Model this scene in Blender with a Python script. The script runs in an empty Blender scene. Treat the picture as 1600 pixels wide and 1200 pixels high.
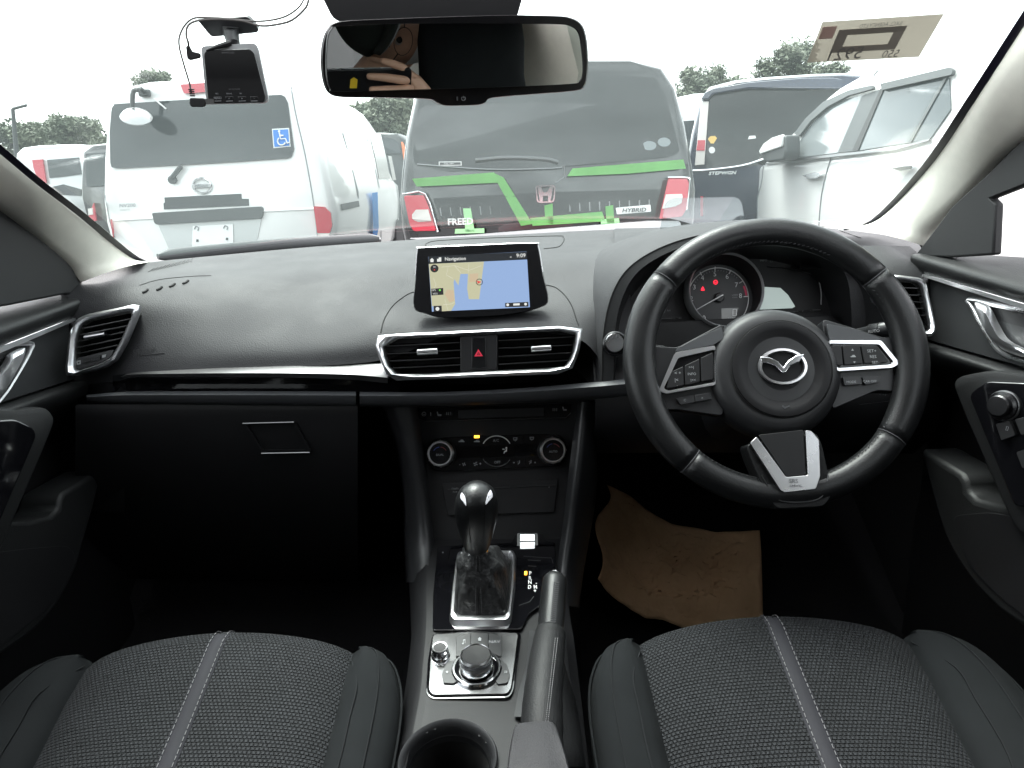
import bpy, bmesh, math, random
from mathutils import Vector, Matrix, noise
from mathutils.bvhtree import BVHTree
random.seed(7)
SC = bpy.context.scene
COL = SC.collection
R = math.radians
V = Vector
# ------------------------------------------------------------------ camera
FPX = 1120.0                       # focal length in photograph pixels (1600 wide)
CAMZ = 1.13
PITCH, YAW, ROLL = 16.5, 0.5, -2.0
cam_d = bpy.data.cameras.new("camera"); CAM = bpy.data.objects.new("camera", cam_d); COL.objects.link(CAM)
CAM.location = (0, 0, CAMZ)
CR = (Matrix.Rotation(R(YAW), 4, 'Z') @ Matrix.Rotation(R(90 - PITCH), 4, 'X') @ Matrix.Rotation(R(ROLL), 4, 'Z'))
CAM.rotation_euler = CR.to_euler()
cam_d.sensor_width = 36.0; cam_d.lens = 36.0 * FPX / 1600.0
cam_d.clip_start = 0.004; cam_d.clip_end = 2000
SC.camera = CAM
# ------------------------------------------------------------------ sky, sun, exposure
W = bpy.data.worlds.new("World"); SC.world = W; W.use_nodes = True
nt = W.node_tree; nt.nodes.clear()
sky = nt.nodes.new("ShaderNodeTexSky"); sky.sky_type = 'NISHITA'; sky.sun_disc = False
SUN_EL, SUN_AZ = 66.0, -32.0
sky.sun_elevation = R(SUN_EL); sky.sun_rotation = R(SUN_AZ); sky.dust_density = 4.0; sky.air_density = 1.0; sky.ozone_density = 1.0
hsv = nt.nodes.new("ShaderNodeHueSaturation"); hsv.inputs['Saturation'].default_value = 0.12
bg = nt.nodes.new("ShaderNodeBackground"); bg.inputs['Strength'].default_value = 0.15
wo = nt.nodes.new("ShaderNodeOutputWorld")
# soft cloud streaks of the overcast, all round the sky
tcw = nt.nodes.new("ShaderNodeTexCoord"); mpw = nt.nodes.new("ShaderNodeMapping"); mpw.inputs['Scale'].default_value = (1.2, 1.2, 5.0)
nzw = nt.nodes.new("ShaderNodeTexNoise"); nzw.inputs['Scale'].default_value = 2.2; nzw.inputs['Detail'].default_value = 6; nzw.inputs['Distortion'].default_value = .6
mrw = nt.nodes.new("ShaderNodeMapRange"); mrw.inputs[1].default_value = .3; mrw.inputs[2].default_value = .7; mrw.inputs[3].default_value = .55; mrw.inputs[4].default_value = 1.35
mxw = nt.nodes.new("ShaderNodeMix"); mxw.data_type = 'RGBA'; mxw.blend_type = 'MULTIPLY'; mxw.inputs[0].default_value = 1
nt.links.new(tcw.outputs['Generated'], mpw.inputs[0]); nt.links.new(mpw.outputs[0], nzw.inputs['Vector']); nt.links.new(nzw.outputs[0], mrw.inputs[0])
nt.links.new(sky.outputs[0], hsv.inputs['Color']); nt.links.new(hsv.outputs[0], mxw.inputs[6]); nt.links.new(mrw.outputs[0], mxw.inputs[7]); nt.links.new(mxw.outputs[2], bg.inputs['Color']); nt.links.new(bg.outputs[0], wo.inputs['Surface'])
sun_d = bpy.data.lights.new("sun", 'SUN'); sun_d.energy = 0.8; sun_d.angle = R(25); sun_d.color = (1, .97, .92)
SUN = bpy.data.objects.new("sun", sun_d); COL.objects.link(SUN)
_sd = V((math.sin(R(SUN_AZ)) * math.cos(R(SUN_EL)), math.cos(R(SUN_AZ)) * math.cos(R(SUN_EL)), math.sin(R(SUN_EL))))
SUN.rotation_euler = _sd.to_track_quat('Z', 'Y').to_euler(); SUN.location = _sd * 30
SC.view_settings.view_transform = 'Standard'; SC.view_settings.look = 'None'
SC.view_settings.gamma = 1; SC.view_settings.use_curve_mapping = False
SC.view_settings.exposure = 2.85
XF = 2 ** SC.view_settings.exposure     # what a lit display must be divided by
SC.render.engine = 'CYCLES'
cy = SC.cycles
cy.use_denoising = True
try: cy.denoiser = 'OPENIMAGEDENOISE'
except Exception: pass
cy.max_bounces = 10; cy.diffuse_bounces = 4; cy.glossy_bounces = 5; cy.transmission_bounces = 4; cy.transparent_max_bounces = 16
cy.caustics_reflective = False; cy.caustics_refractive = False
cy.sample_clamp_indirect = 8
# ------------------------------------------------------------------ pixel -> place helpers (photograph pixels, 1600 x 1200)
CO = V((0, 0, CAMZ)); C3 = CR.to_3x3()
def ray(px, py):
    return (C3 @ V(((px - 800) / FPX, (600 - py) / FPX, -1))).normalized()
def A(px, py, Y=None, X=None, Z=None):
    d = ray(px, py)
    if Y is not None: t = Y / d.y
    elif X is not None: t = X / d.x
    else: t = (Z - CAMZ) / d.z
    return CO + d * t
class Frame:
    def __init__(s, o, n, up=(0, 0, 1), rot=0.0):
        s.o = V(o); s.n = V(n).normalized()
        s.ex = V(up).cross(s.n).normalized(); s.ey = s.n.cross(s.ex).normalized()
        if rot:
            q = Matrix.Rotation(R(rot), 3, s.n); s.ex = q @ s.ex; s.ey = q @ s.ey
    def p(s, x, y, z=0): return s.o + s.ex * x + s.ey * y + s.n * z
    def px(s, a, b, z=0):
        d = ray(a, b); o = s.o + s.n * z
        t = (o - CO).dot(s.n) / d.dot(s.n)
        return CO + d * t
    def pxs(s, l, z=0): return [s.px(a, b, z) for a, b in l]
    def loc(s, w): d = V(w) - s.o; return (d.dot(s.ex), d.dot(s.ey), d.dot(s.n))
def lerp(a, b, t): return a + (b - a) * t
def cr(pts, n=6, closed=False):
    pts = [V(p) for p in pts]; m = len(pts); out = []
    if m < 3 and not closed: return [pts[0].lerp(pts[-1], i / n) for i in range(n + 1)]
    segs = m if closed else m - 1
    for i in range(segs):
        if closed: p0, p1, p2, p3 = pts[(i - 1) % m], pts[i], pts[(i + 1) % m], pts[(i + 2) % m]
        else:
            p1, p2 = pts[i], pts[i + 1]
            p0 = pts[i - 1] if i > 0 else p1 * 2 - p2
            p3 = pts[i + 2] if i + 2 < m else p2 * 2 - p1
        for k in range(n):
            t = k / n; t2 = t * t; t3 = t2 * t
            out.append(0.5 * ((2 * p1) + (p2 - p0) * t + (2 * p0 - 5 * p1 + 4 * p2 - p3) * t2 + (3 * p1 - p0 - 3 * p2 + p3) * t3))
    if not closed: out.append(pts[-1].copy())
    return out
def cr2(l, n=5, closed=False): return [(p.x, p.y) for p in cr([V((a, b, 0)) for a, b in l], n, closed)]
def rnd(poly, r, n=3):
    """round the corners of a polygon of 3-D points"""
    out = []; m = len(poly)
    for i in range(m):
        a, b, c = V(poly[i - 1]), V(poly[i]), V(poly[(i + 1) % m])
        d1 = a - b; d2 = c - b
        k1 = min(r, d1.length * .45); k2 = min(r, d2.length * .45)
        p, q = b + d1.normalized() * k1, b + d2.normalized() * k2
        for k in range(n + 1):
            t = k / n; out.append(p * (1 - t) ** 2 + b * 2 * t * (1 - t) + q * t * t)
    return out
def rrect(w, h, r, n=4):
    o = []
    for cx, cy_, a0 in ((w / 2 - r, h / 2 - r, 0), (-w / 2 + r, h / 2 - r, 90), (-w / 2 + r, -h / 2 + r, 180), (w / 2 - r, -h / 2 + r, 270)):
        for k in range(n + 1):
            a = R(a0 + 90 * k / n); o.append((cx + r * math.cos(a), cy_ + r * math.sin(a)))
    return o
def ell(cx, cy_, rx, ry, n=32, a0=0, a1=360):
    full = abs(a1 - a0) >= 360
    return [(cx + rx * math.cos(R(a0 + (a1 - a0) * k / (n if full else n - 1))), cy_ + ry * math.sin(R(a0 + (a1 - a0) * k / (n if full else n - 1)))) for k in range(n)]
class MB:
    def __init__(s): s.v = []; s.f = []
    def add(s, v, f):
        o = len(s.v); s.v += [V(p) for p in v]; s.f += [tuple(i + o for i in q) for q in f]; return s
    def box(s, c, sz, fr=None):
        c = V(c); hx, hy, hz = sz[0] / 2, sz[1] / 2, sz[2] / 2
        ax = (fr.ex, fr.ey, fr.n) if fr else (V((1, 0, 0)), V((0, 1, 0)), V((0, 0, 1)))
        v = [c + ax[0] * x * hx + ax[1] * y * hy + ax[2] * z * hz for x in (-1, 1) for y in (-1, 1) for z in (-1, 1)]
        return s.add(v, [(0, 1, 3, 2), (4, 6, 7, 5), (0, 4, 5, 1), (2, 3, 7, 6), (0, 2, 6, 4), (1, 5, 7, 3)])
    def prism(s, poly, vec, cap0=True):
        n = len(poly); vec = V(vec)
        v = [V(p) for p in poly] + [V(p) + vec for p in poly]
        f = [(i, (i + 1) % n, n + (i + 1) % n, n + i) for i in range(n)] + [tuple(range(n, 2 * n))]
        if cap0: f.append(tuple(reversed(range(n))))
        return s.add(v, f)
    def ring(s, o, i, vec):
        n = len(o); vec = V(vec)
        v = [V(p) for p in o] + [V(p) for p in i] + [V(p) + vec for p in o] + [V(p) + vec for p in i]
        f = []
        for k in range(n):
            l = (k + 1) % n
            f += [(k, l, n + l, n + k), (2 * n + k, 3 * n + k, 3 * n + l, 2 * n + l), (k, 2 * n + k, 2 * n + l, l), (n + k, n + l, 3 * n + l, 3 * n + k)]
        return s.add(v, f)
    def loft(s, rows, closed=False, caps=False):
        n = len(rows[0]); v = [p for r in rows for p in r]; f = []
        for i in range(len(rows) - 1):
            for k in range(n if closed else n - 1):
                l = (k + 1) % n; f.append((i * n + k, i * n + l, (i + 1) * n + l, (i + 1) * n + k))
        if caps: f += [tuple(range(n)), tuple(range((len(rows) - 1) * n, len(rows) * n))]
        return s.add(v, f)
    def tube(s, path, r, n=8, closed=False, caps=True, flat=None):
        path = [V(p) for p in path]; m = len(path); rows = []; prev = None
        for i, p in enumerate(path):
            a = path[(i - 1) % m] if (closed or i > 0) else p
            b = path[(i + 1) % m] if (closed or i < m - 1) else p
            t = (b - a).normalized()
            if prev is None:
                prev = t.orthogonal().normalized()
                if flat is not None: prev = V(flat) - t * V(flat).dot(t); prev.normalize()
            else:
                prev = prev - t * prev.dot(t); prev.normalize()
            w = t.cross(prev); rr = r[i] if isinstance(r, (list, tuple)) else r
            ra, rb = rr if isinstance(rr, tuple) else (rr, rr)
            rows.append([p + prev * (ra * math.cos(2 * math.pi * k / n)) + w * (rb * math.sin(2 * math.pi * k / n)) for k in range(n)])
        if closed: rows.append(rows[0])
        return s.loft(rows, True, caps and not closed)
    def lathe(s, prof, o, n_, N=32, ex=None, caps=True):
        o = V(o); n_ = V(n_).normalized(); ex = V(ex) if ex is not None else n_.orthogonal().normalized(); ey = n_.cross(ex)
        rows = [[o + n_ * h + (ex * math.cos(2 * math.pi * k / N) + ey * math.sin(2 * math.pi * k / N)) * max(r, 1e-5) for k in range(N)] for r, h in prof]
        return s.loft(rows, True, caps)
# ------------------------------------------------------------------ objects
WL = {}
def obj(name, mb, m, parent=None, smooth=40, bevel=0, seg=2, subd=0, solid=0, uv=None, fixn=True):
    me = bpy.data.meshes.new(name)
    v = mb.v
    lo = V((min(p.x for p in v), min(p.y for p in v), min(p.z for p in v))); hi = V((max(p.x for p in v), max(p.y for p in v), max(p.z for p in v)))
    c = (lo + hi) / 2
    me.from_pydata([p - c for p in v], [], mb.f)
    if uv:
        l = me.uv_layers.new(name="UVMap")
        for lp in me.loops: l.data[lp.index].uv = uv[lp.vertex_index]
    if fixn:
        bm = bmesh.new(); bm.from_mesh(me)
        if not uv: bmesh.ops.remove_doubles(bm, verts=bm.verts, dist=1e-6)
        bmesh.ops.recalc_face_normals(bm, faces=bm.faces); bm.to_mesh(me); bm.free()
    if smooth:
        me.shade_smooth()
        if smooth < 180: me.set_sharp_from_angle(angle=R(smooth))
    me.materials.append(M(m) if isinstance(m, str) else m)
    o = bpy.data.objects.new(name, me); COL.objects.link(o)
    if parent is not None:
        o.parent = parent; o.location = c - WL[parent.name]
    else: o.location = c
    WL[o.name] = c
    if solid:
        md = o.modifiers.new("solid", 'SOLIDIFY'); md.thickness = solid; md.offset = -1
    if bevel:
        md = o.modifiers.new("bevel", 'BEVEL'); md.width = bevel; md.segments = seg; md.limit_method = 'ANGLE'; md.angle_limit = R(35)
        md.harden_normals = False
    if subd:
        md = o.modifiers.new("sub", 'SUBSURF'); md.levels = subd; md.render_levels = subd
    return o
def tag(o, label, cat, group=None, kind=None):
    if label: o['label'] = label
    if cat: o['category'] = cat
    if group: o['group'] = group
    if kind: o['kind'] = kind
    return o
def thing(name, loc, label, cat, group=None):
    o = bpy.data.objects.new(name, None); COL.objects.link(o); o.location = V(loc); o.empty_display_size = .05
    WL[o.name] = V(loc); return tag(o, label, cat, group)
def bvh(o):
    dv = WL[o.name]; me = o.data
    return BVHTree.FromPolygons([v.co + dv for v in me.vertices], [tuple(p.vertices) for p in me.polygons])
def cast(b, px, py, off=0.0):
    d = ray(px, py); h = b.ray_cast(CO, d)
    if h[0] is None: return None, None
    n = h[1]
    if n.dot(d) > 0: n = -n
    return h[0] + n * off, n
def castline(b, l, off=0.0):
    return [q for q in (cast(b, a, c, off)[0] for a, c in l) if q is not None]
_fc = {}
def text(s, pos, ex, ey, h, m, parent, name="lettering", align='CENTER', depth=.0003, shear=0, mirror=False, sx=1.0, bold=0.0):
    """flat lettering: pos = centre, h = capital height in metres"""
    cu = bpy.data.curves.new("t", 'FONT'); cu.body = s; cu.align_x = align; cu.align_y = 'CENTER'; cu.size = 1; cu.shear = shear; cu.offset = bold
    cu.resolution_u = 2
    t = bpy.data.objects.new("t", cu); me = bpy.data.meshes.new_from_object(t)
    bpy.data.objects.remove(t); bpy.data.curves.remove(cu)
    k = h / .70; ex = V(ex).normalized(); ey = V(ey).normalized(); n = ex.cross(ey)
    if mirror: ex = -ex
    mb = MB(); vs = [v.co for v in me.vertices]
    mb.add([V(pos) + ex * (p.x * k * sx) + ey * (p.y * k) + n * depth for p in vs], [tuple(p.vertices) for p in me.polygons])
    bpy.data.meshes.remove(me)
    if not mb.v: return None
    return obj(name, mb, m, parent, smooth=0, fixn=False)
def ftext(fr, s, px, py, hpx, m, parent, z=.0006, name="lettering", **k):
    p = fr.px(px, py, z); h = (fr.px(px, py - hpx / 2, z) - fr.px(px, py + hpx / 2, z)).length
    return text(s, p, fr.ex, fr.ey, h, m, parent, name=name, **k)
def dup_thing(root, loc, label=None):
    r = root.copy(); COL.objects.link(r); r.location = V(loc)
    if label: r['label'] = label
    def rec(a, b):
        for ch in a.children:
            c = ch.copy(); COL.objects.link(c); c.parent = b; rec(ch, c)
    rec(root, r); return r
# ------------------------------------------------------------------ materials
_M = {}
def new_mat(name):
    m = bpy.data.materials.new(name); m.use_nodes = True; n = m.node_tree; b = n.nodes["Principled BSDF"]; _M[name] = m
    return m, n, b
def simple(name, col, rough=.5, metal=0, spec=.5, coat=0, grain=None, var=0, varscale=20, emit=None, rvar=0, coatr=.03, sheen=0):
    m, n, b = new_mat(name)
    b.inputs['Base Color'].default_value = (*col, 1); b.inputs['Roughness'].default_value = rough; b.inputs['Metallic'].default_value = metal
    b.inputs['Specular IOR Level'].default_value = spec; b.inputs['Coat Weight'].default_value = coat; b.inputs['Coat Roughness'].default_value = coatr
    if sheen: b.inputs['Sheen Weight'].default_value = sheen
    tc = n.nodes.new("ShaderNodeTexCoord")
    if emit:
        b.inputs['Emission Color'].default_value = (*col, 1); b.inputs['Emission Strength'].default_value = emit
    if var or rvar:
        no = n.nodes.new("ShaderNodeTexNoise"); no.inputs['Scale'].default_value = varscale; no.inputs['Detail'].default_value = 6
        n.links.new(tc.outputs['Object'], no.inputs['Vector'])
        if var:
            r = n.nodes.new("ShaderNodeMapRange"); r.inputs[1].default_value = .3; r.inputs[2].default_value = .7; r.inputs[3].default_value = 1 - var; r.inputs[4].default_value = 1 + var
            n.links.new(no.outputs[0], r.inputs[0])
            mx = n.nodes.new("ShaderNodeMix"); mx.data_type = 'RGBA'; mx.blend_type = 'MULTIPLY'; mx.inputs[0].default_value = 1; mx.inputs[6].default_value = (*col, 1)
            n.links.new(r.outputs[0], mx.inputs[7]); n.links.new(mx.outputs[2], b.inputs['Base Color'])
        if rvar:
            r2 = n.nodes.new("ShaderNodeMapRange"); r2.inputs[1].default_value = .3; r2.inputs[2].default_value = .7; r2.inputs[3].default_value = rough - rvar; r2.inputs[4].default_value = rough + rvar
            n.links.new(no.outputs[0], r2.inputs[0]); n.links.new(r2.outputs[0], b.inputs['Roughness'])
    if grain:
        kind, sc, st = grain
        if kind == 'v':
            t = n.nodes.new("ShaderNodeTexVoronoi"); t.feature = 'SMOOTH_F1'; t.inputs['Scale'].default_value = sc; out = t.outputs['Distance']
        else:
            t = n.nodes.new("ShaderNodeTexNoise"); t.inputs['Scale'].default_value = sc; t.inputs['Detail'].default_value = 4; out = t.outputs[0]
        n.links.new(tc.outputs['Object'], t.inputs['Vector'])
        bp = n.nodes.new("ShaderNodeBump"); bp.inputs['Strength'].default_value = st; bp.inputs['Distance'].default_value = .001
        n.links.new(out, bp.inputs['Height']); n.links.new(bp.outputs[0], b.inputs['Normal'])
    return m
def glass(name, tint, refl=.06, rough=0, film=0.0, filmcol=(.8, .85, .85)):
    """thin pane: clear with a weak fresnel reflection and, if film, a translucent film that paints in veiling glare"""
    m = bpy.data.materials.new(name); m.use_nodes = True; n = m.node_tree; n.nodes.clear(); _M[name] = m
    tr = n.nodes.new("ShaderNodeBsdfTransparent"); tr.inputs[0].default_value = (*tint, 1)
    gl = n.nodes.new("ShaderNodeBsdfGlossy"); gl.inputs['Roughness'].default_value = rough; gl.inputs[0].default_value = (1, 1, 1, 1)
    fr = n.nodes.new("ShaderNodeFresnel"); fr.inputs[0].default_value = 1.45
    mu = n.nodes.new("ShaderNodeMath"); mu.operation = 'MULTIPLY'; mu.inputs[1].default_value = refl / .034
    cl = n.nodes.new("ShaderNodeMath"); cl.operation = 'MINIMUM'; cl.inputs[1].default_value = .10
    n.links.new(fr.outputs[0], mu.inputs[0]); n.links.new(mu.outputs[0], cl.inputs[0])
    a = n.nodes.new("ShaderNodeMixShader"); n.links.new(cl.outputs[0], a.inputs[0]); n.links.new(tr.outputs[0], a.inputs[1]); n.links.new(gl.outputs[0], a.inputs[2])
    last = a
    if film:
        di = n.nodes.new("ShaderNodeBsdfTranslucent"); di.inputs[0].default_value = (*filmcol, 1)  # glare veil over the view, put into the pane as translucent colour
        no = n.nodes.new("ShaderNodeTexNoise"); no.inputs['Scale'].default_value = 6; no.inputs['Detail'].default_value = 5
        tc = n.nodes.new("ShaderNodeTexCoord"); n.links.new(tc.outputs['Object'], no.inputs['Vector'])
        r = n.nodes.new("ShaderNodeMapRange"); r.inputs[1].default_value = .3; r.inputs[2].default_value = .7; r.inputs[3].default_value = film * .8; r.inputs[4].default_value = film * 1.2
        n.links.new(no.outputs[0], r.inputs[0])
        b = n.nodes.new("ShaderNodeMixShader"); n.links.new(r.outputs[0], b.inputs[0]); n.links.new(a.outputs[0], b.inputs[1]); n.links.new(di.outputs[0], b.inputs[2]); last = b
    o = n.nodes.new("ShaderNodeOutputMaterial"); n.links.new(last.outputs[0], o.inputs[0])
    return m
def M(name): return _M[name]
simple('pad', (.028, .028, .030), .6, spec=.22, grain=('v', 700, .38), var=.14, varscale=14, rvar=.06)
simple('pad_smooth', (.009, .009, .0100), .5, spec=.22, grain=('n', 700, .12), var=.08)
simple('plastic', (.010, .010, .011), .5, spec=.35, grain=('n', 900, .15), var=.1)
simple('plastic_grey', (.045, .047, .051), .5, grain=('n', 900, .2), var=.06)
simple('plastic_mid', (.016, .0165, .018), .42, grain=('n', 800, .1), var=.06)
simple('black', (.007, .007, .008), .6)
simple('void', (.003, .003, .003), .9)
simple('piano', (.004, .004, .005), .06, coat=.6)
simple('gloss_black', (.008, .008, .009), .2)
simple('chrome', (.84, .85, .87), .13, metal=1)
simple('chrome_soft', (.9, .9, .92), .3, metal=1)
simple('silver_paint', (.42, .43, .44), .35, metal=.4)
simple('satin', (.5, .5, .51), .28, metal=1, rvar=.04)
simple('satin_dark', (.2, .2, .205), .33, metal=.9)
simple('satin_trim', (.13, .128, .13), .36, metal=1, rvar=.03)
simple('leather', (.009, .0094, .010), .55, spec=.25, grain=('v', 650, .3), var=.12, rvar=.07)
simple('leather_worn', (.009, .0094, .010), .36, spec=.36, grain=('v', 500, .16), var=.12, rvar=.06)
simple('side_fabric', (.0075, .0086, .0094), .9, spec=.15, grain=('n', 1400, .4), var=.12, varscale=30)
simple('strip', (.023, .023, .027), .7, spec=.12, grain=('n', 1200, .25), var=.06)
simple('thread', (.13, .13, .135), .8)
simple('thread_dark', (.05, .05, .055), .8)
simple('seam_dark', (.014, .015, .016), .9, spec=.1)
simple('boot_leather', (.026, .0265, .0275), .5, spec=.3, grain=('n', 45, 1.0), var=.15)
_M['boot_leather'].node_tree.nodes['Bump'].inputs['Distance'].default_value = .012
simple('beige', (.78, .76, .68), .9, grain=('n', 1500, .35), var=.03, varscale=60)
simple('carpet', (.005, .005, .006), 1, grain=('n', 500, .8))
simple('lining', (.58, .57, .53), .95, grain=('n', 900, .3))
simple('rubber', (.01, .01, .011), .7)
simple('print_white', (.75, .75, .75), .5)
simple('print_grey', (.3, .31, .32), .5)
simple('print_dim', (.12, .12, .125), .5)
simple('led_orange', (1, .42, .03), .4, emit=6 / XF)
simple('led_red', (1, .02, .05), .4, emit=1.6 / XF)
simple('led_blue', (.05, .05, 1), .4, emit=2 / XF)
simple('skin', (.60, .36, .25), .5, grain=('n', 300, .15), var=.08, varscale=50)
simple('cap_cloth', (.012, .016, .014), .9, grain=('n', 900, .4))
simple('jacket', (.012, .012, .014), .9, grain=('n', 700, .4))
simple('mask_cloth', (.75, .76, .78), .9)
simple('tape_yellow', (.75, .5, .02), .6)
def wave_uv(name, col, rows, cols, rough=.75):
    """woven seat mesh: staggered ridges in UV metres"""
    m, n, b = new_mat(name); b.inputs['Roughness'].default_value = rough; b.inputs['Specular IOR Level'].default_value = .25
    tc = n.nodes.new("ShaderNodeTexCoord")
    br = n.nodes.new("ShaderNodeTexBrick"); br.offset = .5; br.inputs['Scale'].default_value = 1
    br.inputs['Brick Width'].default_value = cols; br.inputs['Row Height'].default_value = rows; br.inputs['Mortar Size'].default_value = rows * .27; br.inputs['Mortar Smooth'].default_value = 1
    br.inputs['Color1'].default_value = (*col, 1); br.inputs['Color2'].default_value = (*(c * .8 for c in col), 1); br.inputs['Mortar'].default_value = (*(c * .28 for c in col), 1)
    n.links.new(tc.outputs['UV'], br.inputs['Vector'])
    no = n.nodes.new("ShaderNodeTexNoise"); no.inputs['Scale'].default_value = 18; no.inputs['Detail'].default_value = 5; n.links.new(tc.outputs['UV'], no.inputs['Vector'])
    mr = n.nodes.new("ShaderNodeMapRange"); mr.inputs[1].default_value = .3; mr.inputs[2].default_value = .7; mr.inputs[3].default_value = .82; mr.inputs[4].default_value = 1.15
    n.links.new(no.outputs[0], mr.inputs[0])
    mx = n.nodes.new("ShaderNodeMix"); mx.data_type = 'RGBA'; mx.blend_type = 'MULTIPLY'; mx.inputs[0].default_value = 1
    n.links.new(br.outputs['Color'], mx.inputs[6]); n.links.new(mr.outputs[0], mx.inputs[7]); n.links.new(mx.outputs[2], b.inputs['Base Color'])
    inv = n.nodes.new("ShaderNodeMath"); inv.operation = 'SUBTRACT'; inv.inputs[0].default_value = 1; n.links.new(br.outputs['Fac'], inv.inputs[1])
    bp = n.nodes.new("ShaderNodeBump"); bp.inputs['Strength'].default_value = .9; bp.inputs['Distance'].default_value = .002
    n.links.new(inv.outputs[0], bp.inputs['Height']); n.links.new(bp.outputs[0], b.inputs['Normal'])
wave_uv('seat_mesh', (.0165, .0182, .021), .0043, .0047)
glass('windscreen_glass', (.72, .79, .77), refl=.034, film=.018, rough=.12, filmcol=(.72, .86, .84))
glass('privacy_glass', (.26, .27, .27), refl=.05)
glass('side_glass', (.82, .86, .85), refl=.05)
glass('combiner_glass', (.82, .86, .86), refl=.09)
glass('lens_clear', (.9, .9, .9), refl=.035)
# ================================================================== cabin shell
XC = -.035
simple('car_red', (.16, .006, .012), .25, coat=1)
simple('wiper_black', (.10, .105, .107), .6)
simple('frit', (.006, .005, .014), .35)
body = thing('car_cabin', (XC, 0, .1), "car cabin shell with pale beige pillar trims framing the windscreen", "car cabin")
mb = MB(); rows = []
for y, z in ((-1.2, .30), (-.2, .28), (.9, .26), (1.15, .28), (1.38, .42), (1.46, .6), (1.46, .86)):
    rows.append([V((XC + x, y, z + (.05 if abs(x) > .6 else 0))) for x in (-.76, -.62, -.3, 0, .3, .62, .76)])
mb.loft(rows); obj('carpet', mb, 'carpet', body)
mb = MB(); rows = []
for i in range(13):
    y = lerp(.62, -1.35, i / 12); rows.append([V((XC + x, y, 1.375 - .10 * (abs(x) / .58) ** 3 - .02 * (abs(i - 5) / 7) ** 2)) for x in [k * .0967 for k in range(-6, 7)]])
mb.loft(rows); obj('roof_lining', mb, 'lining', body)
for sx in (-1, 1):
    mb = MB(); mb.loft([[V((XC + sx * x, y, z)) for y, x in ((.86, .735), (1.1, .73), (1.3, .725), (1.5, .72))] for z in (.2, .6, .97)]); obj('kick_panel', mb, 'carpet', body)
    mb = MB(); mb.loft([[V((XC + sx * .735, y, z)) for y in (-1.4, -.4, .3, .95)] for z in (.15, .45)]); obj('door_sill', mb, 'plastic', body)
# outer sides behind the front doors, rear seat and tailgate (seen only in the mirror)
for sx in (-1, 1):
    mb = MB()
    rows = [[V((XC + sx * .71, y, z)) for y in (-.30, -.8, -1.4)] for z in (.3, .7, .98)]
    mb.loft(rows); obj('rear_side_trim', mb, 'plastic', body)
    mb = MB(); rows = []
    for z, y0, x in ((.96, -.22, .70), (1.1, -.24, .67), (1.25, -.26, .625), (1.36, -.28, .57)):
        rows.append([V((XC + sx * (x + .02), y0 + .17, z)), V((XC + sx * (x + .0), y0 + .14, z)), V((XC + sx * (x - .06), y0 - .12, z)), V((XC + sx * x, y0 - .18, z))])
    mb.loft(rows); obj('centre_pillar_trim', mb, 'beige', body)
    mb = MB(); rows = []
    for z, y0, x in ((.96, -1.15, .71), (1.15, -1.12, .68), (1.36, -1.05, .58)):
        rows.append([V((XC + sx * x, y0 + .55, z)), V((XC + sx * (x - .04), y0, z)), V((XC + sx * (x - .06), y0 - .3, z))])
    mb.loft(rows); obj('rear_pillar_trim', mb, 'beige', body)
    mb = MB(); mb.loft([[V((XC + sx * .70, y, .97)), V((XC + sx * .675, y, 1.15)), V((XC + sx * .59, y, 1.355))] for y in (-.22, -.6, -1.05)]); obj('rear_side_glass', mb, 'privacy_glass', body, smooth=180)
mb = MB(); mb.loft([[V((XC + x, y, z)) for x in (-.71, 0, .71)] for y, z in ((-1.62, .2), (-1.66, .7), (-1.60, 1.0))]); obj('tailgate', mb, 'plastic', body)
mb = MB(); mb.loft([[V((XC + x, y, z)) for x in (-.68, -.3, .3, .68)] for y, z in ((-1.60, 1.0), (-1.48, 1.2), (-1.34, 1.36))]); obj('rear_glass', mb, 'privacy_glass', body)
mb = MB(); rows = []
for i in range(9):
    x = lerp(-.72, .72, i / 8); b_ = .06 * (1 - (x / .72) ** 2)
    rows.append([V((XC + x * .95, 1.60 + b_ * 1.5, .925 + b_ * .2)), V((XC + x, 2.1 + b_, .90 + b_ * .6)), V((XC + x * .97, 2.55 + b_ * 2, .84 + b_)), V((XC + x * .88, 2.80 + b_ * 3, .72 + b_ * .5)), V((XC + x * .86, 2.9 + b_ * 3, .45))])
mb.loft(rows); obj('bonnet', mb, 'car_red', body)
# A pillars
def ext(a, b, t): return b + (b - a) * t
EL = [A(240, 409, Y=1.29), A(205, 402, Y=1.255), A(120, 333, Y=1.09), A(60, 287, Y=.985), A(0, 237, X=-.628)]
EL.append(ext(EL[-2], EL[-1], 1.6)); EL.append(ext(EL[-3], EL[-1], .9)); 
ER = [A(1318, 358, Y=1.29), A(1372, 343, Y=1.255), A(1450, 262, Y=1.09), A(1525, 153, Y=.93), A(1600, 38, X=.565)]
ER.append(ext(ER[-2], ER[-1], .8)); ER.append(ext(ER[-2], ER[-1], 1.2))
OL = [A(127, 441, X=-.685), A(108, 418, X=-.69), A(70, 384, X=-.69), A(35, 357, X=-.69), A(0, 331, X=-.69)]
OL.append(ext(OL[-2], OL[-1], 1.6)); OL.append(ext(OL[-3], OL[-1], .9))
OR = [A(1442, 384, X=.62), A(1456, 361, X=.622), A(1500, 315, X=.622), A(1550, 268, X=.62), A(1600, 222, X=.615)]
OR.append(ext(OR[-2], OR[-1], .8)); OR.append(ext(OR[-2], OR[-1], 1.2))
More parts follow.
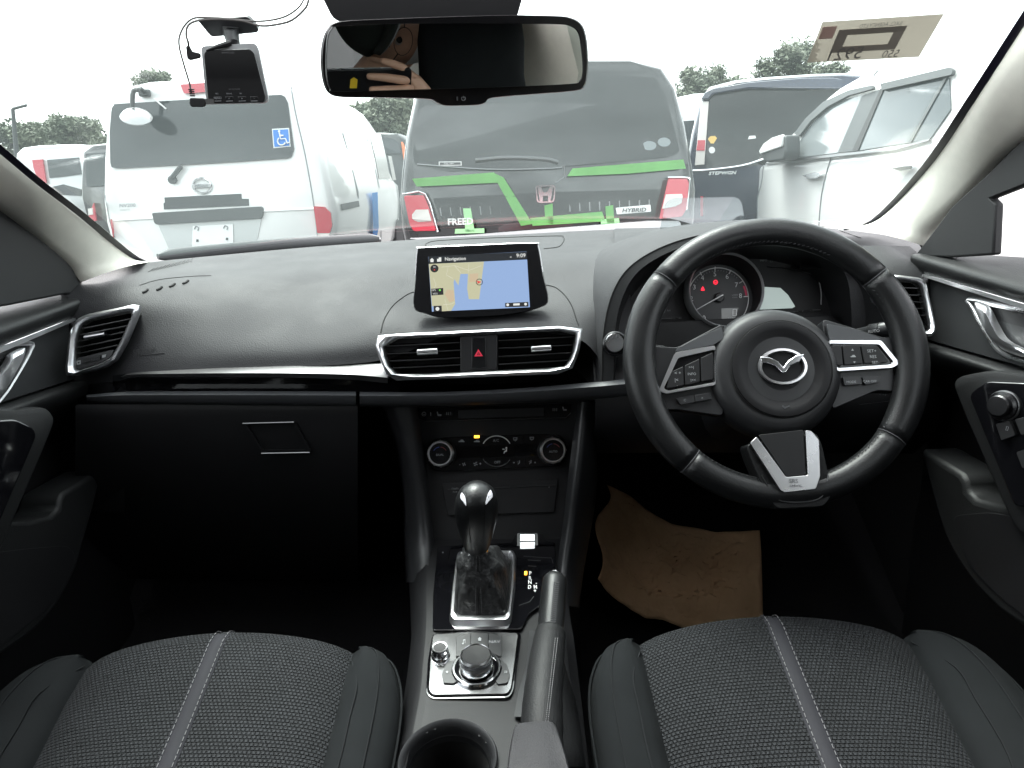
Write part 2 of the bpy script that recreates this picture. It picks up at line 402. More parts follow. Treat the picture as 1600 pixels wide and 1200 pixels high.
for E, O, sx in ((EL, OL, -1), (ER, OR, 1)):
    e = cr(E, 5); o = cr(O, 5); mb = MB(); rows = []
    for p, q in zip(e, o):
        w = (q - p); tow = V((-sx * .6, -.6, .25)).normalized() * w.length * .2
        r = [p + V((sx * .004, .02, -.004)), p, p + w * .12 + tow * .5, p + w * .33 + tow * .95, p + w * .58 + tow * 1.0, p + w * .82 + tow * .62, q, q + V((sx * .03, .03, 0))]
        rows.append(r)
    mb.loft(rows); obj('pillar_trim', mb, 'beige', body, smooth=180)
# windscreen
eL = cr(EL, 4); eR = cr(ER, 4); NT = len(eL)
def ws(s, i):
    p = eL[i].lerp(eR[i], (s + 1) / 2); t = i / (NT - 1)
    return p + V((0, lerp(.31, .10, t ** .7), lerp(.012, .03, t))) * (1 - s * s)
mb = MB(); SS = [-1 + 2 * k / 28 for k in range(29)]
mb.loft([[ws(s, i) + V((0, .004, .008)) for s in SS] for i in range(NT)])
wsc = obj('windscreen', mb, 'windscreen_glass', body, smooth=180)
WSB = bvh(wsc)
mb = MB()
for sg in (-1, 1):
    ss = (-1, -.992, -.984)
    mb.loft([[ws(-sg * s, i) + V((0, -.002, -.002)) for s in ss] for i in range(NT)])
S2 = [-.985 + 1.97 * k / 24 for k in range(25)]
mb.loft([[ws(s, 0).lerp(ws(s, 4), k * .015) + V((0, .001, .0025)) for s in S2] for k in range(3)])
obj('frit_band', mb, 'frit', wsc, smooth=180)
# wiper resting along the glass base
mb = MB(); wp = cr([A(240, 411, Y=1.36), A(330, 401, Y=1.44), A(430, 391, Y=1.53), A(520, 385, Y=1.60), A(590, 381, Y=1.64)], 5)
mb.tube([p + V((0, .02, .010)) for p in wp], [(.012 if 0 < k < len(wp) - 1 else .006, .006) for k in range(len(wp))], 8, flat=(0, 0, 1))
obj('wiper_blade', mb, 'wiper_black', body)
mb = MB(); mb.tube([p + V((0, .04, .004)) for p in wp[6:]], .007, 6); obj('wiper_arm', mb, 'wiper_black', body)
# sensor cover above the mirror
mb = MB(); f = Frame(A(655, 10, Y=.80), (0, -1, -.25))
mb.prism(rnd(f.pxs([(470, -70), (835, -70), (806, 34), (522, 34)]), .008), f.n * -.045); obj('sensor_cover', mb, 'black', body, bevel=.004)
# ================================================================== dashboard
dash = thing('dashboard', (XC, 1.1, .55), "charcoal soft dashboard with silver framed air vents below the windscreen", "dashboard")
cols = [95, 165, 240, 350, 480, 600, 690, 750, 815, 905, 950, 985]
def rowpx(pys, Ys): return [A(c, p, Y=y) for c, p, y in zip(cols, pys, Ys)]
G = [
 rowpx([428, 415, 405, 395, 383, 375, 369, 366, 363, 358, 356, 355], [1.30, 1.36, 1.42, 1.52, 1.58, 1.64, 1.68, 1.69, 1.69, 1.68, 1.67, 1.65]),
 rowpx([432, 421, 410, 399, 387, 378, 372, 369, 366, 361, 359, 358], [1.16, 1.22, 1.30, 1.40, 1.48, 1.54, 1.57, 1.58, 1.59, 1.59, 1.58, 1.57]),
 rowpx([440, 431, 421, 411, 400, 392, 387, 384, 382, 378, 376, 374], [1.13, 1.18, 1.23, 1.28, 1.33, 1.36, 1.37, 1.375, 1.375, 1.37, 1.36, 1.36]),
 rowpx([456, 448, 442, 436, 428, 420, 415, 412, 410, 406, 404, 402], [1.105, 1.13, 1.145, 1.165, 1.185, 1.195, 1.20, 1.20, 1.20, 1.20, 1.19, 1.19]),
 rowpx([480, 476, 473, 471, 467, 460, 450, 446, 442, 440, 441, 440], [1.085, 1.09, 1.09, 1.10, 1.105, 1.11, 1.125, 1.13, 1.13, 1.12, 1.10, 1.10]),
 rowpx([520, 520, 517, 514, 509, 500, 480, 474, 470, 476, 485, 486], [1.072, 1.065, 1.055, 1.05, 1.045, 1.045, 1.075, 1.082, 1.08, 1.06, 1.05, 1.05]),
 rowpx([562, 560, 557, 551, 545, 533, 506, 499, 494, 505, 530, 535], [1.064, 1.045, 1.03, 1.015, 1.005, 1.01, 1.035, 1.04, 1.04, 1.025, 1.02, 1.02]),
 rowpx([604, 598, 590, 581, 573, 562, 528, 522, 518, 530, 575, 580], [1.06, 1.035, 1.015, 1.0, .99, .995, 1.005, 1.01, 1.01, 1.0, 1.0, 1.0]),
]
G[1] = rowpx([432, 421, 410, 399, 387, 378, 372, 369, 366, 361, 359, 358], [1.15, 1.20, 1.27, 1.37, 1.45, 1.51, 1.54, 1.55, 1.555, 1.55, 1.54, 1.53])
G[0] = [p + V((0, .008, -.04)) for p in G[1]]
def fine(G, n, m):
    a = [cr(r, n) for r in G]
    b = [cr([a[i][k] for i in range(len(a))], m) for k in range(len(a[0]))]
    return [[b[k][i] for k in range(len(b))] for i in range(len(b[0]))]
mb = MB(); mb.loft(fine(G, 6, 6)); pad = obj('dash_pad', mb, 'pad', dash, smooth=180)
PB = bvh(pad)
bp2 = [[A(x, y, Y=Y) for x, y in r] for r, Y in (([(960, 357), (1050, 355), (1120, 354), (1190, 353), (1270, 355)], 1.50), ([(960, 362), (1050, 360), (1120, 359), (1190, 358), (1270, 360)], 1.43), ([(960, 372), (1050, 370), (1120, 369), (1190, 368), (1270, 370)], 1.34), ([(960, 394), (1050, 392), (1120, 391), (1190, 390), (1270, 392)], 1.22), ([(960, 440), (1050, 440), (1120, 440), (1190, 440), (1270, 440)], 1.16))]
mb = MB(); mb.loft(fine(bp2, 4, 4)); obj('dash_pad', mb, 'pad', dash, smooth=180)
# seams pressed into the pad
def seam(l, r=.0009, m='void', off=.0001, b=None, par=None, n=6, name='seam', nseg=6):
    pts = castline(b or PB, cr2(l, n), off)
    if len(pts) > 2:
        mb = MB(); mb.tube(pts, r, nseg); return obj(name, mb, m, par or dash)
seam([(595, 520), (600, 500), (612, 480), (628, 466), (648, 456), (700, 447), (800, 443), (856, 446), (876, 455), (892, 475), (901, 500), (904, 508)], n=5)
o_ = cr2([(664, 386), (668, 380), (690, 376), (770, 372), (868, 369), (880, 371), (880, 378), (872, 386), (850, 389)], 6)
seam(o_, r=.0011, n=2)
seam([(218, 446), (250, 437), (300, 432), (330, 431)], r=.0007)
for x, y in ((228, 456), (250, 452), (270, 447), (291, 442)):
    pts = castline(PB, [(x - 5, y + 2), (x, y), (x + 3, y - 3)], .0004)
    mb = MB(); mb.tube(pts, .0022, 6); obj('defroster_slot', mb, 'void', dash)
for k in range(14):
    x = 238 + k * 6; pts = castline(PB, [(x - 6, 425 - k * 1.4), (x + 3, 419 - k * 1.5)], .0003)
    if len(pts) == 2:
        mb = MB(); mb.tube(pts, .0008, 4); obj('defroster_rib', mb, 'black', dash)
p, n = cast(PB, 238, 549, .0004)
text("SRS AIRBAG", p, V((1, .08, .02)), V((0, .35, .93)), .0075, 'plastic', dash, name='airbag_lettering')
mb = MB(); mb.tube(castline(PB, [(219, 556), (238, 554), (257, 552)], .0003), .0005, 5); obj('airbag_underline', mb, 'plastic', dash)
# passenger trim strip, gloss recess and lip
tx = [189, 205, 260, 350, 450, 545, 606]
def strip_rows(spec): return [cr([A(x, y, Y=Y + d) for x, y, d in zip(tx, ys, (.022, .016, .009, .003, 0, 0, .0))], 5) for ys, Y in spec]
mb = MB(); mb.loft(strip_rows([([587, 582, 579, 574, 570, 568, 566], 1.004), ([588, 583.5, 580.5, 576, 572, 570, 568], .992), ([588.5, 585, 584, 583, 583, 585, 590], .976), ([589, 588.5, 589, 589, 590, 593, 599], .982)]))
obj('trim_strip', mb, 'satin_trim', dash, smooth=50)
tx = [176, 200, 260, 350, 450, 545, 625]
mb = MB(); mb.loft(strip_rows([([586, 584, 582, 580, 580, 582, 586], .992), ([602, 600, 600, 600, 600, 601, 603], 1.004), ([613, 611, 611, 611, 611, 612, 613], .992)])); obj('recess_trim', mb, 'piano', dash)
lip_l = [135, 200, 320, 440, 556]; lip_r = [562, 680, 800, 926, 990]
def lip(xs, top, bot, dd):
    a = []
    for k, (Y, t) in enumerate(((.998, 0), (.981, .04), (.974, .3), (.976, .8), (.985, 1.05), (1.0, 1.12))):
        a.append(cr([A(x, lerp(u, w, t), Y=Y + e) for x, u, w, e in zip(xs, top, bot, dd)], 4))
    return a
mb = MB(); mb.loft(lip(lip_l, [617, 612, 611, 611, 611.5], [629, 630, 631, 632, 633], [.03, .012, .002, 0, 0])); obj('lower_lip', mb, 'plastic_grey', dash, smooth=60)
mb = MB(); mb.loft(lip(lip_r, [612, 612, 607, 597, 590], [633, 632, 628, 622, 618], [0, 0, 0, -.004, -.012])); obj('lower_lip', mb, 'plastic_grey', dash, smooth=60)
# glovebox
gb = [[A(x, y, Y=Y) for x in (118, 200, 320, 440, 559)] for y, Y in ((632, .992), (650, .99), (700, .998), (760, 1.02), (820, 1.06), (870, 1.12), (905, 1.2))]
mb = MB(); mb.loft(fine(gb, 3, 3)); glove = obj('glovebox', mb, 'plastic', dash, smooth=180); GB = bvh(glove)
hl = castline(GB, [(380, 659), (462, 657), (488, 704), (410, 705)], .001)
mb = MB(); mb.ring(rnd(hl, .004), rnd([h + (sum(hl, V()) / 4 - h) * .12 for h in hl], .004), V((0, -.004, .001))); gh = obj('glovebox_handle', mb, 'plastic', glove)
for l in ([(381, 659.5), (461, 657.5)], [(410, 705.5), (485, 704)]):
    q = castline(GB, l, .005); mb = MB(); mb.tube(q, .0011, 6); obj('handle_edge', mb, 'satin_dark', gh)
# left end cap below the vent and knee area
mb = MB(); mb.loft(fine([[A(x, y, Y=Y) for x, Y in ((84, 1.075), (110, 1.06), (150, 1.04), (195, 1.02))] for y in (598, 618, 640, 700, 800)], 3, 3)); obj('end_panel', mb, 'plastic', dash, smooth=180)
# ------------------------------------------------------------ vents
def vent(fr, outer, inner, slats, knob, name='air_vent', th=.010, depth=.035, louvre=None):
    """framed louvre vent: outer/inner outlines in pixels on the vent plane"""
    o = rnd(fr.pxs(outer), .006, 3); i = rnd(fr.pxs(inner), .004, 3)
    N = 64
    def resamp(pl):
        L = [0]; m = len(pl)
        for k in range(m): L.append(L[-1] + (pl[(k + 1) % m] - pl[k]).length)
        c = sum(pl, V()) / m
        res = []
        for a in range(N):   # by angle about the centre so the two rings stay matched
            ang = 2 * math.pi * a / N; d = fr.ex * math.cos(ang) + fr.ey * math.sin(ang)
            best = None
            for k in range(m):
                p, q = pl[k] - c, pl[(k + 1) % m] - c
                x1, y1, x2, y2 = p.dot(d), p.dot(fr.n.cross(d)), q.dot(d), q.dot(fr.n.cross(d))
                if (y1 <= 0) != (y2 <= 0):
                    x = x1 + (x2 - x1) * (-y1) / (y2 - y1)
                    if x > 0 and (best is None or x > best): best = x
            res.append(c + d * (best or 0))
        return res
    oo, ii = resamp(o), resamp(i); c = sum(ii, V()) / N
    mid = [p.lerp(q, .5) + fr.n * th for p, q in zip(oo, ii)]; q1 = [p.lerp(q, .15) + fr.n * th * .75 for p, q in zip(oo, ii)]; q2 = [p.lerp(q, .85) + fr.n * th * .6 for p, q in zip(oo, ii)]
    mb = MB(); mb.loft([[p - fr.n * .006 for p in oo], oo, q1, mid, q2, ii, [p - fr.n * .012 for p in ii]], True)
    v = obj(name, mb, 'chrome_soft', dash, smooth=50)
    mb = MB(); back = [p - fr.n * depth for p in ii]; mb.loft([[p - fr.n * .002 for p in ii], back], True); mb.add(back, [tuple(range(N))]); obj('duct', mb, 'void', v)
    for (x0, y0, x1, y1) in slats:
        a, b = fr.px(x0, y0, -.004), fr.px(x1, y1, -.004)
        dz = fr.n * -.014 + fr.ey * .004; th2 = fr.ey * .0016
        mb = MB(); mb.prism([a, b, b - th2, a - th2], dz); obj('slat', mb, 'gloss_black', v, bevel=.0006, seg=1)
        mb = MB(); mb.tube([a + fr.n * .0003, b + fr.n * .0003], .00055, 4); obj('slat_edge', mb, 'satin_dark', v)
    for (x0, y0, x1, y1, hp) in knob:
        a, b = fr.px(x0, y0, .001), fr.px(x1, y1, .001); h = hp * .0009
        e = (b - a)
        mb = MB(); mb.loft([[a + e * t + fr.ey * (h * .5 * y) + fr.n * (z * .006) for y, z in ((-1, -1), (-1, .5), (-.5, 1), (.5, .9), (1, .3), (1, -1))] for t in (0, .04, .5, .96, 1)], True, True)
        obj('vent_tab', mb, 'satin', v, bevel=.0008)
    return v
VF = Frame(A(750, 552, Y=.985), (0, -.955, .30), rot=-.2)
cv = vent(VF, [(586, 526), (594, 522.5), (906, 508), (911, 512.5), (906, 547), (895, 577), (882, 584), (617, 595), (605, 590), (587, 547)],
     [(597, 529.5), (896, 515), (900, 520), (895, 550), (887, 569), (880, 574), (622, 586), (611, 580), (601, 552)],
     [(601, 541, 718, 535), (604, 553, 719, 547), (608, 564, 719, 559), (613, 575, 719, 570), (779, 532, 897, 526), (779, 544, 895, 539), (779, 557, 892, 551), (779, 569, 888, 563)],
     [(652, 550, 684, 548, 10), (830, 545, 861, 543, 10)], th=.007)
mb = MB(); mb.prism(VF.pxs([(719, 526), (777, 523), (777, 577), (719, 580)], .001), VF.n * -.03); hz = obj('hazard_panel', mb, 'plastic', dash, bevel=.001)
mb = MB(); mb.prism(rnd(VF.pxs([(737, 528), (759, 527), (759.5, 574.5), (737, 575.5)], .0012), .002), VF.n * .0015); obj('hazard_button', mb, 'gloss_black', hz, bevel=.0006)
simple('hazard_red', (.55, .03, .06), .4, emit=.25 / XF)
tri = [(747.5, 545.5), (754.5, 556.5), (741, 557)]
mb = MB(); mb.ring(VF.pxs(tri, .003), VF.pxs([(747.7, 550), (750.5, 554.5), (745, 554.7)], .003), VF.n * .0003); mb.prism(VF.pxs([(747.8, 551.5), (749, 553.8), (746.6, 553.9)], .003), VF.n * .0003); obj('hazard_triangle', mb, 'hazard_red', hz, smooth=0)
# passenger side vent
LF = Frame(A(165, 532, Y=1.028), (.10, -.95, .28))
lv = vent(LF, [(103, 586), (111, 520), (121, 499), (136, 491), (214, 475), (221, 478), (216, 492), (198, 535), (182, 563), (165, 574), (110, 589)],
     [(117, 578), (121, 528), (127, 508), (140, 500), (204, 487), (209, 489), (204, 500), (190, 532), (176, 557), (160, 566), (122, 580)],
     [(128, 513, 204, 497.5), (125, 523, 200, 508), (123, 533, 194, 518), (121, 543, 189, 528), (119, 553, 184, 538.5)],
     [(133, 527, 165, 521.5, 7)], th=.009)
mb = MB(); mb.prism(rnd(LF.pxs([(118.5, 560), (178, 546), (174, 556), (160, 565), (123, 578), (118, 576)], -.004), .003), LF.n * -.01); vp = obj('vent_panel', mb, 'plastic_mid', lv)
mb = MB(); mb.prism(rnd(LF.pxs([(131, 561), (158, 555), (158, 561), (131, 567.5)], -.0035), .001), LF.n * .003); obj('thumb_wheel', mb, 'black', vp)
for k in range(6):
    a = LF.px(143 + k * 2.4, 559.3 - k * .5, 0); b = LF.px(143 + k * 2.4, 565 - k * .5, 0); mb = MB(); mb.tube([a, b], .0005, 4); obj('wheel_rib', mb, 'plastic_grey', vp)
mb = MB(); mb.ring(LF.pxs([(120, 564), (126, 562.5), (126, 569), (120, 570)], -.003), LF.pxs([(121.5, 565.5), (124.5, 564.8), (124.5, 567.7), (121.5, 568.3)], -.003), LF.n * .0003); obj('vent_symbol', mb, 'print_grey', vp, smooth=0)
mb = MB(); mb.prism(LF.pxs([(160, 555), (166, 553.5), (165, 558), (159.5, 559.3)], -.003), LF.n * .0003); obj('vent_symbol', mb, 'print_grey', vp, smooth=0)
# driver side vent
RF = Frame(A(1425, 478, Y=1.0), (-.10, -.95, .28))
vent(RF, [(1395, 429), (1437, 434), (1445, 441), (1462, 515), (1458, 526), (1445, 527), (1400, 500), (1362, 470), (1362, 440)],
     [(1397, 437), (1432, 441), (1438, 447), (1451, 505), (1451, 516), (1443, 518), (1402, 494), (1370, 466), (1372, 445)],
     [(1385, 448, 1437, 450), (1385, 459, 1440, 461), (1390, 469.5, 1443, 472), (1395, 480, 1445, 482), (1400, 491, 1448, 492.5)], [], th=.008)
# ------------------------------------------------------------ instrument hood
hx = [(940, 606), (941, 575), (942, 530), (950, 480), (966, 440), (990, 412), (1030, 388), (1080, 371), (1140, 361), (1210, 357), (1270, 362), (1320, 376), (1356, 402), (1378, 440), (1392, 490), (1402, 560), (1405, 606)]
HF = Frame(A(1180, 470, Y=1.01), (0, -.96, .28))
lipo = cr(HF.pxs(hx), 4)
cxh = HF.px(1175, 500)
inn = [cxh + (p - cxh) * .925 + HF.n * .004 for p in lipo]; inn2 = [cxh + (p - cxh) * .88 - HF.n * .03 for p in lipo]; inn3 = [cxh + (p - cxh) * .80 - HF.n * .125 for p in lipo]
out1 = [p - HF.n * .012 + (p - cxh).normalized() * .006 for p in lipo]
def backrow(d, k, dz):
    r = []
    for p in lipo:
        q = cxh + (p - cxh) * k; r.append(V((q.x, q.y + d, q.z + dz * max(0, (p.z - cxh.z) / .1))))
    return r
mb = MB(); mb.loft([lipo, out1, backrow(.06, 1.07, .0), backrow(.16, 1.12, -.012), backrow(.30, 1.16, -.035)]); hood = obj('instrument_hood', mb, 'pad', dash, smooth=180)
mb = MB(); mb.loft([lipo, inn]); obj('hood_lip', mb, 'leather', hood, smooth=180)
mb = MB(); mb.loft([inn, inn2, inn3]); obj('hood_liner', mb, 'plastic', hood, smooth=180)
mb = MB(); mb.tube([p + HF.n * .0005 for p in lipo], .0009, 6); obj('hood_seam', mb, 'void', hood)
# cluster
CF = Frame(A(1160, 470, Y=1.115), (0, -.945, .33))
mb = MB(); mb.prism(rnd(CF.pxs([(985, 395), (1060, 372), (1300, 372), (1345, 420), (1365, 600), (985, 600)]), .01), CF.n * -.01); clu = obj('instrument_cluster', mb, 'black', dash)
dc, dr = CF.px(1122, 466), 48 * 1.17 / FPX
D2 = Frame(dc, CF.n)
simple('dial_face', (.03, .031, .033), .45, var=.1)
mb = MB(); mb.lathe([(dr * 1.06, .001), (dr * 1.06, .003), (.0001, .003)], dc, CF.n, 48); dial = obj('tachometer', mb, 'dial_face', dash)
bc = CF.px(1134.5, 453, .035)
br_ = 60 * ((bc - CO).dot(C3 @ V((0, 0, -1)))) / FPX
def circ(c, r, z=0, N=56, fr=CF): return [c + (fr.ex * math.cos(2 * math.pi * k / N) + fr.ey * math.sin(2 * math.pi * k / N)) * r + fr.n * z for k in range(N)]
mb = MB(); mb.loft([circ(bc, br_ * 1.0, -.03), circ(bc, br_, 0), circ(bc, br_ * .97, .004), circ(bc, br_ * .93, 0)], True); obj('dial_bezel', mb, 'silver_paint', dial)
mb = MB(); mb.loft([circ(bc, br_ * .93, 0), circ(dc, dr * 1.05, .003)], True); obj('dial_cone', mb, 'black', dial)
def dpt(px, py, z=.0036): return CF.px(px, py, z)
for s, x, y in (("0", 1100, 497), ("2", 1080.5, 467), ("3", 1085, 449), ("4", 1097.5, 434.5), ("5", 1117, 428.5), ("6", 1136, 432.5), ("7", 1150.5, 445.5), ("8", 1157, 462.5)):
    ftext(CF, s, x, y, 7.5, 'print_white', dial, z=.0037, name='numeral')
mb = MB()
ea = [(1122 + 47.5 * math.cos(R(a)), 466.5 - 48 * math.sin(R(a))) for a in range(-75, 166, 6)]
mb.tube([dpt(x, y, .0042) for x, y in ea], .0008, 5); obj('dial_arc', mb, 'print_white', dial)
ticks = [(1096, 430, 1094, 425), (1117, 423, 1117.5, 417), (1139, 428, 1142, 422), (1155, 442.5, 1161, 439), (1162, 463.5, 1169, 463)]
for x0, y0, x1, y1 in ticks:
    mb = MB(); mb.tube([dpt(x0, y0, .0042), dpt(x1, y1, .0042)], .0009, 5); obj('dial_tick', mb, 'print_white', dial)
mb = MB()
for a in range(48, 160, 6): mb.tube([dpt(1122 + 42.5 * math.cos(R(a)), 466.5 - 43 * math.sin(R(a)), .0042), dpt(1122 + 44 * math.cos(R(a)), 466.5 - 44.5 * math.sin(R(a)), .0042)], .0005, 4)
obj('minor_ticks', mb, 'print_grey', dial)
simple('redline', (.35, .03, .07), .5, emit=.3 / XF)
mb = MB(); a_ = [dpt(1122 + 43 * math.cos(R(a)), 466.5 - 43 * math.sin(R(a)), .0039) for a in range(6, 27, 4)]; b_ = [dpt(1122 + 46 * math.cos(R(a)), 466.5 - 46 * math.sin(R(a)), .0039) for a in range(6, 27, 4)]
mb.loft([a_, b_]); obj('red_zone', mb, 'redline', dial)
mb = MB(); mb.lathe([(.0075, .003), (.0075, .008), (.006, .0095), (.0001, .0098)], dc, CF.n, 24); obj('needle_hub', mb, 'plastic_mid', dial)
n0, n1 = dpt(1130, 460.5, .0125), dpt(1084.5, 486, .0125); mb = MB(); mb.tube([n0, n1], [.0011, .0006], 6); obj('needle', mb, 'print_white', dial)
for x, y, k in ((1098, 450.5, 0), (1118, 441, 1)):
    mb = MB()
    if k == 0: mb.prism([dpt(x - 3, y + 3.5), dpt(x + 3, y + 3.5), dpt(x + 2, y), dpt(x, y - 3.5), dpt(x - 2, y)], CF.n * .0004)
    else: mb.ring([dpt(a, b) for a, b in ell(x, y, 3.6, 3.6, 16)], [dpt(a, b) for a, b in ell(x, y, 2.3, 2.3, 16)], CF.n * .0004); mb.box(dpt(x, y), (.0035, .0008, .0008), CF)
    obj('warning_lamp', mb, 'led_red', dial, smooth=0)
simple('lcd_dim', (.10, .105, .105), .4, emit=1.0 / XF)
mb = MB(); mb.prism([dpt(*q) for q in ((1127, 482), (1154, 481), (1149, 496), (1141, 502), (1127.5, 502))], CF.n * .0003); obj('trip_display', mb, 'lcd_dim', dial, smooth=0)
mb = MB(); q = [(1145, 483), (1151.5, 483), (1151, 493), (1144.5, 493.5)]; mb.ring([dpt(a, b, .0041) for a, b in q], [dpt(a + (1148 - a) * .3, b + (488 - b) * .16, .0041) for a, b in q], CF.n * .0002); obj('digit', mb, 'print_white', dial, smooth=0)
ftext(CF, "km/h", 1142, 497.5, 3, 'print_grey', dial, z=.0042)
ftext(CF, "x1000", 1148, 461, 2.6, 'print_grey', dial, z=.004); ftext(CF, "r/min", 1148, 464.5, 2.6, 'print_grey', dial, z=.004)
simple('lcd_pale', (.30, .36, .34), .3, emit=.9 / XF)
mb = MB(); mb.prism(CF.pxs([(1186, 448), (1219, 450), (1231, 461), (1242, 479), (1238, 481.5), (1184, 484)], .002), CF.n * .001); obj('side_display', mb, 'lcd_pale', clu, smooth=0)
mb = MB(); mb.tube(CF.pxs(cr2([(1200, 416.5), (1225, 418.5), (1250, 423), (1272, 430), (1279, 438), (1283, 456), (1283, 476)], 4), .004), .0009, 6); obj('display_rim', mb, 'satin_dark', clu)
mb = MB(); mb.tube(CF.pxs([(1190, 490), (1240, 487), (1282, 484)], .004), .0007, 6); obj('display_rim', mb, 'satin', clu)
mb = MB(); mb.tube(CF.pxs([(1022, 498), (1065, 497)], .004), .0008, 6); obj('display_rim', mb, 'satin', clu)
ftext(CF, "147", 1034, 487, 6, 'print_grey', clu, z=.004); ftext(CF, "km", 1045, 485, 3, 'print_grey', clu, z=.004)
ftext(CF, "INFO", 1193, 407, 3.4, 'print_grey', clu, z=.004); ftext(CF, "/ /", 1205, 409, 3.4, 'print_grey', clu, z=.004)
mb = MB(); mb.lathe([(.002, .004), (.002, .009), (.0001, .0092)], CF.px(1231.5, 404.5), CF.n, 10); obj('reset_button', mb, 'print_grey', clu)
mb = MB(); mb.prism(rnd(CF.pxs([(975, 505), (1150, 497), (1300, 492), (1380, 560), (1380, 660), (960, 660)], .03), .01), CF.n * -.03); obj('cluster_shelf', mb, 'plastic', dash, bevel=.006)
# start button
SB = Frame(A(961, 537, Y=.985), (0, -.95, .30))
mb = MB(); mb.lathe([(.0175, -.02), (.0175, .002), (.0155, .0035), (.0145, .002), (.0145, -.004)], SB.o, SB.n, 32); sbt = obj('start_button', mb, 'gloss_black', dash)
mb = MB(); mb.lathe([(.0135, -.004), (.0135, .0045), (.0125, .006), (.0001, .0062)], SB.p(-.001, .001), SB.n, 32); obj('button_cap', mb, 'satin', sbt)
# right lower dash: knee panel, switches, end cap
kp = [[A(x, y, Y=Y) for x, Y in ((930, .985), (990, .97), (1100, .95), (1220, .945), (1330, .955), (1420, .985), (1470, 1.02))] for y, Y in ((560, 0), (620, 0), (680, 0), (740, 0))]
for r_, dy in zip(kp, (.04, 0, .015, .08)):
    for p_ in r_: p_.y += dy
mb = MB(); mb.loft(fine(kp, 4, 4)); knee = obj('knee_panel', mb, 'plastic', dash, smooth=180); KB = bvh(knee)
for l in ([(1352, 612), (1400, 606)], [(1342, 632), (1402, 625)]):
    pts = castline(KB, l, .001); mb = MB(); mb.tube(pts, .0004, 4); obj('switch_gap', mb, 'satin_dark', knee)
for s, x, y, h in (("OFF", 1379, 602, 4), ("P", 1375, 615, 5), ("A", 1379, 597, 4), ("+", 1397, 600, 5), ("| |", 1381, 615, 5)):
    p, n = cast(KB, x, y, .0008)
    if p is not None: text(s, p, V((1, 0, 0)), V((0, .1, 1)), h * .00085, 'print_grey', knee, name='switch_symbol')
ec = [[A(x, y, Y=Y) for x, Y in ((1330, 1.03), (1400, 1.03), (1440, 1.035), (1478, 1.06))] for y in (395, 430, 480, 540, 600, 680)]
for p_ in ec[0]: p_.y += .10
for p_ in ec[1]: p_.y += .02
mb = MB(); mb.loft(fine(ec, 4, 4)); obj('end_panel', mb, 'pad', dash, smooth=180)
rt = [[A(x, y, Y=Y) for x, y, Y in r] for r in (
    [(1250, 354, 1.47), (1300, 357, 1.40), (1345, 362, 1.33), (1400, 370, 1.27), (1450, 381, 1.22)],
    [(1250, 364, 1.38), (1300, 368, 1.32), (1345, 376, 1.26), (1400, 386, 1.20), (1446, 395, 1.16)],
    [(1250, 385, 1.22), (1300, 390, 1.18), (1345, 396, 1.15), (1400, 405, 1.12), (1446, 415, 1.11)],
    [(1250, 420, 1.09), (1300, 420, 1.09), (1345, 420, 1.08), (1400, 424, 1.07), (1450, 432, 1.065)])]
mb = MB(); mb.loft(fine(rt, 4, 4)); rp = obj('dash_pad', mb, 'pad', dash, smooth=180); RB = bvh(rp)
for k in range(10):
    x = 1345 - k * 3.2; pts = castline(RB, [(x, 372 - k * 1.1), (x - 8, 369 - k * 1.2)], .0004)
    if len(pts) == 2: mb = MB(); mb.tube(pts, .0009, 4); obj('defroster_rib', mb, 'black', dash)
# inner firewall so no light leaks under the dash
mb = MB(); mb.box((XC, 1.40, .68), (1.44, .02, .58)); obj('bulkhead', mb, 'carpet', dash)
mb = MB(); mb.loft([[V((XC + x, y, z)) for x in (-.72, -.3, 0, .3, .72)] for y, z in ((1.62, .93), (1.40, .94), (1.2, .90), (1.12, .80))]); obj('under_tray', mb, 'carpet', dash)
# ------------------------------------------------------------ centre stack
ST = Frame(A(776, 706, Y=1.045), (0, -.92, .39))
mb = MB(); mb.prism(ST.pxs([(566, 633), (926, 622), (918, 690), (893, 800), (880, 885), (672, 885), (664, 800), (630, 700), (600, 640)], -.004), ST.n * -.02); stack = obj('centre_stack', mb, 'plastic', dash, bevel=.003)
mb = MB(); mb.prism(rnd(ST.pxs([(650, 638), (893, 631), (890, 649), (884, 654), (662, 658), (655, 655)], -.001), .003), ST.n * .002); hp = obj('seat_heater_panel', mb, 'gloss_black', dash, bevel=.001)
mb = MB(); mb.prism(ST.pxs([(716, 641), (850, 637), (850, 650), (716, 654)], .0012), ST.n * .0008); obj('slot_cover', mb, 'plastic_mid', hp)
mb = MB(); mb.tube(ST.pxs([(653, 654), (664, 658), (884, 653), (892, 645)], .0012), .0005, 5); obj('panel_edge', mb, 'satin_dark', hp)
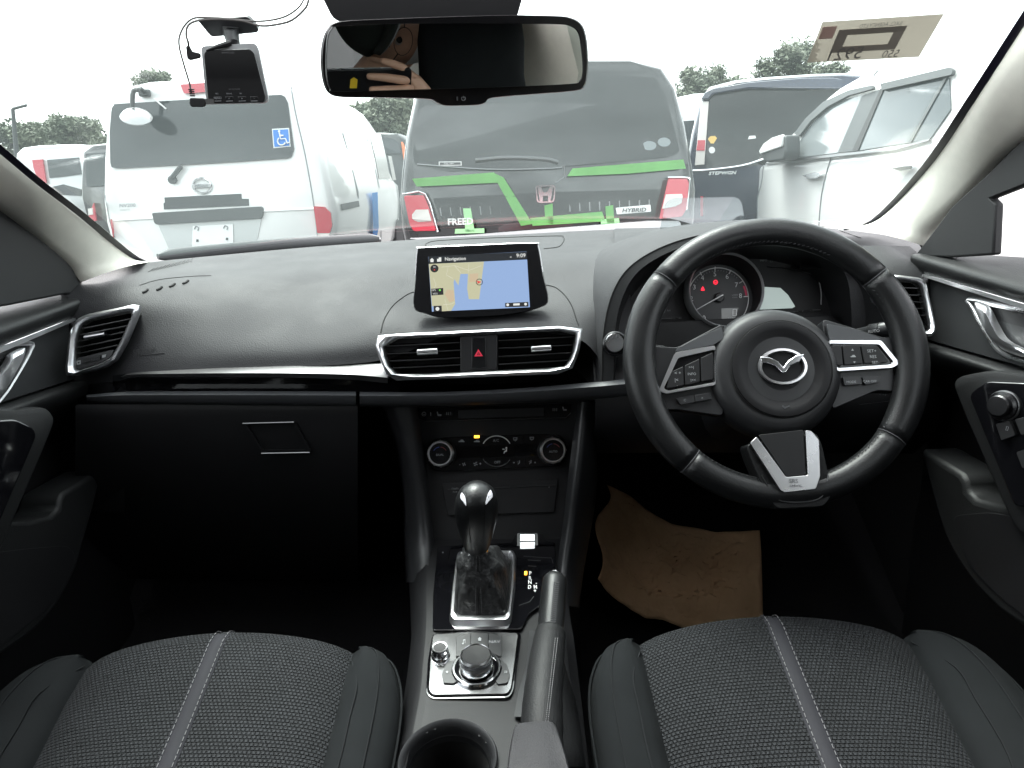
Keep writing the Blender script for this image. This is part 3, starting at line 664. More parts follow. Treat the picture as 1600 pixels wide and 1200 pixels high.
def sym(kind, x, y, s, par, fr=ST, z=.0016, m='print_grey'):
    mb = MB(); P = lambda a, b: fr.px(x + a * s, y + b * s, z)
    if kind == 'wheel': mb.ring([P(*q) for q in ell(0, 0, 1, 1, 14)], [P(*q) for q in ell(0, 0, .7, .7, 14)], fr.n * .0002); mb.prism([P(-.6, -.1), (P(.6, -.1)), P(.2, .3), P(-.2, .3)], fr.n * .0002)
    elif kind == 'bars':
        for k in (-1, 0, 1): mb.prism([P(k * 1.1 - .18, -.9), P(k * 1.1 + .18, -.9), P(k * 1.1 + .18, .9), P(k * 1.1 - .18, .9)], fr.n * .0002)
    elif kind == 'bar': mb.prism([P(-.18, -.9), P(.18, -.9), P(.18, .9), P(-.18, .9)], fr.n * .0002)
    elif kind == 'seat': mb.prism([P(-1, -1), P(-.5, -1), P(-.3, .1), P(1, .1), P(1, .8), P(-.6, .8)], fr.n * .0002)
    elif kind == 'car': mb.prism([P(-1.3, .5), P(-1.2, 0), P(-.6, -.1), P(-.2, -.6), P(.6, -.6), P(1.0, -.1), P(1.3, .1), P(1.3, .5)], fr.n * .0002)
    elif kind == 'screen': mb.ring([P(-1, -.7), P(1, -.7), P(.8, .6), P(-.8, .6)], [P(-.7, -.4), P(.7, -.4), P(.55, .3), P(-.55, .3)], fr.n * .0002); mb.prism([P(-.1, 0), P(.1, 0), P(.1, 1.1), P(-.1, 1.1)], fr.n * .0002)
    elif kind == 'fan':
        for k in range(4):
            a = k * 90 + 20; c, s_ = math.cos(R(a)), math.sin(R(a)); mb.prism([P(0, 0), P(c - .4 * s_, s_ + .4 * c), P(c + .3 * s_, s_ - .3 * c)], fr.n * .0002)
    elif kind == 'note': mb.prism([P(-.4, -1), P(.6, -1.2), P(.6, -.8), P(-.2, -.6), P(-.2, .8), P(-.4, .8)], fr.n * .0002); mb.prism([P(*q) for q in ell(-.5, .8, .4, .35, 8)], fr.n * .0002); mb.prism([P(.4, -1), P(.6, -1), P(.6, .6), P(.4, .6)], fr.n * .0002)
    elif kind == 'home': mb.prism([P(-1, 0), P(0, -1), P(1, 0), P(.7, 0), P(.7, .9), P(-.7, .9), P(-.7, 0)], fr.n * .0002)
    elif kind == 'star': mb.prism([P(math.sin(R(36 * k)) * (1 if k % 2 == 0 else .45), -math.cos(R(36 * k)) * (1 if k % 2 == 0 else .45)) for k in range(10)], fr.n * .0002)
    elif kind == 'tri': mb.prism([P(-.9, .6), P(0, -.9), P(.9, .6)], fr.n * .0002)
    elif kind == 'trid': mb.prism([P(-.9, -.6), P(.9, -.6), P(0, .9)], fr.n * .0002)
    elif kind == 'person': mb.prism([P(*q) for q in ell(.3, -1.1, .4, .4, 8)], fr.n * .0002); mb.prism([P(.6, -.6), P(.5, .5), P(-.3, .6), P(-.5, 1.3), P(-.9, 1.2), P(-.6, .2), P(-.1, .1), P(.1, -.6)], fr.n * .0002); mb.prism([P(-1.3, -.7), P(-.4, -.7), P(-.4, -.4), P(-1.3, -.4)], fr.n * .0002)
    elif kind == 'back': mb.ring([P(-.9, -.6), P(.9, -.6), P(.9, .6), P(-.9, .6)], [P(-.9, -.3), P(.6, -.3), P(.6, .3), P(-.9, .3)], fr.n * .0002)
    return obj(kind + '_symbol', mb, m, par, smooth=0)
sym('wheel', 662.5, 647, 3.6, hp); sym('bar', 673, 647, 3, hp); sym('seat', 686, 647, 3.6, hp); sym('bars', 701, 646, 2.6, hp); sym('bars', 867, 640, 2.6, hp); sym('seat', 882, 639, 3.4, hp)
# climate panel
mb = MB(); mb.prism(rnd(ST.pxs([(668, 700), (678, 686), (700, 683), (850, 678), (872, 678), (884, 690), (886, 715), (874, 728), (700, 737), (678, 735), (668, 722)], -.001), .006), ST.n * .003); cl = obj('climate_panel', mb, 'gloss_black', dash, bevel=.001)
mb = MB(); mb.prism(ST.pxs([(712, 698), (838, 693), (838, 712), (712, 716)], .0022), ST.n * .0006); obj('climate_display', mb, 'piano', cl)
for (x0, y0, x1, y1) in ((702, 683, 702, 697), (733, 681, 733, 695.5), (818, 678, 818, 692), (734, 718, 734, 734), (820, 713, 820, 728)):
    mb = MB(); mb.tube([ST.px(x0, y0, .0022), ST.px(x1, y1, .0022)], .0005, 4); obj('button_gap', mb, 'void', cl)
def knob(x, y, label):
    c = ST.px(x, y, .002); mb = MB(); mb.lathe([(.0235, 0), (.0235, .003), (.021, .005), (.021, .004)], c, ST.n, 40); k = obj('climate_knob', mb, 'plastic', cl)
    mb = MB(); mb.lathe([(.0205, .004), (.0200, .016), (.0185, .019), (.0165, .019), (.016, .0175)], c, ST.n, 40); obj('knob_ring', mb, 'chrome_soft', k)
    mb = MB()
    for q in range(12):
        a = R(60 + q * 30); d = ST.ex * math.cos(a) + ST.ey * math.sin(a); mb.box(c + d * .0205 + ST.n * .009, (.0018, .0018, .008), Frame(c, ST.n, up=d))
    obj('knob_grip', mb, 'satin', k)
    mb = MB(); mb.lathe([(.0163, .004), (.0163, .0182), (.0001, .0186)], c, ST.n, 32); obj('knob_face', mb, 'gloss_black', k)
    cc = Frame(c + ST.n * .019, ST.n)
    text(label, cc.p(0, -.002), ST.ex, ST.ey, .0032, 'print_grey', k)
    for m_, a0, a1 in (('tint_blue', 150, 95), ('tint_red', 85, 30)):
        mb = MB(); mb.tube([cc.p(.011 * math.cos(R(lerp(a0, a1, t / 6))), .011 * math.sin(R(lerp(a0, a1, t / 6))) - .001) for t in range(7)], .0005, 4); obj('temperature_arc', mb, m_, k)
simple('tint_blue', (.05, .08, .35), .5); simple('tint_red', (.3, .05, .05), .5)
knob(689.5, 709, "DUAL"); knob(863.5, 704, "AUTO")
mb = MB(); mb.prism(ST.pxs([(741, 680.5), (749, 680.3), (749, 684.2), (741, 684.4)], .0022), ST.n * .0006); obj('indicator_lamp', mb, 'led_orange', cl)
sym('car', 721, 689, 3.6, cl, z=.0026); sym('car', 745, 689, 3.6, cl, z=.0026); sym('screen', 805, 686, 3.4, cl, z=.0026); sym('screen', 831, 685, 3.4, cl, z=.0026)
ftext(ST, "A/C", 775, 688.5, 4, 'print_grey', cl, z=.0026); ftext(ST, "OFF", 777, 722.5, 4, 'print_grey', cl, z=.0026)
sym('fan', 725, 725.5, 2.6, cl, z=.0026); sym('fan', 743, 725, 3.2, cl, z=.0026); ftext(ST, "-", 718.5, 725.5, 5, 'print_grey', cl, z=.0026); ftext(ST, "+", 750.5, 725, 5, 'print_grey', cl, z=.0026)
sym('person', 790, 704, 3.8, cl, z=.0031, m='print_white'); sym('trid', 803, 723, 1.8, cl, z=.0026); sym('person', 811, 723, 2.2, cl, z=.0026); sym('person', 829, 722.5, 2.2, cl, z=.0026); sym('tri', 836, 722.5, 1.6, cl, z=.0026)
for a0, a1, cy_, m_ in ((25, 155, 702, 'print_white'), (205, 335, 708, 'satin')):
    mb = MB(); mb.tube([ST.px(776 + 23 * math.cos(R(lerp(a0, a1, t / 16))), cy_ - 21 * math.sin(R(lerp(a0, a1, t / 16))), .003) for t in range(17)], .0009, 5); obj('button_arc', mb, m_, cl)
# tray recess under the panel
mb = MB(); mb.prism(rnd(ST.pxs([(690, 755), (872, 748), (866, 800), (700, 806)], -.0025), .004), ST.n * .003); tr = obj('tray_lid', mb, 'plastic', dash, bevel=.001)
mb = MB(); mb.tube(ST.pxs([(700, 766), (868, 758)], .001), .0012, 5); obj('tray_ridge', mb, 'plastic_mid', tr)
ftext(ST, "DVD", 711, 764, 3.6, 'print_grey', tr, z=.001); ftext(ST, "AUX", 711, 768.5, 2.6, 'print_grey', tr, z=.001)
mb = MB(); mb.box(ST.px(858, 761, .001), (.0015, .0015, .001), ST); obj('tray_dot', mb, 'print_grey', tr)
# dark red-brown combiner glass of the head-up display
mb = MB(); f = Frame(A(1105, 332, Y=1.24), (0, -.97, .24)); mb.prism(rnd(f.pxs([(1040, 316), (1052, 310), (1150, 308), (1158, 315), (1166, 360), (1030, 362)]), .006), f.n * .002)
obj('display_combiner', mb, 'combiner_glass', dash)
# ================================================================== navigation screen on the dash top
nav = thing('navigation_screen', A(752, 492, Y=1.06), "tablet style navigation screen showing a map, standing on the dashboard", "screen")
NF = Frame(A(750, 440, Y=1.045), (0.0, -.955, .30))
hs = cr2([(652, 391), (660, 387), (745, 383), (832, 380), (841, 385), (848, 425), (857, 467), (844, 480), (800, 491), (745, 495), (692, 496), (665, 490), (646, 480), (648, 440)], 4, True)
mb = MB(); fo = NF.pxs(hs); c0 = sum(fo, V()) / len(fo)
mb.loft([[c0 + (p - c0) * .90 - NF.n * .022 for p in fo], [c0 + (p - c0) * .985 - NF.n * .012 for p in fo], [p - NF.n * .004 for p in fo], [c0 + (p - c0) * .985 for p in fo]], True, True); obj('housing', mb, 'gloss_black', nav, smooth=35)
mb = MB(); mb.tube([p - NF.n * .002 for p in NF.pxs(cr2([(649, 430), (652, 391), (660, 387), (745, 383), (832, 380), (841, 385), (848, 425)], 4))], .0013, 6); obj('housing_edge', mb, 'satin', nav)
def em(name, c, e=1.0):
    m = simple(name, (.01, .01, .011), .22, emit=e); m.node_tree.nodes["Principled BSDF"].inputs['Emission Color'].default_value = (*c, 1)
NE = 1.25 / XF
em('map_land', (.46, .45, .30), NE); em('map_sea', (.25, .36, .58), NE); em('map_land2', (.50, .40, .27), NE); em('map_road', (.56, .55, .44), NE); em('ui_bar', (.022, .026, .03), 1 / XF); em('ui_text', (.85, .86, .82), 1 / XF); em('ui_dark', (.03, .03, .03), 1 / XF); em('map_green', (.2, .8, .1), 1 / XF); em('map_red', (.8, .05, .05), 1 / XF)
def flat(l, z, m, name, par=nav, fr=NF): mb = MB(); mb.prism(fr.pxs(l, z), fr.n * .0002); return obj(name, mb, m, par, smooth=0)
disp = flat([(669, 401), (823, 393), (828, 480), (675, 487)], .0006, 'map_sea', 'display')
z5 = lambda l: [(560 + x / 4, 340 + y / 4) for x, y in l]
flat(z5([(440, 290), (785, 275), (755, 510), (690, 510), (680, 445), (685, 352), (638, 352), (625, 425), (600, 385), (595, 405), (605, 540), (580, 582), (520, 586), (520, 550), (460, 555)]), .0009, 'map_land', 'map_land', disp)
flat(z5([(695, 352), (750, 348), (745, 400), (690, 405)]), .0012, 'map_land2', 'map_block', disp)
flat(z5([(555, 450), (595, 455), (600, 520), (570, 530), (540, 480)]), .0012, 'map_land2', 'map_block', disp)
for l in ([(520, 310), (600, 300), (690, 330), (770, 300)], [(600, 300), (640, 345)], [(690, 290), (688, 345)], [(560, 310), (550, 360), (590, 380)], [(470, 380), (485, 420), (470, 450)], [(530, 545), (580, 540), (600, 530)], [(540, 510), (560, 580)]):
    mb = MB(); mb.tube(NF.pxs(z5(l), .0012), .0004, 4); obj('map_road', mb, 'map_road', disp)
flat(z5([(437, 243), (1052, 213), (1055, 262), (439, 290)]), .0012, 'ui_bar', 'title_bar', disp)
ftext(NF, "Navigation", 711.5, 404.5, 5.4, 'ui_text', disp, z=.0016, name='title_lettering', bold=.01); ftext(NF, "9:09", 814, 399.5, 6, 'ui_text', disp, z=.0016, name='clock_lettering', bold=.01); ftext(NF, "<", 798, 402, 4, 'ui_text', disp, z=.0016, name='chevron')
sym('home', 675, 406.5, 3.4, disp, NF, .0016, 'ui_text')
mb = MB(); mb.prism(NF.pxs([(683, 409), (683, 404.5), (685.5, 404.5), (685.5, 402.5), (689.5, 402), (689.5, 408.6)], .0016), NF.n * .0002); obj('building_symbol', mb, 'ui_text', disp, smooth=0)
flat(ell(678.8, 419.5, 6.4, 6.2, 20), .0014, 'ui_dark', 'compass', disp); ftext(NF, "N", 678.8, 417.3, 3, 'ui_text', disp, z=.0018); flat(ell(678.8, 421.6, 1, 1, 8), .0018, 'map_red', 'compass_dot', disp)
flat(z5([(455, 445), (530, 440), (532, 482), (457, 487)]), .0014, 'ui_dark', 'gps_box', disp); ftext(NF, "GPS", 677.5, 453.5, 2.6, 'ui_text', disp, z=.0018); ftext(NF, "VICS", 680, 459, 2.6, 'ui_text', disp, z=.0018); flat(ell(687.3, 453.3, 1.6, 1.6, 10), .0018, 'map_green', 'gps_lamp', disp)
flat(z5([(470, 552), (520, 550), (522, 586), (471, 588)]), .0014, 'ui_dark', 'corner_button', disp); flat(ell(683.5, 482.6, 3, 3, 12), .0018, 'ui_text', 'button_symbol', disp)
flat(z5([(917, 534), (1062, 527), (1063, 556), (918, 560)]), .0014, 'ui_dark', 'zoom_bar', disp); flat(ell(793.3, 476.3, 2.2, 2.2, 10), .0018, 'ui_text', 'button_symbol', disp); flat(ell(821.2, 475.2, 2.2, 2.2, 10), .0018, 'ui_text', 'button_symbol', disp); flat([(802, 474.3), (812, 473.8), (812, 477), (802, 477.4)], .0018, 'ui_text', 'scale_bar', disp)
mb = MB(); mb.ring(NF.pxs(ell(749, 440.7, 5.4, 5.2, 20), .0015), NF.pxs(ell(749, 440.7, 4.4, 4.2, 20), .0015), NF.n * .0002); obj('position_ring', mb, 'ui_dark', disp, smooth=0)
flat([(744, 438.5), (752.5, 440.5), (745.5, 443.5), (746.5, 441)], .0018, 'map_red', 'position_arrow', disp)
# ================================================================== steering wheel
WH = Frame(A(1209, 561, Y=.86), (-.052 * .899, -.899, .438))
whl = thing('steering_wheel', WH.p(0, 0, -.05), "black leather steering wheel with silver trimmed spokes and winged emblem", "steering wheel")
RC = .1655
def wpt(a, r=RC, z=0): return WH.p(r * math.cos(R(a)), r * math.sin(R(a)), z)
def rim_arc(a0, a1, m, grip=0, name='rim_section'):
    rows = []; N = 14; st = max(8, int(abs(a1 - a0) / 4))
    for k in range(st + 1):
        t = k / st; a = lerp(a0, a1, t); g = grip * math.sin(math.pi * t) ** .6 if grip else 0
        ra, rb = .0178 + g * .0026, .0150 + g * .0022
        # thumb bulge on the inner side near the spokes
        d = WH.ex * math.cos(R(a)) + WH.ey * math.sin(R(a)); c = WH.o + d * RC
        row = []
        for q in range(N):
            b = 2 * math.pi * q / N
            row.append(c + d * ra * math.cos(b) + WH.n * rb * math.sin(b))
        rows.append(row)
    mb = MB(); mb.loft(rows, True, True); return obj(name, mb, m, whl, smooth=180)
SA = [38, 141, 229, 323]          # seam angles
rim_arc(SA[0], SA[1], 'leather_worn'); rim_arc(SA[1], SA[2], 'leather_worn', 1); rim_arc(SA[2], SA[3], 'leather_worn'); rim_arc(SA[3], SA[0] + 360, 'leather_worn', 1)
for a in SA:
    mb = MB(); d = WH.ex * math.cos(R(a)) + WH.ey * math.sin(R(a)); c = WH.o + d * RC
    mb.tube([c + d * .0181 * math.cos(2 * math.pi * q / 20) + WH.n * .0153 * math.sin(2 * math.pi * q / 20) for q in range(20)], .0006, 5, closed=True); obj('rim_seam', mb, 'thread_dark', whl)
mb = MB()
for a0, a1 in ((142, 172), (196, 228), (324, 350), (12, 37), (230, 258), (285, 322), (60, 120)):
    a = a0
    while a < a1:
        d0 = wpt(a, RC - .0155, .009); d1 = wpt(a + .9, RC - .0165, .0068)
        mb.tube([d0, d1], .0005, 4); a += 2.1
st_ = obj('stitching', mb, 'thread_dark', whl); st_['kind'] = 'stuff'
# spokes (flat arms reaching the rim)
def wprism(l, z, dz, m, name, bev=.003, par=whl, r=.006): mb = MB(); mb.prism(rnd(WH.pxs(l, z), r), WH.n * dz); return obj(name, mb, m, par, bevel=bev)
sl = wprism([(1130, 505), (1058, 543), (1010, 540), (992, 560), (1000, 628), (1020, 640), (1060, 640), (1130, 650)], -.003, -.022, 'plastic_mid', 'spoke', .006)
sr = wprism([(1285, 498), (1330, 511), (1380, 527), (1418, 528), (1430, 555), (1425, 600), (1400, 612), (1370, 610), (1300, 640)], -.003, -.022, 'plastic_mid', 'spoke', .006)
sb_ = wprism([(1166, 694), (1276, 676), (1284, 692), (1296, 745), (1300, 775), (1288, 792), (1215, 796), (1202, 782), (1185, 745), (1172, 715)], .012, -.036, 'leather', 'spoke', .006)
# hub and airbag cover
hc = WH.px(1211, 581, .0); HFm = Frame(hc, WH.n)
mb = MB(); mb.lathe([(.066, -.07), (.081, -.035), (.0825, -.012), (.078, .002), (.069, .0078), (.0605, .0085)], hc, WH.n, 56); hub = obj('hub', mb, 'plastic_mid', whl, smooth=60)
ac = WH.px(1221, 576, .010)
mb = MB(); mb.lathe([(.0600, -.02), (.0600, .0005), (.0590, .0022), (.054, .0030), (.049, .0022), (.043, -.001), (.036, -.0022), (.02, -.001), (.0001, -.0005)], ac, WH.n, 56); ab = obj('airbag_cover', mb, 'pad_smooth', whl, smooth=50)
mb = MB(); mb.tube([ac + (WH.ex * math.cos(2 * math.pi * k / 60) + WH.ey * math.sin(2 * math.pi * k / 60)) * .0604 + WH.n * .0002 for k in range(60)], .0008, 5, closed=True); obj('cover_seam', mb, 'void', whl)
mb = MB(); mb.prism(rnd(WH.pxs([(1222, 635), (1226, 639), (1234, 635), (1234, 633), (1226, 636), (1223, 633)], .0125), .0005), WH.n * .0003); obj('horn_symbol', mb, 'plastic_grey', ab, smooth=0)
EW = Frame(WH.px(1222.5, 573, .010), WH.n)
ks = (WH.px(1260, 573, .010) - WH.px(1222.5, 573, .010)).length / 37.5
def E2(x, y, z=0): return EW.p((x - 706) / 2.5 * ks, -(y - 607) / 2.5 * ks, z)
eo = ell(706, 607, 97, 76, 40); ei = ell(706, 608, 80, 60, 40)
mb = MB(); eo3 = [E2(*q, .0) for q in eo]; ei3 = [E2(*q, .0) for q in ei]
mb.loft([eo3, [p.lerp(q, .2) + WH.n * .0035 for p, q in zip(eo3, ei3)], [p.lerp(q, .75) + WH.n * .004 for p, q in zip(eo3, ei3)], ei3], True); emb = obj('emblem', mb, 'chrome_soft', whl)
wt = [(618, 566), (655, 570), (686, 586), (706, 612), (726, 586), (756, 566), (793, 558), (770, 590), (735, 602), (714, 630), (698, 630), (676, 604), (645, 592), (622, 592)]
mb = MB(); mb.prism([E2(*q, .001) for q in wt], WH.n * .003); obj('emblem_wing', mb, 'chrome', emb, bevel=.0008)
# button panels with silver frames
def panel(outer, inner, buttons, par):
    o = rnd(WH.pxs(outer, .0), .0025, 2); i = rnd(WH.pxs(inner, .0), .0025, 2)
    mb = MB(); mb.ring(o, i, WH.n * .005); fr_ = obj('button_panel', mb, 'chrome_soft', whl, bevel=.001)
    mb = MB(); mb.prism(i, WH.n * .0015); obj('panel_face', mb, 'gloss_black', fr_)
    for b in buttons:
        mb = MB(); mb.prism(rnd(WH.pxs(b, .001), .0012, 2), WH.n * .0035); obj('button', mb, 'plastic', fr_, bevel=.0007)
    return fr_
pl_ = panel([(1116, 541), (1054, 552), (1029, 611), (1040, 616), (1117, 602)], [(1116, 547), (1059, 560), (1036, 608), (1043, 611.5), (1117, 598)],
    [[(1041, 607), (1047, 582), (1067, 573), (1068, 602), (1050, 606)], [(1069, 572), (1092, 561), (1093, 597), (1070, 602)], [(1094, 560), (1113, 551), (1114, 593), (1095, 597)]], sl)
pr_ = panel([(1293, 533), (1374, 533), (1403, 569), (1392, 575.5), (1306, 581)], [(1293, 538), (1371, 539), (1394, 567), (1388, 571), (1306, 576.5)],
    [[(1296, 541), (1313, 541), (1316, 571), (1307, 572)], [(1315, 541), (1342, 541), (1347, 569), (1318, 571)], [(1344, 541), (1370, 542), (1386, 566), (1382, 567.5), (1349, 569)]], sr)
for s, x, y, h in (("< +", 1059, 583, 5), ("|<", 1057, 594, 5), ("-", 1058, 602, 4), (">>|", 1080, 574, 4), ("INFO", 1081, 584.5, 4), ("|<<", 1083, 594, 4)):
    ftext(WH, s, x, y, h, 'print_grey', pl_, z=.0052, name='button_lettering')
for s, x, y, h in (("SET+", 1362, 548.5, 4.6), ("RES", 1364, 557.5, 4.6), ("SET-", 1368, 566.5, 4.2)):
    ftext(WH, s, x, y, h, 'print_grey', pr_, z=.0052, name='button_lettering')
sym('tri', 1332, 546.5, 2.2, pr_, WH, .0052); sym('trid', 1335, 566, 2, pr_, WH, .0052); sym('car', 1333, 556.5, 3.2, pr_, WH, .0052)
for l, s, x, y in (([(1056, 623), (1083, 618), (1085, 629), (1063, 633)], "C", 1070, 625.5), ([(1084, 618), (1109, 614), (1111, 625), (1086, 629)], "o", 1097, 621.5), ([(1315, 590), (1343, 588), (1345, 601), (1318, 603)], "MODE", 1330, 597), ([(1345, 590), (1374, 588), (1371, 598), (1350, 602)], "CAR OFF", 1359, 596)):
    b = wprism(l, -.002, .004, 'plastic_mid', 'lower_button', .0008, whl, .001); ftext(WH, s, x, y, 3.6, 'print_grey', b, z=.0026, name='button_lettering')
# satin brow over each spoke
for l in ([(1127, 512), (1095, 526), (1056, 546), (1055, 551), (1114, 540), (1130, 530)], [(1290, 507), (1335, 515), (1374, 530), (1374, 533), (1294, 532)]):
    wprism(l, .0, .004, 'plastic_grey', 'spoke_brow', .0015, whl, .002)
# lower spoke trim
us = wprism([(1170, 693), (1180, 683), (1226, 746), (1260, 743), (1256, 673), (1265, 674), (1277, 688), (1279, 744), (1272, 764), (1224, 769.5), (1217, 766)], .0125, .006, 'satin', 'lower_spoke_trim', .0015, whl, .002)
ftext(WH, "SRS", 1240, 752, 6.5, 'satin_dark', us, z=.0195, name='airbag_lettering'); ftext(WH, "AIRBAG", 1243, 759.5, 4, 'satin_dark', us, z=.0195, name='airbag_lettering')
wprism([(1184, 680), (1254, 672), (1258, 742), (1227, 744)], .0125, .003, 'plastic', 'spoke_insert', .001, whl, .002)
mb = MB(); mb.tube(WH.pxs(cr2([(1190, 742), (1206, 770), (1222, 783), (1260, 784), (1284, 776), (1292, 755), (1293, 740)], 4), .0128), .0007, 5); obj('spoke_seam', mb, 'satin_dark', whl)
# column shroud
shr = thing('steering_column', WH.p(0, 0, -.12), "black steering column shroud behind the steering wheel", "steering column")
mb = MB(); mb.loft([[hc - WH.n * d + WH.ex * x * w + WH.ey * y * h for x, y in rrect(2, 2, .6, 4)] for d, w, h in ((.05, .05, .048), (.075, .062, .058), (.13, .07, .066), (.19, .075, .07))], True, True); obj('shroud', mb, 'plastic', shr, smooth=50)
# stalks
def stalk(name, label, p0, p1, r0, r1, texts, fr):
    t = thing(name, p0, label, "stalk", "column stalks")
    mb = MB(); ax = p1 - p0
    mb.tube([p0, p0 + ax * .3, p0 + ax * .55, p0 + ax * .57, p0 + ax * .97, p1], [(r0 * .6, r0 * .5), (r0 * .85, r0 * .7), (r0, r0 * .8), (r1, r1 * .85), (r1 * .96, r1 * .8), (r1 * .7, r1 * .6)], 16, flat=(0, 0, 1)); obj('lever', mb, 'plastic_mid', t, smooth=60)
    for f_ in (.56, .75):
        c = p0 + ax * f_; d = ax.normalized(); mb = MB(); u = d.orthogonal().normalized(); w = d.cross(u)
        mb.tube([c + (u * math.cos(k * .3491) + w * math.sin(k * .3491)) * r1 * 1.0 for k in range(18)], .0004, 4, closed=True); obj('lever_seam', mb, 'void', t)
    for s, x, y, h in texts: ftext(fr, s, x, y, h, 'print_white', t, z=.0, name='stalk_lettering')
sp0, sp1 = A(1318, 525, Y=.985), A(1396, 513, Y=.935)
stalk('light_stalk', "grey headlight stalk with AUTO marking behind the wheel's upper right spoke", sp0, sp1, .0085, .0105, [("AUTO", 1365, 517.5, 4.5), ("o", 1373, 511.5, 3.5), ("<>", 1335, 519, 4)], Frame(A(1365, 516, Y=.938), (-.1, -.97, .2), rot=6))
sp0, sp1 = A(1070, 560, Y=1.0), A(1004, 553, Y=.945)
stalk('wiper_stalk', "black wiper stalk with white markings behind the wheel's left rim", sp0, sp1, .011, .0145, [("MIST", 1020, 538, 3), ("OFF", 1019, 543.5, 3), ("AUTO", 1018, 549, 3), ("LO", 1018, 554.5, 3), ("HI", 1019, 560, 3)], Frame(A(1018, 550, Y=.93), (.05, -.97, .2), rot=-4))
# ================================================================== centre console
con = thing('centre_console', (XC, .75, .3), "black centre console with cup holder and padded armrest between the seats", "console")
CN = Frame(A(750, 1000, Z=.565), (0, -.10, .995), up=(0, 1, 0))
ys_ = [800, 850, 900, 945, 987, 1040, 1090, 1140, 1200, 1320, 1500]
lo_ = [637, 638, 640, 642, 643, 638, 631, 622, 609, 575, 500]; lt_ = [677, 677, 677, 676, 675, 671, 667, 658, 648, 625, 575]
rt_ = [888, 880, 873, 876, 882, 888, 893, 898, 903, 912, 925]
rows = []
for y, l, t, r_ in zip(ys_, lo_, lt_, rt_):
    a = CN.px(l, y, -.030); b = CN.px(t, y, 0); c = CN.px(r_, y, -.004)
    rows.append([V((a.x - .012, a.y, .27)), V((a.x - .003, a.y, a.z - .05)), a, a.lerp(b, .35) + V((0, 0, .009)), a.lerp(b, .72) + V((0, 0, .007)), b, b.lerp(c, .33), b.lerp(c, .66), c, c + V((.012, 0, -.012)), c + V((.016, 0, -.06)), V((c.x + .02, c.y, .27))])
def dense(r_):
    o_ = []
    for k in range(len(r_) - 1): o_ += [r_[k].lerp(r_[k + 1], j / 7) for j in range(7)] if 4 <= k <= 8 else [r_[k]]
    return o_ + [r_[-1]]
cpc = CN.px(700, 1190, 0); rows = [dense(r_) for r_ in rows]
mb = MB(); rr = [cr([r_[k] for r_ in rows], 10) for k in range(len(rows[0]))]; mb.loft(list(map(list, zip(*rr))))
def _incup(f_):
    c_ = sum((mb.v[i] for i in f_), V()) / len(f_); d_ = c_ - cpc; d_ -= CN.n * d_.dot(CN.n); return d_.length < .0475 and c_.z > .45
mb.f = [f_ for f_ in mb.f if not _incup(f_)]      # open the cup holder
cb = obj('console_body', mb, 'pad_smooth', con, smooth=55)
# right wall of the stack running down to the handbrake
mb = MB(); rows = []
for (x0, y0, Y0), (x1, y1, Y1), (x2, y2, Y2) in (((903, 628, 1.03), (912, 628, 1.0), (930, 630, 1.03)), ((893, 700, 1.0), (906, 700, .972), (930, 700, 1.0)), ((886, 760, .985), (899, 760, .955), (930, 760, .985)), ((879, 820, .965), (891, 820, .94), (922, 820, .97)), ((870, 890, .925), (880, 892, .905), (910, 890, .93)), ((866, 930, .87), (878, 945, .86), (902, 950, .88))):
    rows.append([A(x0, y0, Y=Y0), A((x0 + x1) / 2, (y0 + y1) / 2, Y=Y1 + .006), A(x1, y1, Y=Y1), A(x1 + 8, y1, Y=Y1 + .006), A(x2, y2, Y=Y2 + .02), A(x2 + 3, y2, Y=Y2 + .15)])
mb.loft(list(map(list, zip(*[cr([r_[k] for r_ in rows], 4) for k in range(6)])))); obj('side_rail', mb, 'plastic_mid', con, smooth=180)
mb = MB(); rows = []
for (x0, y0, Y0), (x1, y1, Y1), (x2, y2, Y2) in (((600, 634, 1.03), (628, 634, 1.01), (652, 634, 1.04)), ((622, 700, 1.03), (645, 700, 1.0), (662, 700, 1.04)), ((634, 780, 1.02), (660, 780, .99), (672, 780, 1.02)), ((637, 850, .985), (668, 850, .965), (678, 850, .985)), ((640, 910, .93), (670, 910, .905), (678, 910, .92))):
    rows.append([A(x0 - 6, y0, Y=Y0 + .15), A(x0, y0, Y=Y0), A((x0 + x1) / 2, (y0 + y1) / 2, Y=Y1 + .008), A(x1, y1, Y=Y1), A(x2, y2, Y=Y2)])
mb.loft(list(map(list, zip(*[cr([r_[k] for r_ in rows], 4) for k in range(5)])))); obj('side_rail', mb, 'plastic_mid', con, smooth=180)
mb = MB(); mb.prism(rnd(CN.pxs([(684, 856), (800, 850), (806, 836), (846, 834), (854, 848), (868, 850), (868, 897), (852, 943), (826, 962), (815, 986), (676, 988), (677, 930)], .0), .005), CN.n * .003); pn = obj('gloss_deck', mb, 'piano', con, bevel=.001)
mb = MB(); mb.box(CN.px(684 + 8, 863, .004), (.0015, .0015, .001), CN); obj('deck_dot', mb, 'print_grey', pn)
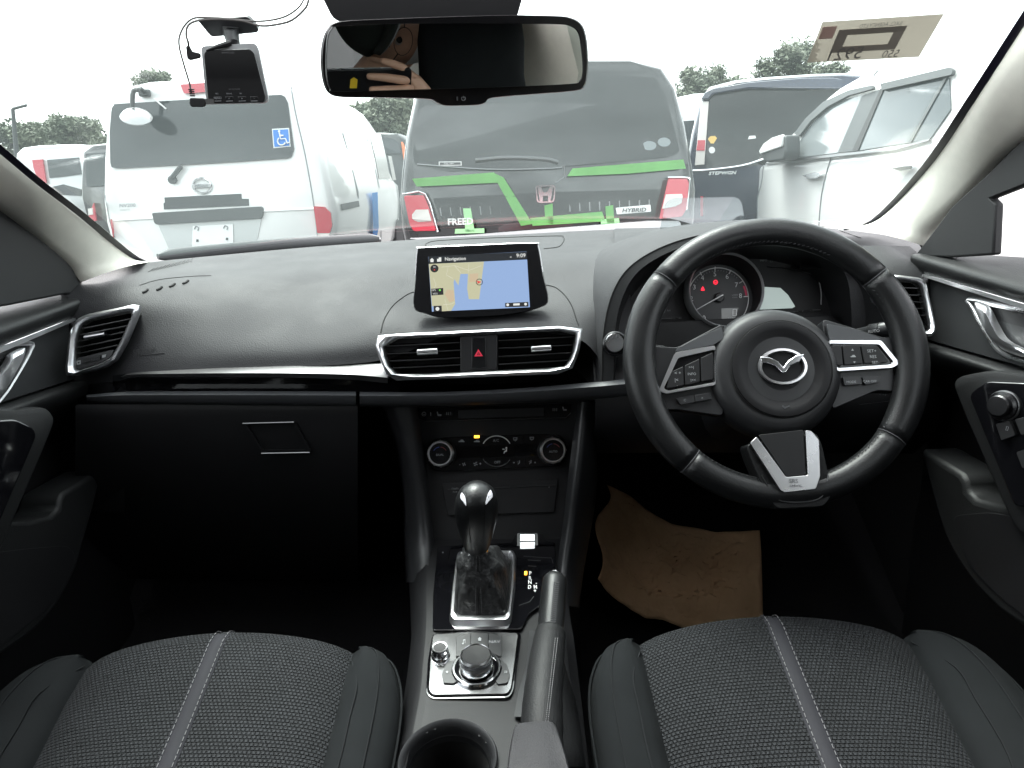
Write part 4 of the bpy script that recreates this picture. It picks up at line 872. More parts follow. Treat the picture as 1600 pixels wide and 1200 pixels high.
# shift gate lettering
for s, x, y in (("P", 828.5, 896), ("R", 828, 903.5), ("N", 828, 910), ("D", 827.5, 917.5), ("M", 836.5, 917.5), ("-", 838, 911), ("+", 836, 923.5)):
    ftext(CN, s, x, y, 5.6, 'print_white', pn, z=.0036, name='gate_lettering', bold=.02, sx=.62)
mb = MB(); mb.prism(CN.pxs([(819.5, 893.5), (823.5, 893.3), (823.5, 898.3), (819.5, 898.5)], .003), CN.n * .001); obj('gate_lamp', mb, 'led_orange', pn)
for l in ([(818, 869), (862, 872), (864, 880)], [(825, 875), (845, 876)], [(825, 884), (838, 885)], [(811, 946), (828, 940), (834, 932)]):
    mb = MB(); mb.tube(CN.pxs(l, .0036), .0005, 4); obj('deck_line', mb, 'satin_dark', pn)
# drive mode rocker
RK = Frame(CN.px(824, 849, .006), (0, -.55, .83))
mb = MB(); mb.prism(rnd(RK.pxs([(808, 833), (840, 833), (841, 864), (808, 864)], -.002), .002), RK.n * -.008); rk = obj('mode_switch', mb, 'gloss_black', con)
mb = MB(); mb.prism(rnd(RK.pxs([(812.5, 836), (835.5, 836), (836, 846.5), (812.5, 847)], .0), .001), RK.n * .003); obj('rocker_half', mb, 'chrome', rk, bevel=.0006)
mb = MB(); mb.prism(rnd(RK.pxs([(812.5, 848), (836, 847.5), (835.5, 858.5), (812.5, 859)], .0), .001), RK.n * .0025); obj('rocker_half', mb, 'satin', rk, bevel=.0006)
# command panel
simple('panel_silver', (.26, .26, .265), .2, metal=1, rvar=.03)
mb = MB(); mb.prism(rnd(CN.pxs([(676, 994), (745, 989), (811, 992), (805, 1040), (800, 1078), (794, 1088), (677, 1090), (669, 1082), (672, 1033)], .0), .005), CN.n * .0035); cp = obj('command_panel', mb, 'panel_silver', con, bevel=.0012)
op = rnd(CN.pxs([(677, 992), (745, 987), (813, 990), (806, 1040), (801, 1079), (795, 1090), (676, 1092), (667, 1084), (670, 1033)], .0005), .005)
mb = MB(); mb.tube(op, .0014, 6, closed=True); obj('panel_edge', mb, 'piano', cp)
for l in ([(714, 996), (735, 991), (735, 1022), (712, 1028)], [(736, 991), (763, 991), (763, 1018), (736, 1020)], [(764, 991), (783, 995), (783, 1028), (764, 1020)], [(712, 1033), (716, 1065), (709, 1070), (693, 1069), (691, 1055), (698, 1036)], [(782, 1033), (792, 1040), (797, 1056), (793, 1069), (778, 1071), (772, 1062)]):
    mb = MB(); mb.prism(rnd(CN.pxs(l, .0035), .002), CN.n * .002); obj('command_button', mb, 'plastic_mid', cp, bevel=.0008)
sym('note', 725, 1003, 3.4, cp, CN, .006); sym('home', 749.5, 998.5, 3, cp, CN, .006); ftext(CN, "NAV", 772.5, 1003, 4.5, 'print_grey', cp, z=.006); sym('star', 698.5, 1050, 2.4, cp, CN, .006); sym('back', 790, 1050, 2.6, cp, CN, .006); ftext(CN, "VOL", 685, 1038.5, 4.5, 'print_grey', cp, z=.0042)
def kn(c, prof, m, name, par, N=40): mb = MB(); mb.lathe(prof, c, CN.n, N, caps=False); return obj(name, mb, m, par, smooth=40)
cc_ = CN.px(745, 1047, .003); u_ = 1 / 1290.0
cmd = thing('command_knob', cc_, "chrome ringed rotary command knob behind the gear lever, larger of the two", "knob")
kn(cc_, [(.0300, 0), (.0300, .0035), (.0285, .005), (.0262, .005), (.0255, .0025)], 'chrome', 'ring', cmd); kn(cc_, [(.0258, .0), (.0255, .003), (.0215, .003)], 'piano', 'well', cmd)
kn(cc_, [(.0200, .002), (.0195, .006), (.0190, .0195), (.0183, .0215)], 'chrome', 'knob_side', cmd); kn(cc_, [(.0195, .012), (.0197, .0125), (.0197, .016), (.0193, .017)], 'satin', 'knob_band', cmd)
kn(cc_, [(.0185, .0205), (.0186, .0228), (.0172, .0245), (.0165, .0238)], 'satin', 'top_ring', cmd); kn(cc_, [(.0167, .0232), (.012, .0225), (.0001, .0222)], 'pad_smooth', 'top_face', cmd)
vc = CN.px(688.5, 1026, .003); vol = thing('volume_knob', vc, "small chrome volume knob beside the rotary command knob", "knob")
kn(vc, [(.0115, 0), (.0112, .003), (.0102, .004), (.0098, .013), (.0094, .0142)], 'chrome', 'knob_side', vol, 28); kn(vc, [(.0095, .0138), (.0090, .0152), (.0078, .0150)], 'satin', 'top_ring', vol, 28); kn(vc, [(.0079, .0148), (.0001, .0145)], 'plastic', 'top_face', vol, 28)
# gear lever: bezel, boot and knob
gl = thing('gear_lever', CN.px(752, 925), "black leather gear lever with stitched boot in a chrome surround", "gear lever")
bo = [(713, 872), (716, 867), (803, 865), (807, 871), (805, 920), (799, 972), (793, 979), (708, 979), (702, 972), (706, 925)]; bi = [(720, 878), (724, 873), (795, 871), (798, 877), (796, 920), (792, 960), (788, 965), (718, 965), (714, 960), (716, 920)]
mb = MB(); o = rnd(CN.pxs(bo, .003), .003, 2); i = rnd(CN.pxs(bi, .003), .003, 2); mb.loft([o, [p.lerp(q, .25) + CN.n * .008 for p, q in zip(o, i)], [p.lerp(q, .6) + CN.n * .009 for p, q in zip(o, i)], [p + CN.n * .003 for p in i], [p - CN.n * .004 for p in i]], True); obj('surround', mb, 'chrome_soft', gl, smooth=50)
base = rnd(CN.pxs(bi, .004), .008, 3); NB = len(base)
top_c = A(745, 862, Y=.842); kt = A(744, 764, Y=.790); ax = (kt - top_c).normalized(); kx = V((1, 0, 0)); ky = ax.cross(kx).normalized() * -1
bc_ = sum(base, V()) / NB
rows = []
for t in [0, .06, .15, .3, .45, .6, .75, .88, 1.0]:
    row = []
    for k, p in enumerate(base):
        d = p - bc_; ang = math.atan2(d.dot(CN.ey), d.dot(CN.ex))
        q = top_c + (CN.ex * math.cos(ang) + ky * -1 * math.sin(ang) * -1) * .0135
        q = top_c + kx * math.cos(ang) * .0145 + V((0, 1, 0)) * math.sin(ang) * .0135
        s_ = t ** .66; bul = math.sin(math.pi * min(1, t * 1.05)) * .004
        w = p.lerp(q, s_); rad = (w - bc_.lerp(top_c, s_)); rad.normalize()
        wr = .0050 * math.sin(5 * ang + 7 * t) * math.sin(math.pi * t) + .0012 * math.sin(9 * ang - 14 * t) * math.sin(math.pi * t)
        row.append(w + rad * (bul + wr) + V((0, 0, .006 * math.sin(math.pi * t))))
    rows.append(row)
mb = MB(); mb.loft(rows, True); bt = obj('boot', mb, 'boot_leather', gl, smooth=180); BB = bvh(bt)
for x0, x1 in ((744, 743), (749, 753)):
    pts = castline(BB, [(lerp(x0, x1, k / 30), 868 + k * 3.2) for k in range(31)], .0005)
    mb = MB()
    for k in range(0, len(pts) - 1, 1): mb.tube([pts[k].lerp(pts[k + 1], .1), pts[k].lerp(pts[k + 1], .7)], .0005, 4)
    o_ = obj('boot_stitching', mb, 'thread', bt); o_['kind'] = 'stuff'
mb = MB(); mb.tube(castline(BB, [(746.5, 868 + k * 3) if k < 16 else (746.5 + (k - 16) * .1, 868 + k * 3) for k in range(32)], .0002), .0006, 5); obj('boot_seam', mb, 'void', bt)
H = (kt - top_c).length
def kloop(h, w, d, N=24, sh=0): return [top_c + ax * h * H + ky * sh + kx * (w * math.cos(2 * math.pi * k / N)) + ky * (d * math.sin(2 * math.pi * k / N)) for k in range(N)]
kw = .00096
mb = MB(); mb.loft([kloop(-.04, 15 * kw, .013), kloop(.0, 16 * kw, .0135), kloop(.09, 17 * kw, .0145), kloop(.14, 17.2 * kw, .015), kloop(.15, 15 * kw, .012)], True, True); obj('collar', mb, 'chrome', gl, smooth=50)
prof = [(.08, 16.5, .0142), (.13, 18, .0155), (.25, 21, .018), (.4, 24.2, .021), (.55, 26.8, .0235), (.7, 28, .0255), (.82, 27.2, .0255), (.9, 24, .0235), (.96, 18, .0185), (1.0, 9, .0095), (1.008, .5, .0005)]
mb = MB(); mb.loft([kloop(h, w * kw, d) for h, w, d in prof], True, True); kb = obj('knob', mb, 'leather_worn', gl, smooth=180)
KBV = bvh(kb)
for l in ([(722, 770), (727, 777), (729, 790), (724, 783), (720, 778)], [(766, 766), (761, 774), (758, 788), (765, 781), (769, 775)]):
    pts = castline(KBV, cr2(l, 3, True), .0008)
    if len(pts) > 4:
        c_ = sum(pts, V()) / len(pts); cN = (CO - c_).normalized(); mb = MB(); mb.prism(pts, cN * .001); obj('knob_inlay', mb, 'chrome', kb)
for l in ([(727, 768), (731, 785), (732, 810), (734, 835), (736, 848)], [(762, 764), (758, 785), (757, 810), (756, 835), (754, 848)]):
    pts = castline(KBV, cr2(l, 4), .0001); mb = MB(); mb.tube(pts, .0005, 4); obj('knob_seam', mb, 'void', kb)
# cup holder
mb = MB(); mb.lathe([(.052, .0025), (.0505, .005), (.047, .003), (.0445, -.006), (.0425, -.02)], cpc, CN.n, 48, caps=False); ch = obj('cup_holder', mb, 'plastic_mid', con, smooth=60)
mb = MB(); mb.lathe([(.0425, -.02), (.041, -.03), (.040, -.075), (.001, -.075)], cpc, CN.n, 48, caps=False); obj('cup_well', mb, 'void', ch)
mb = MB(); mb.lathe([(.0433, -.0125), (.0423, -.011), (.0425, -.010)], cpc, CN.n, 48, caps=False); obj('cup_ring', mb, 'satin_dark', ch)
# armrest lid
mb = MB(); a0 = [(803, 1130), (812, 1124), (858, 1121), (868, 1126), (886, 1180), (905, 1260), (930, 1420), (770, 1440), (785, 1260), (795, 1170)]
AF = Frame(A(835, 1140, Z=.632), (0, -.05, 1), up=(0, 1, 0)); pa = rnd(AF.pxs(a0), .01, 3); ca = sum(pa, V()) / len(pa)
mb.loft([[ca + (p - ca) * 1.03 - AF.n * .05 for p in pa], [ca + (p - ca) * 1.03 - AF.n * .016 for p in pa], [ca + (p - ca) * 1.0 - AF.n * .004 for p in pa], [ca + (p - ca) * .93 for p in pa]], True, True); obj('armrest_lid', mb, 'pad', con, smooth=60)
# ================================================================== handbrake
hp0 = [A(867, 903, Y=.800), A(865, 925, Y=.778), A(862, 960, Y=.742), A(859, 993, Y=.708)]
hb = thing('handbrake', CN.px(850, 1100), "stitched black leather handbrake lever with chrome button, pulled up beside the console", "handbrake")
mb = MB(); pth = cr(hp0, 5); mb.tube(pth, [(.0125 if k == 0 else .0150 + .0008 * math.sin(math.pi * k / len(pth))) for k in range(len(pth))], 18); gr = obj('grip', mb, 'leather_worn', hb, smooth=60)
tipd = (hp0[0] - hp0[1]).normalized(); mb = MB(); mb.lathe([(.0115, -.002), (.0110, .003), (.007, .004), (.0065, .008), (.004, .010), (.0001, .0104)], hp0[0], tipd, 24); obj('release_button', mb, 'chrome', hb)
GBV = bvh(gr); mb = MB()
for k in range(26):
    y = 910 + k * 3.1; xm = lerp(869.5, 862.5, k / 25)
    pts = castline(GBV, [(xm - 4, y), (xm, y + 1.2), (xm + 4, y)], .0005)
    if len(pts) == 3: mb.tube(pts, .0006, 4)
o_ = obj('grip_stitching', mb, 'thread_dark', gr); o_['kind'] = 'stuff'
bp_ = [A(860, 990, Y=.710), A(857, 1010, Y=.69), A(852, 1050, Y=.655), A(848, 1095, Y=.62), A(846, 1150, Y=.585), A(845, 1230, Y=.54)]
pth = cr(bp_, 5); rads = []
for k in range(len(pth)):
    t = k / (len(pth) - 1); rads.append((.0175 + .006 * t + .0006 * math.sin(k * 2.1), .0175 + .005 * t))
rows = []
mb = MB(); mb.tube(pth, rads, 22); hbt = obj('boot', mb, 'leather', hb, smooth=180)
mb = MB(); mb.loft([[A(x0, y0, Z=z) for x0, y0, z in r_] for r_ in ([(872, 1000, .60), (868, 1060, .585), (850, 1120, .575), (846, 1200, .575)], [(886, 1060, .575), (886, 1100, .57), (888, 1150, .565), (892, 1200, .565)], [(896, 1090, .555), (902, 1120, .555), (908, 1160, .555), (914, 1200, .555)])]); obj('boot_skirt', mb, 'leather', hb, smooth=180, solid=.002)
HBV = bvh(hbt)
for dx in (5, 12):
    pts = castline(HBV, [(lerp(868, 853, k / 40) + dx * .5 - 3, 997 + k * 3.3) for k in range(41)], .0005); mb = MB()
    for k in range(len(pts) - 1): mb.tube([pts[k].lerp(pts[k + 1], .1), pts[k].lerp(pts[k + 1], .65)], .00055, 4)
    o_ = obj('boot_stitching', mb, 'thread', hbt); o_['kind'] = 'stuff'
mb = MB(); mb.loft([[CN.px(x, y, z) for x, y, z in r_] for r_ in ([(826, 985, .001), (822, 1040, .001), (810, 1080, .001), (803, 1120, .001)], [(840, 985, .006), (838, 1040, .006), (826, 1080, .006), (818, 1120, .006)])]); obj('slot_trim', mb, 'plastic_mid', hb)
# ================================================================== seats
def make_seat(xc, label, sgn):
    t = thing('front_seat', (xc, .5, .3), label, "car seat", "front seats")
    S = math.tan(R(15))
    def ztop(y):
        z = .594 + (min(y, .76) - .775) * S
        if y > .745: z -= .9 * (y - .745) ** 2 / .06
        return z
    ys = [.24, .30, .36, .42, .48, .54, .60, .65, .69, .72, .745, .765, .782, .795]
    HW = lambda y: .155 + .012 * max(0, (y - .5)) / .3
    # mesh insert
    rows = []; uv = []; N = 24
    for y in ys:
        z = ztop(y); hw = HW(y); r = []
        for k in range(N + 1):
            s = -1 + 2 * k / N; zz = z + .010 * (1 - s * s) - .010 * abs(s) ** 8 - (.012 * s * s * max(0, y - .70) / .1)
            yy = y - .022 * s * s * max(0, (y - .6)) / .2
            r.append(V((xc + s * hw, yy, zz))); uv.append((s * hw + 2, y * 1.04 + 2))
        rows.append(r)
    for dz, dy in ((.02, .008), (.05, .010), (.12, .002)):
        base_ = rows[len(ys) - 1]; rows.append([p + V((0, dy, -dz)) for p in base_]); uv += [(-1 + 2 * k / N) * HW(.8) + 2 for k in range(0)] or [((-1 + 2 * k / N) * HW(.8) + 2, .8 * 1.04 + 2 + dz) for k in range(N + 1)]
    mb = MB(); mb.loft(rows); ins = obj('seat_insert', mb, 'seat_mesh', t, smooth=180, uv=uv)
    # centre strip with stitches
    SB_ = bvh(ins)
    def onseat(x, y, off):
        h = SB_.ray_cast(V((x, y, 1.0)), V((0, 0, -1)))
        return (h[0] + h[1] * (off if h[1].z > 0 else -off)) if h[0] else V((x, y, ztop(y)))
    yy = [.25 + k * .0181 for k in range(30)] + [.783, .788]
    x0 = xc - sgn * .004; rows = []
    for y in yy: rows.append([onseat(x0 + dx, y, o_) for dx, o_ in ((-.0105, .0002), (-.0095, .0016), (0, .0022), (.0095, .0016), (.0105, .0002))])
    last = rows[-1]; rows.append([p + V((0, .014, -.022)) for p in last]); rows.append([p + V((0, .016, -.06)) for p in last])
    mb = MB(); mb.loft(rows); stp = obj('centre_strip', mb, 'strip', t, smooth=180)
    mb = MB()
    for dx in (-.0078, .0078):
        y = .26
        while y < .775: mb.tube([onseat(x0 + dx, y, .0024), onseat(x0 + dx, y + .0045, .0024)], .0005, 4); y += .0068
    o_ = obj('strip_stitching', mb, 'thread', stp); o_['kind'] = 'stuff'
    # bolsters
    for sd in (-1, 1):
        rows = []
        by = [.22, .30, .40, .50, .58, .64, .68, .71, .73, .742]
        for y in by:
            e = max(0, (y - .64) / .102); sh = math.sqrt(max(0, 1 - e * e)) if e > 0 else 1
            z = ztop(min(y, .72)); hw = HW(y)
            hgt = .014 * (.35 + .65 * sh); wid = .018 + (.078 if sd == -sgn else .054) * sh
            prof = [(-.012, -.035), (0, -.004), (.010, hgt * .55), (wid * .35, hgt * .95), (wid * .62, hgt), (wid * .88, hgt * .55), (wid, -.010), (wid * .99, -.05), (wid * .9, -.16)]
            r = [V((xc + sd * (hw - .004 + a), y + (0), z + b)) for a, b in prof]
            rows.append(r)
        r = rows[-1]; rows.append([V((p.x, p.y + .006, p.z - .03)) for p in r]); rows.append([V((p.x, p.y + .004, p.z - .12)) for p in r])
        mb = MB(); mb.loft(list(map(list, zip(*[cr([q[k] for q in rows], 3) for k in range(9)])))); bo_ = obj('bolster', mb, 'side_fabric', t, smooth=180)
        mb = MB(); mb.tube(cr([rows[k][4] + V((sd * .002, 0, .0006)) for k in range(0, 10)], 4), .0009, 5); obj('bolster_seam', mb, 'seam_dark', bo_)
        mb = MB(); mb.tube(cr([rows[k][6] + V((sd * .001, 0, .004)) for k in range(0, 10)], 4), .0016, 5); obj('bolster_piping', mb, 'side_fabric', bo_)
        mb = MB(); p0 = rows[6][2]; pts = [rows[k][3 if k > 3 else 2].lerp(rows[k][2], .3) + V((0, 0, .0015)) for k in range(1, 8)]; pts[-1] = rows[8][1] + V((0, 0, .003)); mb.tube(cr(pts, 4), .0008, 4); obj('bolster_seam', mb, 'seam_dark', bo_)
    # seat base
    mb = MB(); mb.loft([[V((xc + x * .2, y + .5, z)) for x, y in rrect(2, .46, .1, 4)] for z in (.30, .36, .44)], True, True); obj('seat_base', mb, 'plastic', t)
    # backrest and headrest
    rows = []
    for k in range(11):
        u = k / 10; z = lerp(.50, 1.06, u); yc = lerp(.26, .02, u); w = lerp(.235, .20, u) * (1 if u < .9 else .93); b = .045 * (1 - u * .6)
        rows.append([V((xc + x * w, yc + dy + b * abs(x) ** 4, z)) for x, dy in ((-1.02, -.06), (-1, .02), (-.75, .025), (-.4, 0), (0, -.004), (.4, 0), (.75, .025), (1, .02), (1.02, -.06), (.9, -.13), (0, -.15), (-.9, -.13))])
    rows.append([rows[-1][k] * .75 + V((xc, -.035, 1.075)) * .25 for k in range(12)])
    mb = MB(); mb.loft(rows, True, True); obj('backrest', mb, 'side_fabric', t, smooth=180)
    for dx in (-.045, .045): mb = MB(); mb.tube([V((xc + dx, -.035, 1.05)), V((xc + dx, -.05, 1.16))], .006, 10); obj('headrest_post', mb, 'satin', t)
    mb = MB(); mb.loft([[V((xc + x * w, -.045 + y * d, z)) for x, y in rrect(2, 2, .7, 5)] for z, w, d in ((1.10, .09, .03), (1.115, .12, .045), (1.16, .108, .055), (1.22, .108, .055), (1.275, .10, .045), (1.29, .08, .025))], True, True); obj('headrest', mb, 'side_fabric', t, smooth=180)
    return t
make_seat(A(345, 985, Y=.785).x + .017, "grey mesh front passenger seat cushion, left of the centre console", 1)
make_seat(A(1204, 962, Y=.785).x - .013, "grey mesh driver's seat cushion in front of the steering wheel", -1)
# rear bench, seen only in the mirror
rb_ = thing('rear_bench', (XC, -.85, .3), "dark rear bench seat behind the front seats", "car seat")
mb = MB(); mb.loft([[V((XC + x, y, z)) for x in (-.62, -.3, 0, .3, .62)] for y, z in ((-.45, .32), (-.44, .50), (-.50, .54), (-.85, .50), (-.95, .56), (-1.10, 1.02), (-1.16, 1.04), (-1.2, .9))]); obj('bench', mb, 'side_fabric', rb_, smooth=60)
# brown protective paper on the driver's floor
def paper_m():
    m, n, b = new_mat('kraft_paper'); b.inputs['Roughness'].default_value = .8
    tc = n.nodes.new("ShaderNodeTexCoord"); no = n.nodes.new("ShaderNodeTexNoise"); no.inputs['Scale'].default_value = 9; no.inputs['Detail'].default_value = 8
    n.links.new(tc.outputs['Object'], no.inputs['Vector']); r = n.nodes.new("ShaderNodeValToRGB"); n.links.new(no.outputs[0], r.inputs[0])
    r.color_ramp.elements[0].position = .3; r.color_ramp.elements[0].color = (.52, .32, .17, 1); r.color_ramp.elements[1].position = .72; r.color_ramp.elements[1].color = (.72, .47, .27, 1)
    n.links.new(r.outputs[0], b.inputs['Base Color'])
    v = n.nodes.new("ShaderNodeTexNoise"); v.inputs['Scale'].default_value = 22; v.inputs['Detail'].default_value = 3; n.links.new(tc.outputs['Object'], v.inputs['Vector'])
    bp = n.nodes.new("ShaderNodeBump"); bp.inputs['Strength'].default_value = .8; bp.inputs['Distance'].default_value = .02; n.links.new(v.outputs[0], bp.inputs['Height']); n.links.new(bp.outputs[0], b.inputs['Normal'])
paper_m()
FL = .30
top_e = cr([A(948, 765, Y=1.21), A(985, 782, Y=1.22), A(1020, 808, Y=1.23), A(1060, 826, Y=1.24), A(1110, 834, Y=1.24), A(1150, 834, Y=1.24), A(1187, 832, Y=1.24)], 8)
bot_e = cr([A(930, 912, Y=1.08), A(950, 935, Y=1.10), A(985, 958, Y=1.12), A(1020, 976, Y=1.13), A(1080, 992, Y=1.13), A(1130, 1002, Y=1.13), A(1193, 1012, Y=1.13)], 8)
mb = MB(); rows = []
random.seed(3)
for j in range(37):
    v = j / 36; r = []
    for i in range(len(top_e)):
        u = i / (len(top_e) - 1); p = top_e[i].lerp(bot_e[i], v)
        z = .016 * math.sin(7 * u + 3 * v) * math.sin(math.pi * v) + .010 * max(0, 1 - abs(u - .56 - .05 * math.sin(6 * v)) * 9) * (1 if v > .35 else .3) + .006 * random.uniform(-1, 1) * math.sin(math.pi * u) * math.sin(math.pi * v) + .02 * max(0, .25 - u)
        e_ = min(1, 6 * min(u, v, 1 - u, 1 - v) + .15)
        z += e_ * (.030 * abs(noise.noise(V((u * 3.5, v * 3, .7)))) + .014 * abs(noise.noise(V((u * 9, v * 8, 3.1)))))
        r.append(p + V((.010 * math.sin(9 * v) * (1 - u), 0, z + .004)))
    rows.append(r)
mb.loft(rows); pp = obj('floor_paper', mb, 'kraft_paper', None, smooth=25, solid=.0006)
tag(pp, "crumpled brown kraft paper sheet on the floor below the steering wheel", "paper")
# ================================================================== doors
simple('door_vinyl', (.013, .0135, .014), .48, spec=.3, grain=('v', 900, .3), var=.08)
simple('door_insert', (.022, .023, .0245), .55, grain=('n', 900, .25), var=.06)
def door(side, label, rows_, yend, strip, insert_top, insert_bot, hout, hlev, pod, podb, podf, pocket, cover, xpk):
    t = thing('front_door', (side * .72 + XC, .4, .3), label, "car door", "front doors")
    def line(X, p1, p2):
        a, b = A(*p1, X=X), A(*p2, X=X)
        def at(y):
            k = (y - a.y) / (b.y - a.y); k2 = k if k > 0 else k * .75
            return V((X, y, a.z + (b.z - a.z) * k2))
        return at
    Y0, Y1 = -.32, yend; NY = 24
    L = [line(*r) for r in rows_]
    def band(idx, m, name, extra=None):
        mb = MB(); rr = []
        for i in idx:
            rr.append([L[i](lerp(Y0, Y1, k / NY)) for k in range(NY + 1)])
        cols_ = [cr([rr[j][k] for j in range(len(rr))], 4) for k in range(NY + 1)]
        mb.loft(cols_); return obj(name, mb, m, t, smooth=60)
    band((0, 1, 2, 3), 'door_vinyl', 'window_sill')
    band((4, 5), 'door_insert', 'insert_panel')
    band((5, 6, 7, 8, 9), 'door_vinyl', 'arm_rail')
    # lower skin
    mb = MB(); cols_ = []
    for k in range(NY + 1):
        y = lerp(Y0, Y1, k / NY); p = L[9](y); cols_.append([p, V((side * .70 + XC, y, p.z - .05)), V((side * .695 + XC, y, .55)), V((side * .70 + XC, y, .27))])
    mb.loft(cols_); obj('lower_panel', mb, 'plastic', t)
    # bright strip
    s1, s2 = line(*strip[0]), line(*strip[1]); mb = MB(); d = V((-side * .005, 0, 0)); ya = strip[2]
    mb.loft([[s1(y), s1(y) + d * .9 , s2(y) + d, s2(y)] for y in [lerp(Y0, ya, k / NY) for k in range(NY + 1)]], True, True); obj('bright_strip', mb, 'chrome_soft', t, smooth=50)
    # handle
    XI = rows_[4][0]; FI = Frame(A(*hout[0], X=XI), (-side, 0, 0))
    ho = FI.pxs(cr2(hout, 5), .002); mb = MB(); mb.tube(ho, [(.0045, .003)] * len(ho), 8); hs_ = obj('handle_surround', mb, 'satin', t)
    mb = MB(); mb.prism(FI.pxs(hout + [(h[0] - side * -0, h[1]) for h in []], .0006), FI.n * .0008); obj('handle_recess', mb, 'black', hs_)
    lv_ = FI.pxs(cr2(hlev, 4, True), .006); c_ = sum(lv_, V()) / len(lv_); mb = MB()
    mb.loft([lv_, [p + FI.n * .006 for p in lv_], [c_ + (p - c_) * .8 + FI.n * .010 for p in lv_]], True, True); obj('door_handle', mb, 'chrome_soft', t, smooth=50)
    # armrest pod
    PF = Frame(A(*podf[0], X=podf[1]), podf[2])
    mb = MB(); q = rnd(PF.pxs(podb, -.004), .01, 3); qc = sum(q, V()) / len(q); mb.loft([[qc + (p - qc) * 1.05 - PF.n * .09 for p in q], [qc + (p - qc) * 1.02 - PF.n * .014 for p in q], q, [qc + (p - qc) * .93 + PF.n * .002 for p in q]], True, True); ap = obj('armrest', mb, 'door_vinyl', t, smooth=60)
    mb = MB(); q = rnd(PF.pxs(pod, 0), .006, 3); mb.prism(q, PF.n * .006); obj('switch_panel', mb, 'piano', ap, bevel=.002)
    # door pocket
    KF = Frame(A(*pocket[1], X=xpk), (-side, 0, 0)); mb = MB(); q = KF.pxs(cr2(pocket, 4)); mb.prism(q, KF.n * -.06); pk = obj('door_pocket', mb, 'door_vinyl', t, bevel=.008, seg=3)
    mb = MB(); q = rnd(KF.pxs(cover, .0), .02, 4); mb.prism(q, KF.n * .0015); obj('speaker_cover', mb, 'plastic', pk, bevel=.001)
    return t, PF, ap
dl, PFl, apl = door(-1, "black passenger door with chrome handle at the left edge of the picture",
  [(-.715, (0, 476), (92, 458)), (-.69, (0, 492), (110, 463)), (-.668, (0, 518), (122, 473)), (-.675, (0, 541), (108, 499)), (-.682, (0, 546), (104, 503)), (-.678, (0, 629), (90, 600)), (-.684, (0, 632), (90, 603)), (-.655, (0, 644), (94, 611)), (-.66, (0, 662), (95, 630)), (-.69, (0, 680), (95, 645))],
  1.165, [(-.676, (0, 541.5), (105, 500)), (-.676, (0, 549.5), (105, 504.5)), 1.15], None, None,
  [(-60, 560), (0, 541), (46, 537), (45, 548), (36, 566), (18, 596), (0, 622), (-60, 690)], [(34, 546), (22, 548), (10, 556), (0, 574), (-40, 620), (-30, 650), (0, 610), (18, 578)],
  [(-50, 660), (20, 655), (47, 667), (54, 680), (35, 725), (0, 806), (-40, 880), (-110, 860)], [(-60, 640), (40, 642), (70, 635), (86, 655), (68, 700), (42, 760), (0, 860), (-60, 940), (-150, 900)], ((30, 700), -.63, (.88, -.44, .15)),
  [(159, 734), (150, 780), (131, 848), (116, 896), (77, 962), (0, 1024), (-200, 1130), (-400, 1130), (-350, 820), (43, 815), (100, 770)], [(43, 857), (105, 852), (117, 868), (112, 890), (75, 950), (0, 1010), (-150, 1080), (-150, 880)], -.655)
dr_, PFr, apr = door(1, "black driver's door with chrome handle and window switches at the right edge", 
  [(.645, (1600, 402), (1535, 398)), (.62, (1600, 425), (1470, 400)), (.598, (1600, 455), (1440, 405)), (.605, (1600, 474), (1457, 432)), (.612, (1600, 478), (1460, 437)), (.608, (1600, 573), (1483, 540)), (.614, (1600, 577), (1483, 543)), (.586, (1600, 590), (1480, 552)), (.592, (1600, 605), (1480, 570)), (.622, (1600, 620), (1480, 585))],
  1.09, [(.606, (1600, 474), (1458, 432)), (.606, (1600, 481), (1458, 435.5)), 1.075], None, None,
  [(1660, 490), (1600, 484), (1519, 468), (1522, 481), (1551, 533), (1569, 552), (1600, 564), (1660, 580)], [(1529, 474), (1540, 476), (1550, 484), (1562, 508), (1578, 532), (1610, 549), (1610, 558), (1578, 548), (1556, 528), (1540, 500)],
  [(1519, 620), (1524, 611), (1547, 596), (1640, 600), (1720, 800), (1592, 790), (1587, 784)], [(1490, 600), (1500, 588), (1545, 580), (1660, 590), (1760, 860), (1590, 830), (1575, 800), (1505, 640)], ((1560, 680), .565, (-.88, -.44, .15)),
  [(1436, 700), (1470, 824), (1503, 890), (1547, 942), (1600, 982), (1800, 1100), (2000, 1100), (1950, 800), (1560, 790), (1500, 740)], [(1487, 806), (1550, 800), (1700, 830), (1750, 1050), (1610, 970), (1560, 930), (1515, 885)], .585)
# driver's switches
mc = PFr.px(1569, 634, .006); mb = MB(); mb.lathe([(.0175, 0), (.0165, .006), (.013, .007), (.0125, .013), (.011, .0145), (.0001, .0146)], mc, PFr.n, 32); k_ = obj('mirror_knob', mb, 'gloss_black', apr)
mb = MB(); mb.lathe([(.0182, -.001), (.0180, .0025), (.0168, .003)], mc, PFr.n, 32); obj('knob_ring', mb, 'satin_dark', k_)
for l in ([(1560, 662), (1582, 657), (1591, 680), (1569, 688)], [(1590, 655), (1612, 650), (1622, 673), (1600, 680)], [(1592, 706), (1612, 700), (1622, 724), (1602, 732)]):
    mb = MB(); mb.prism(rnd(PFr.pxs(l, .006), .002), PFr.n * .006); sw = obj('window_switch', mb, 'plastic', apr, bevel=.0015)
ftext(PFr, "[]", 1574, 669, 5, 'print_grey', sw, z=.0125, name='switch_symbol')
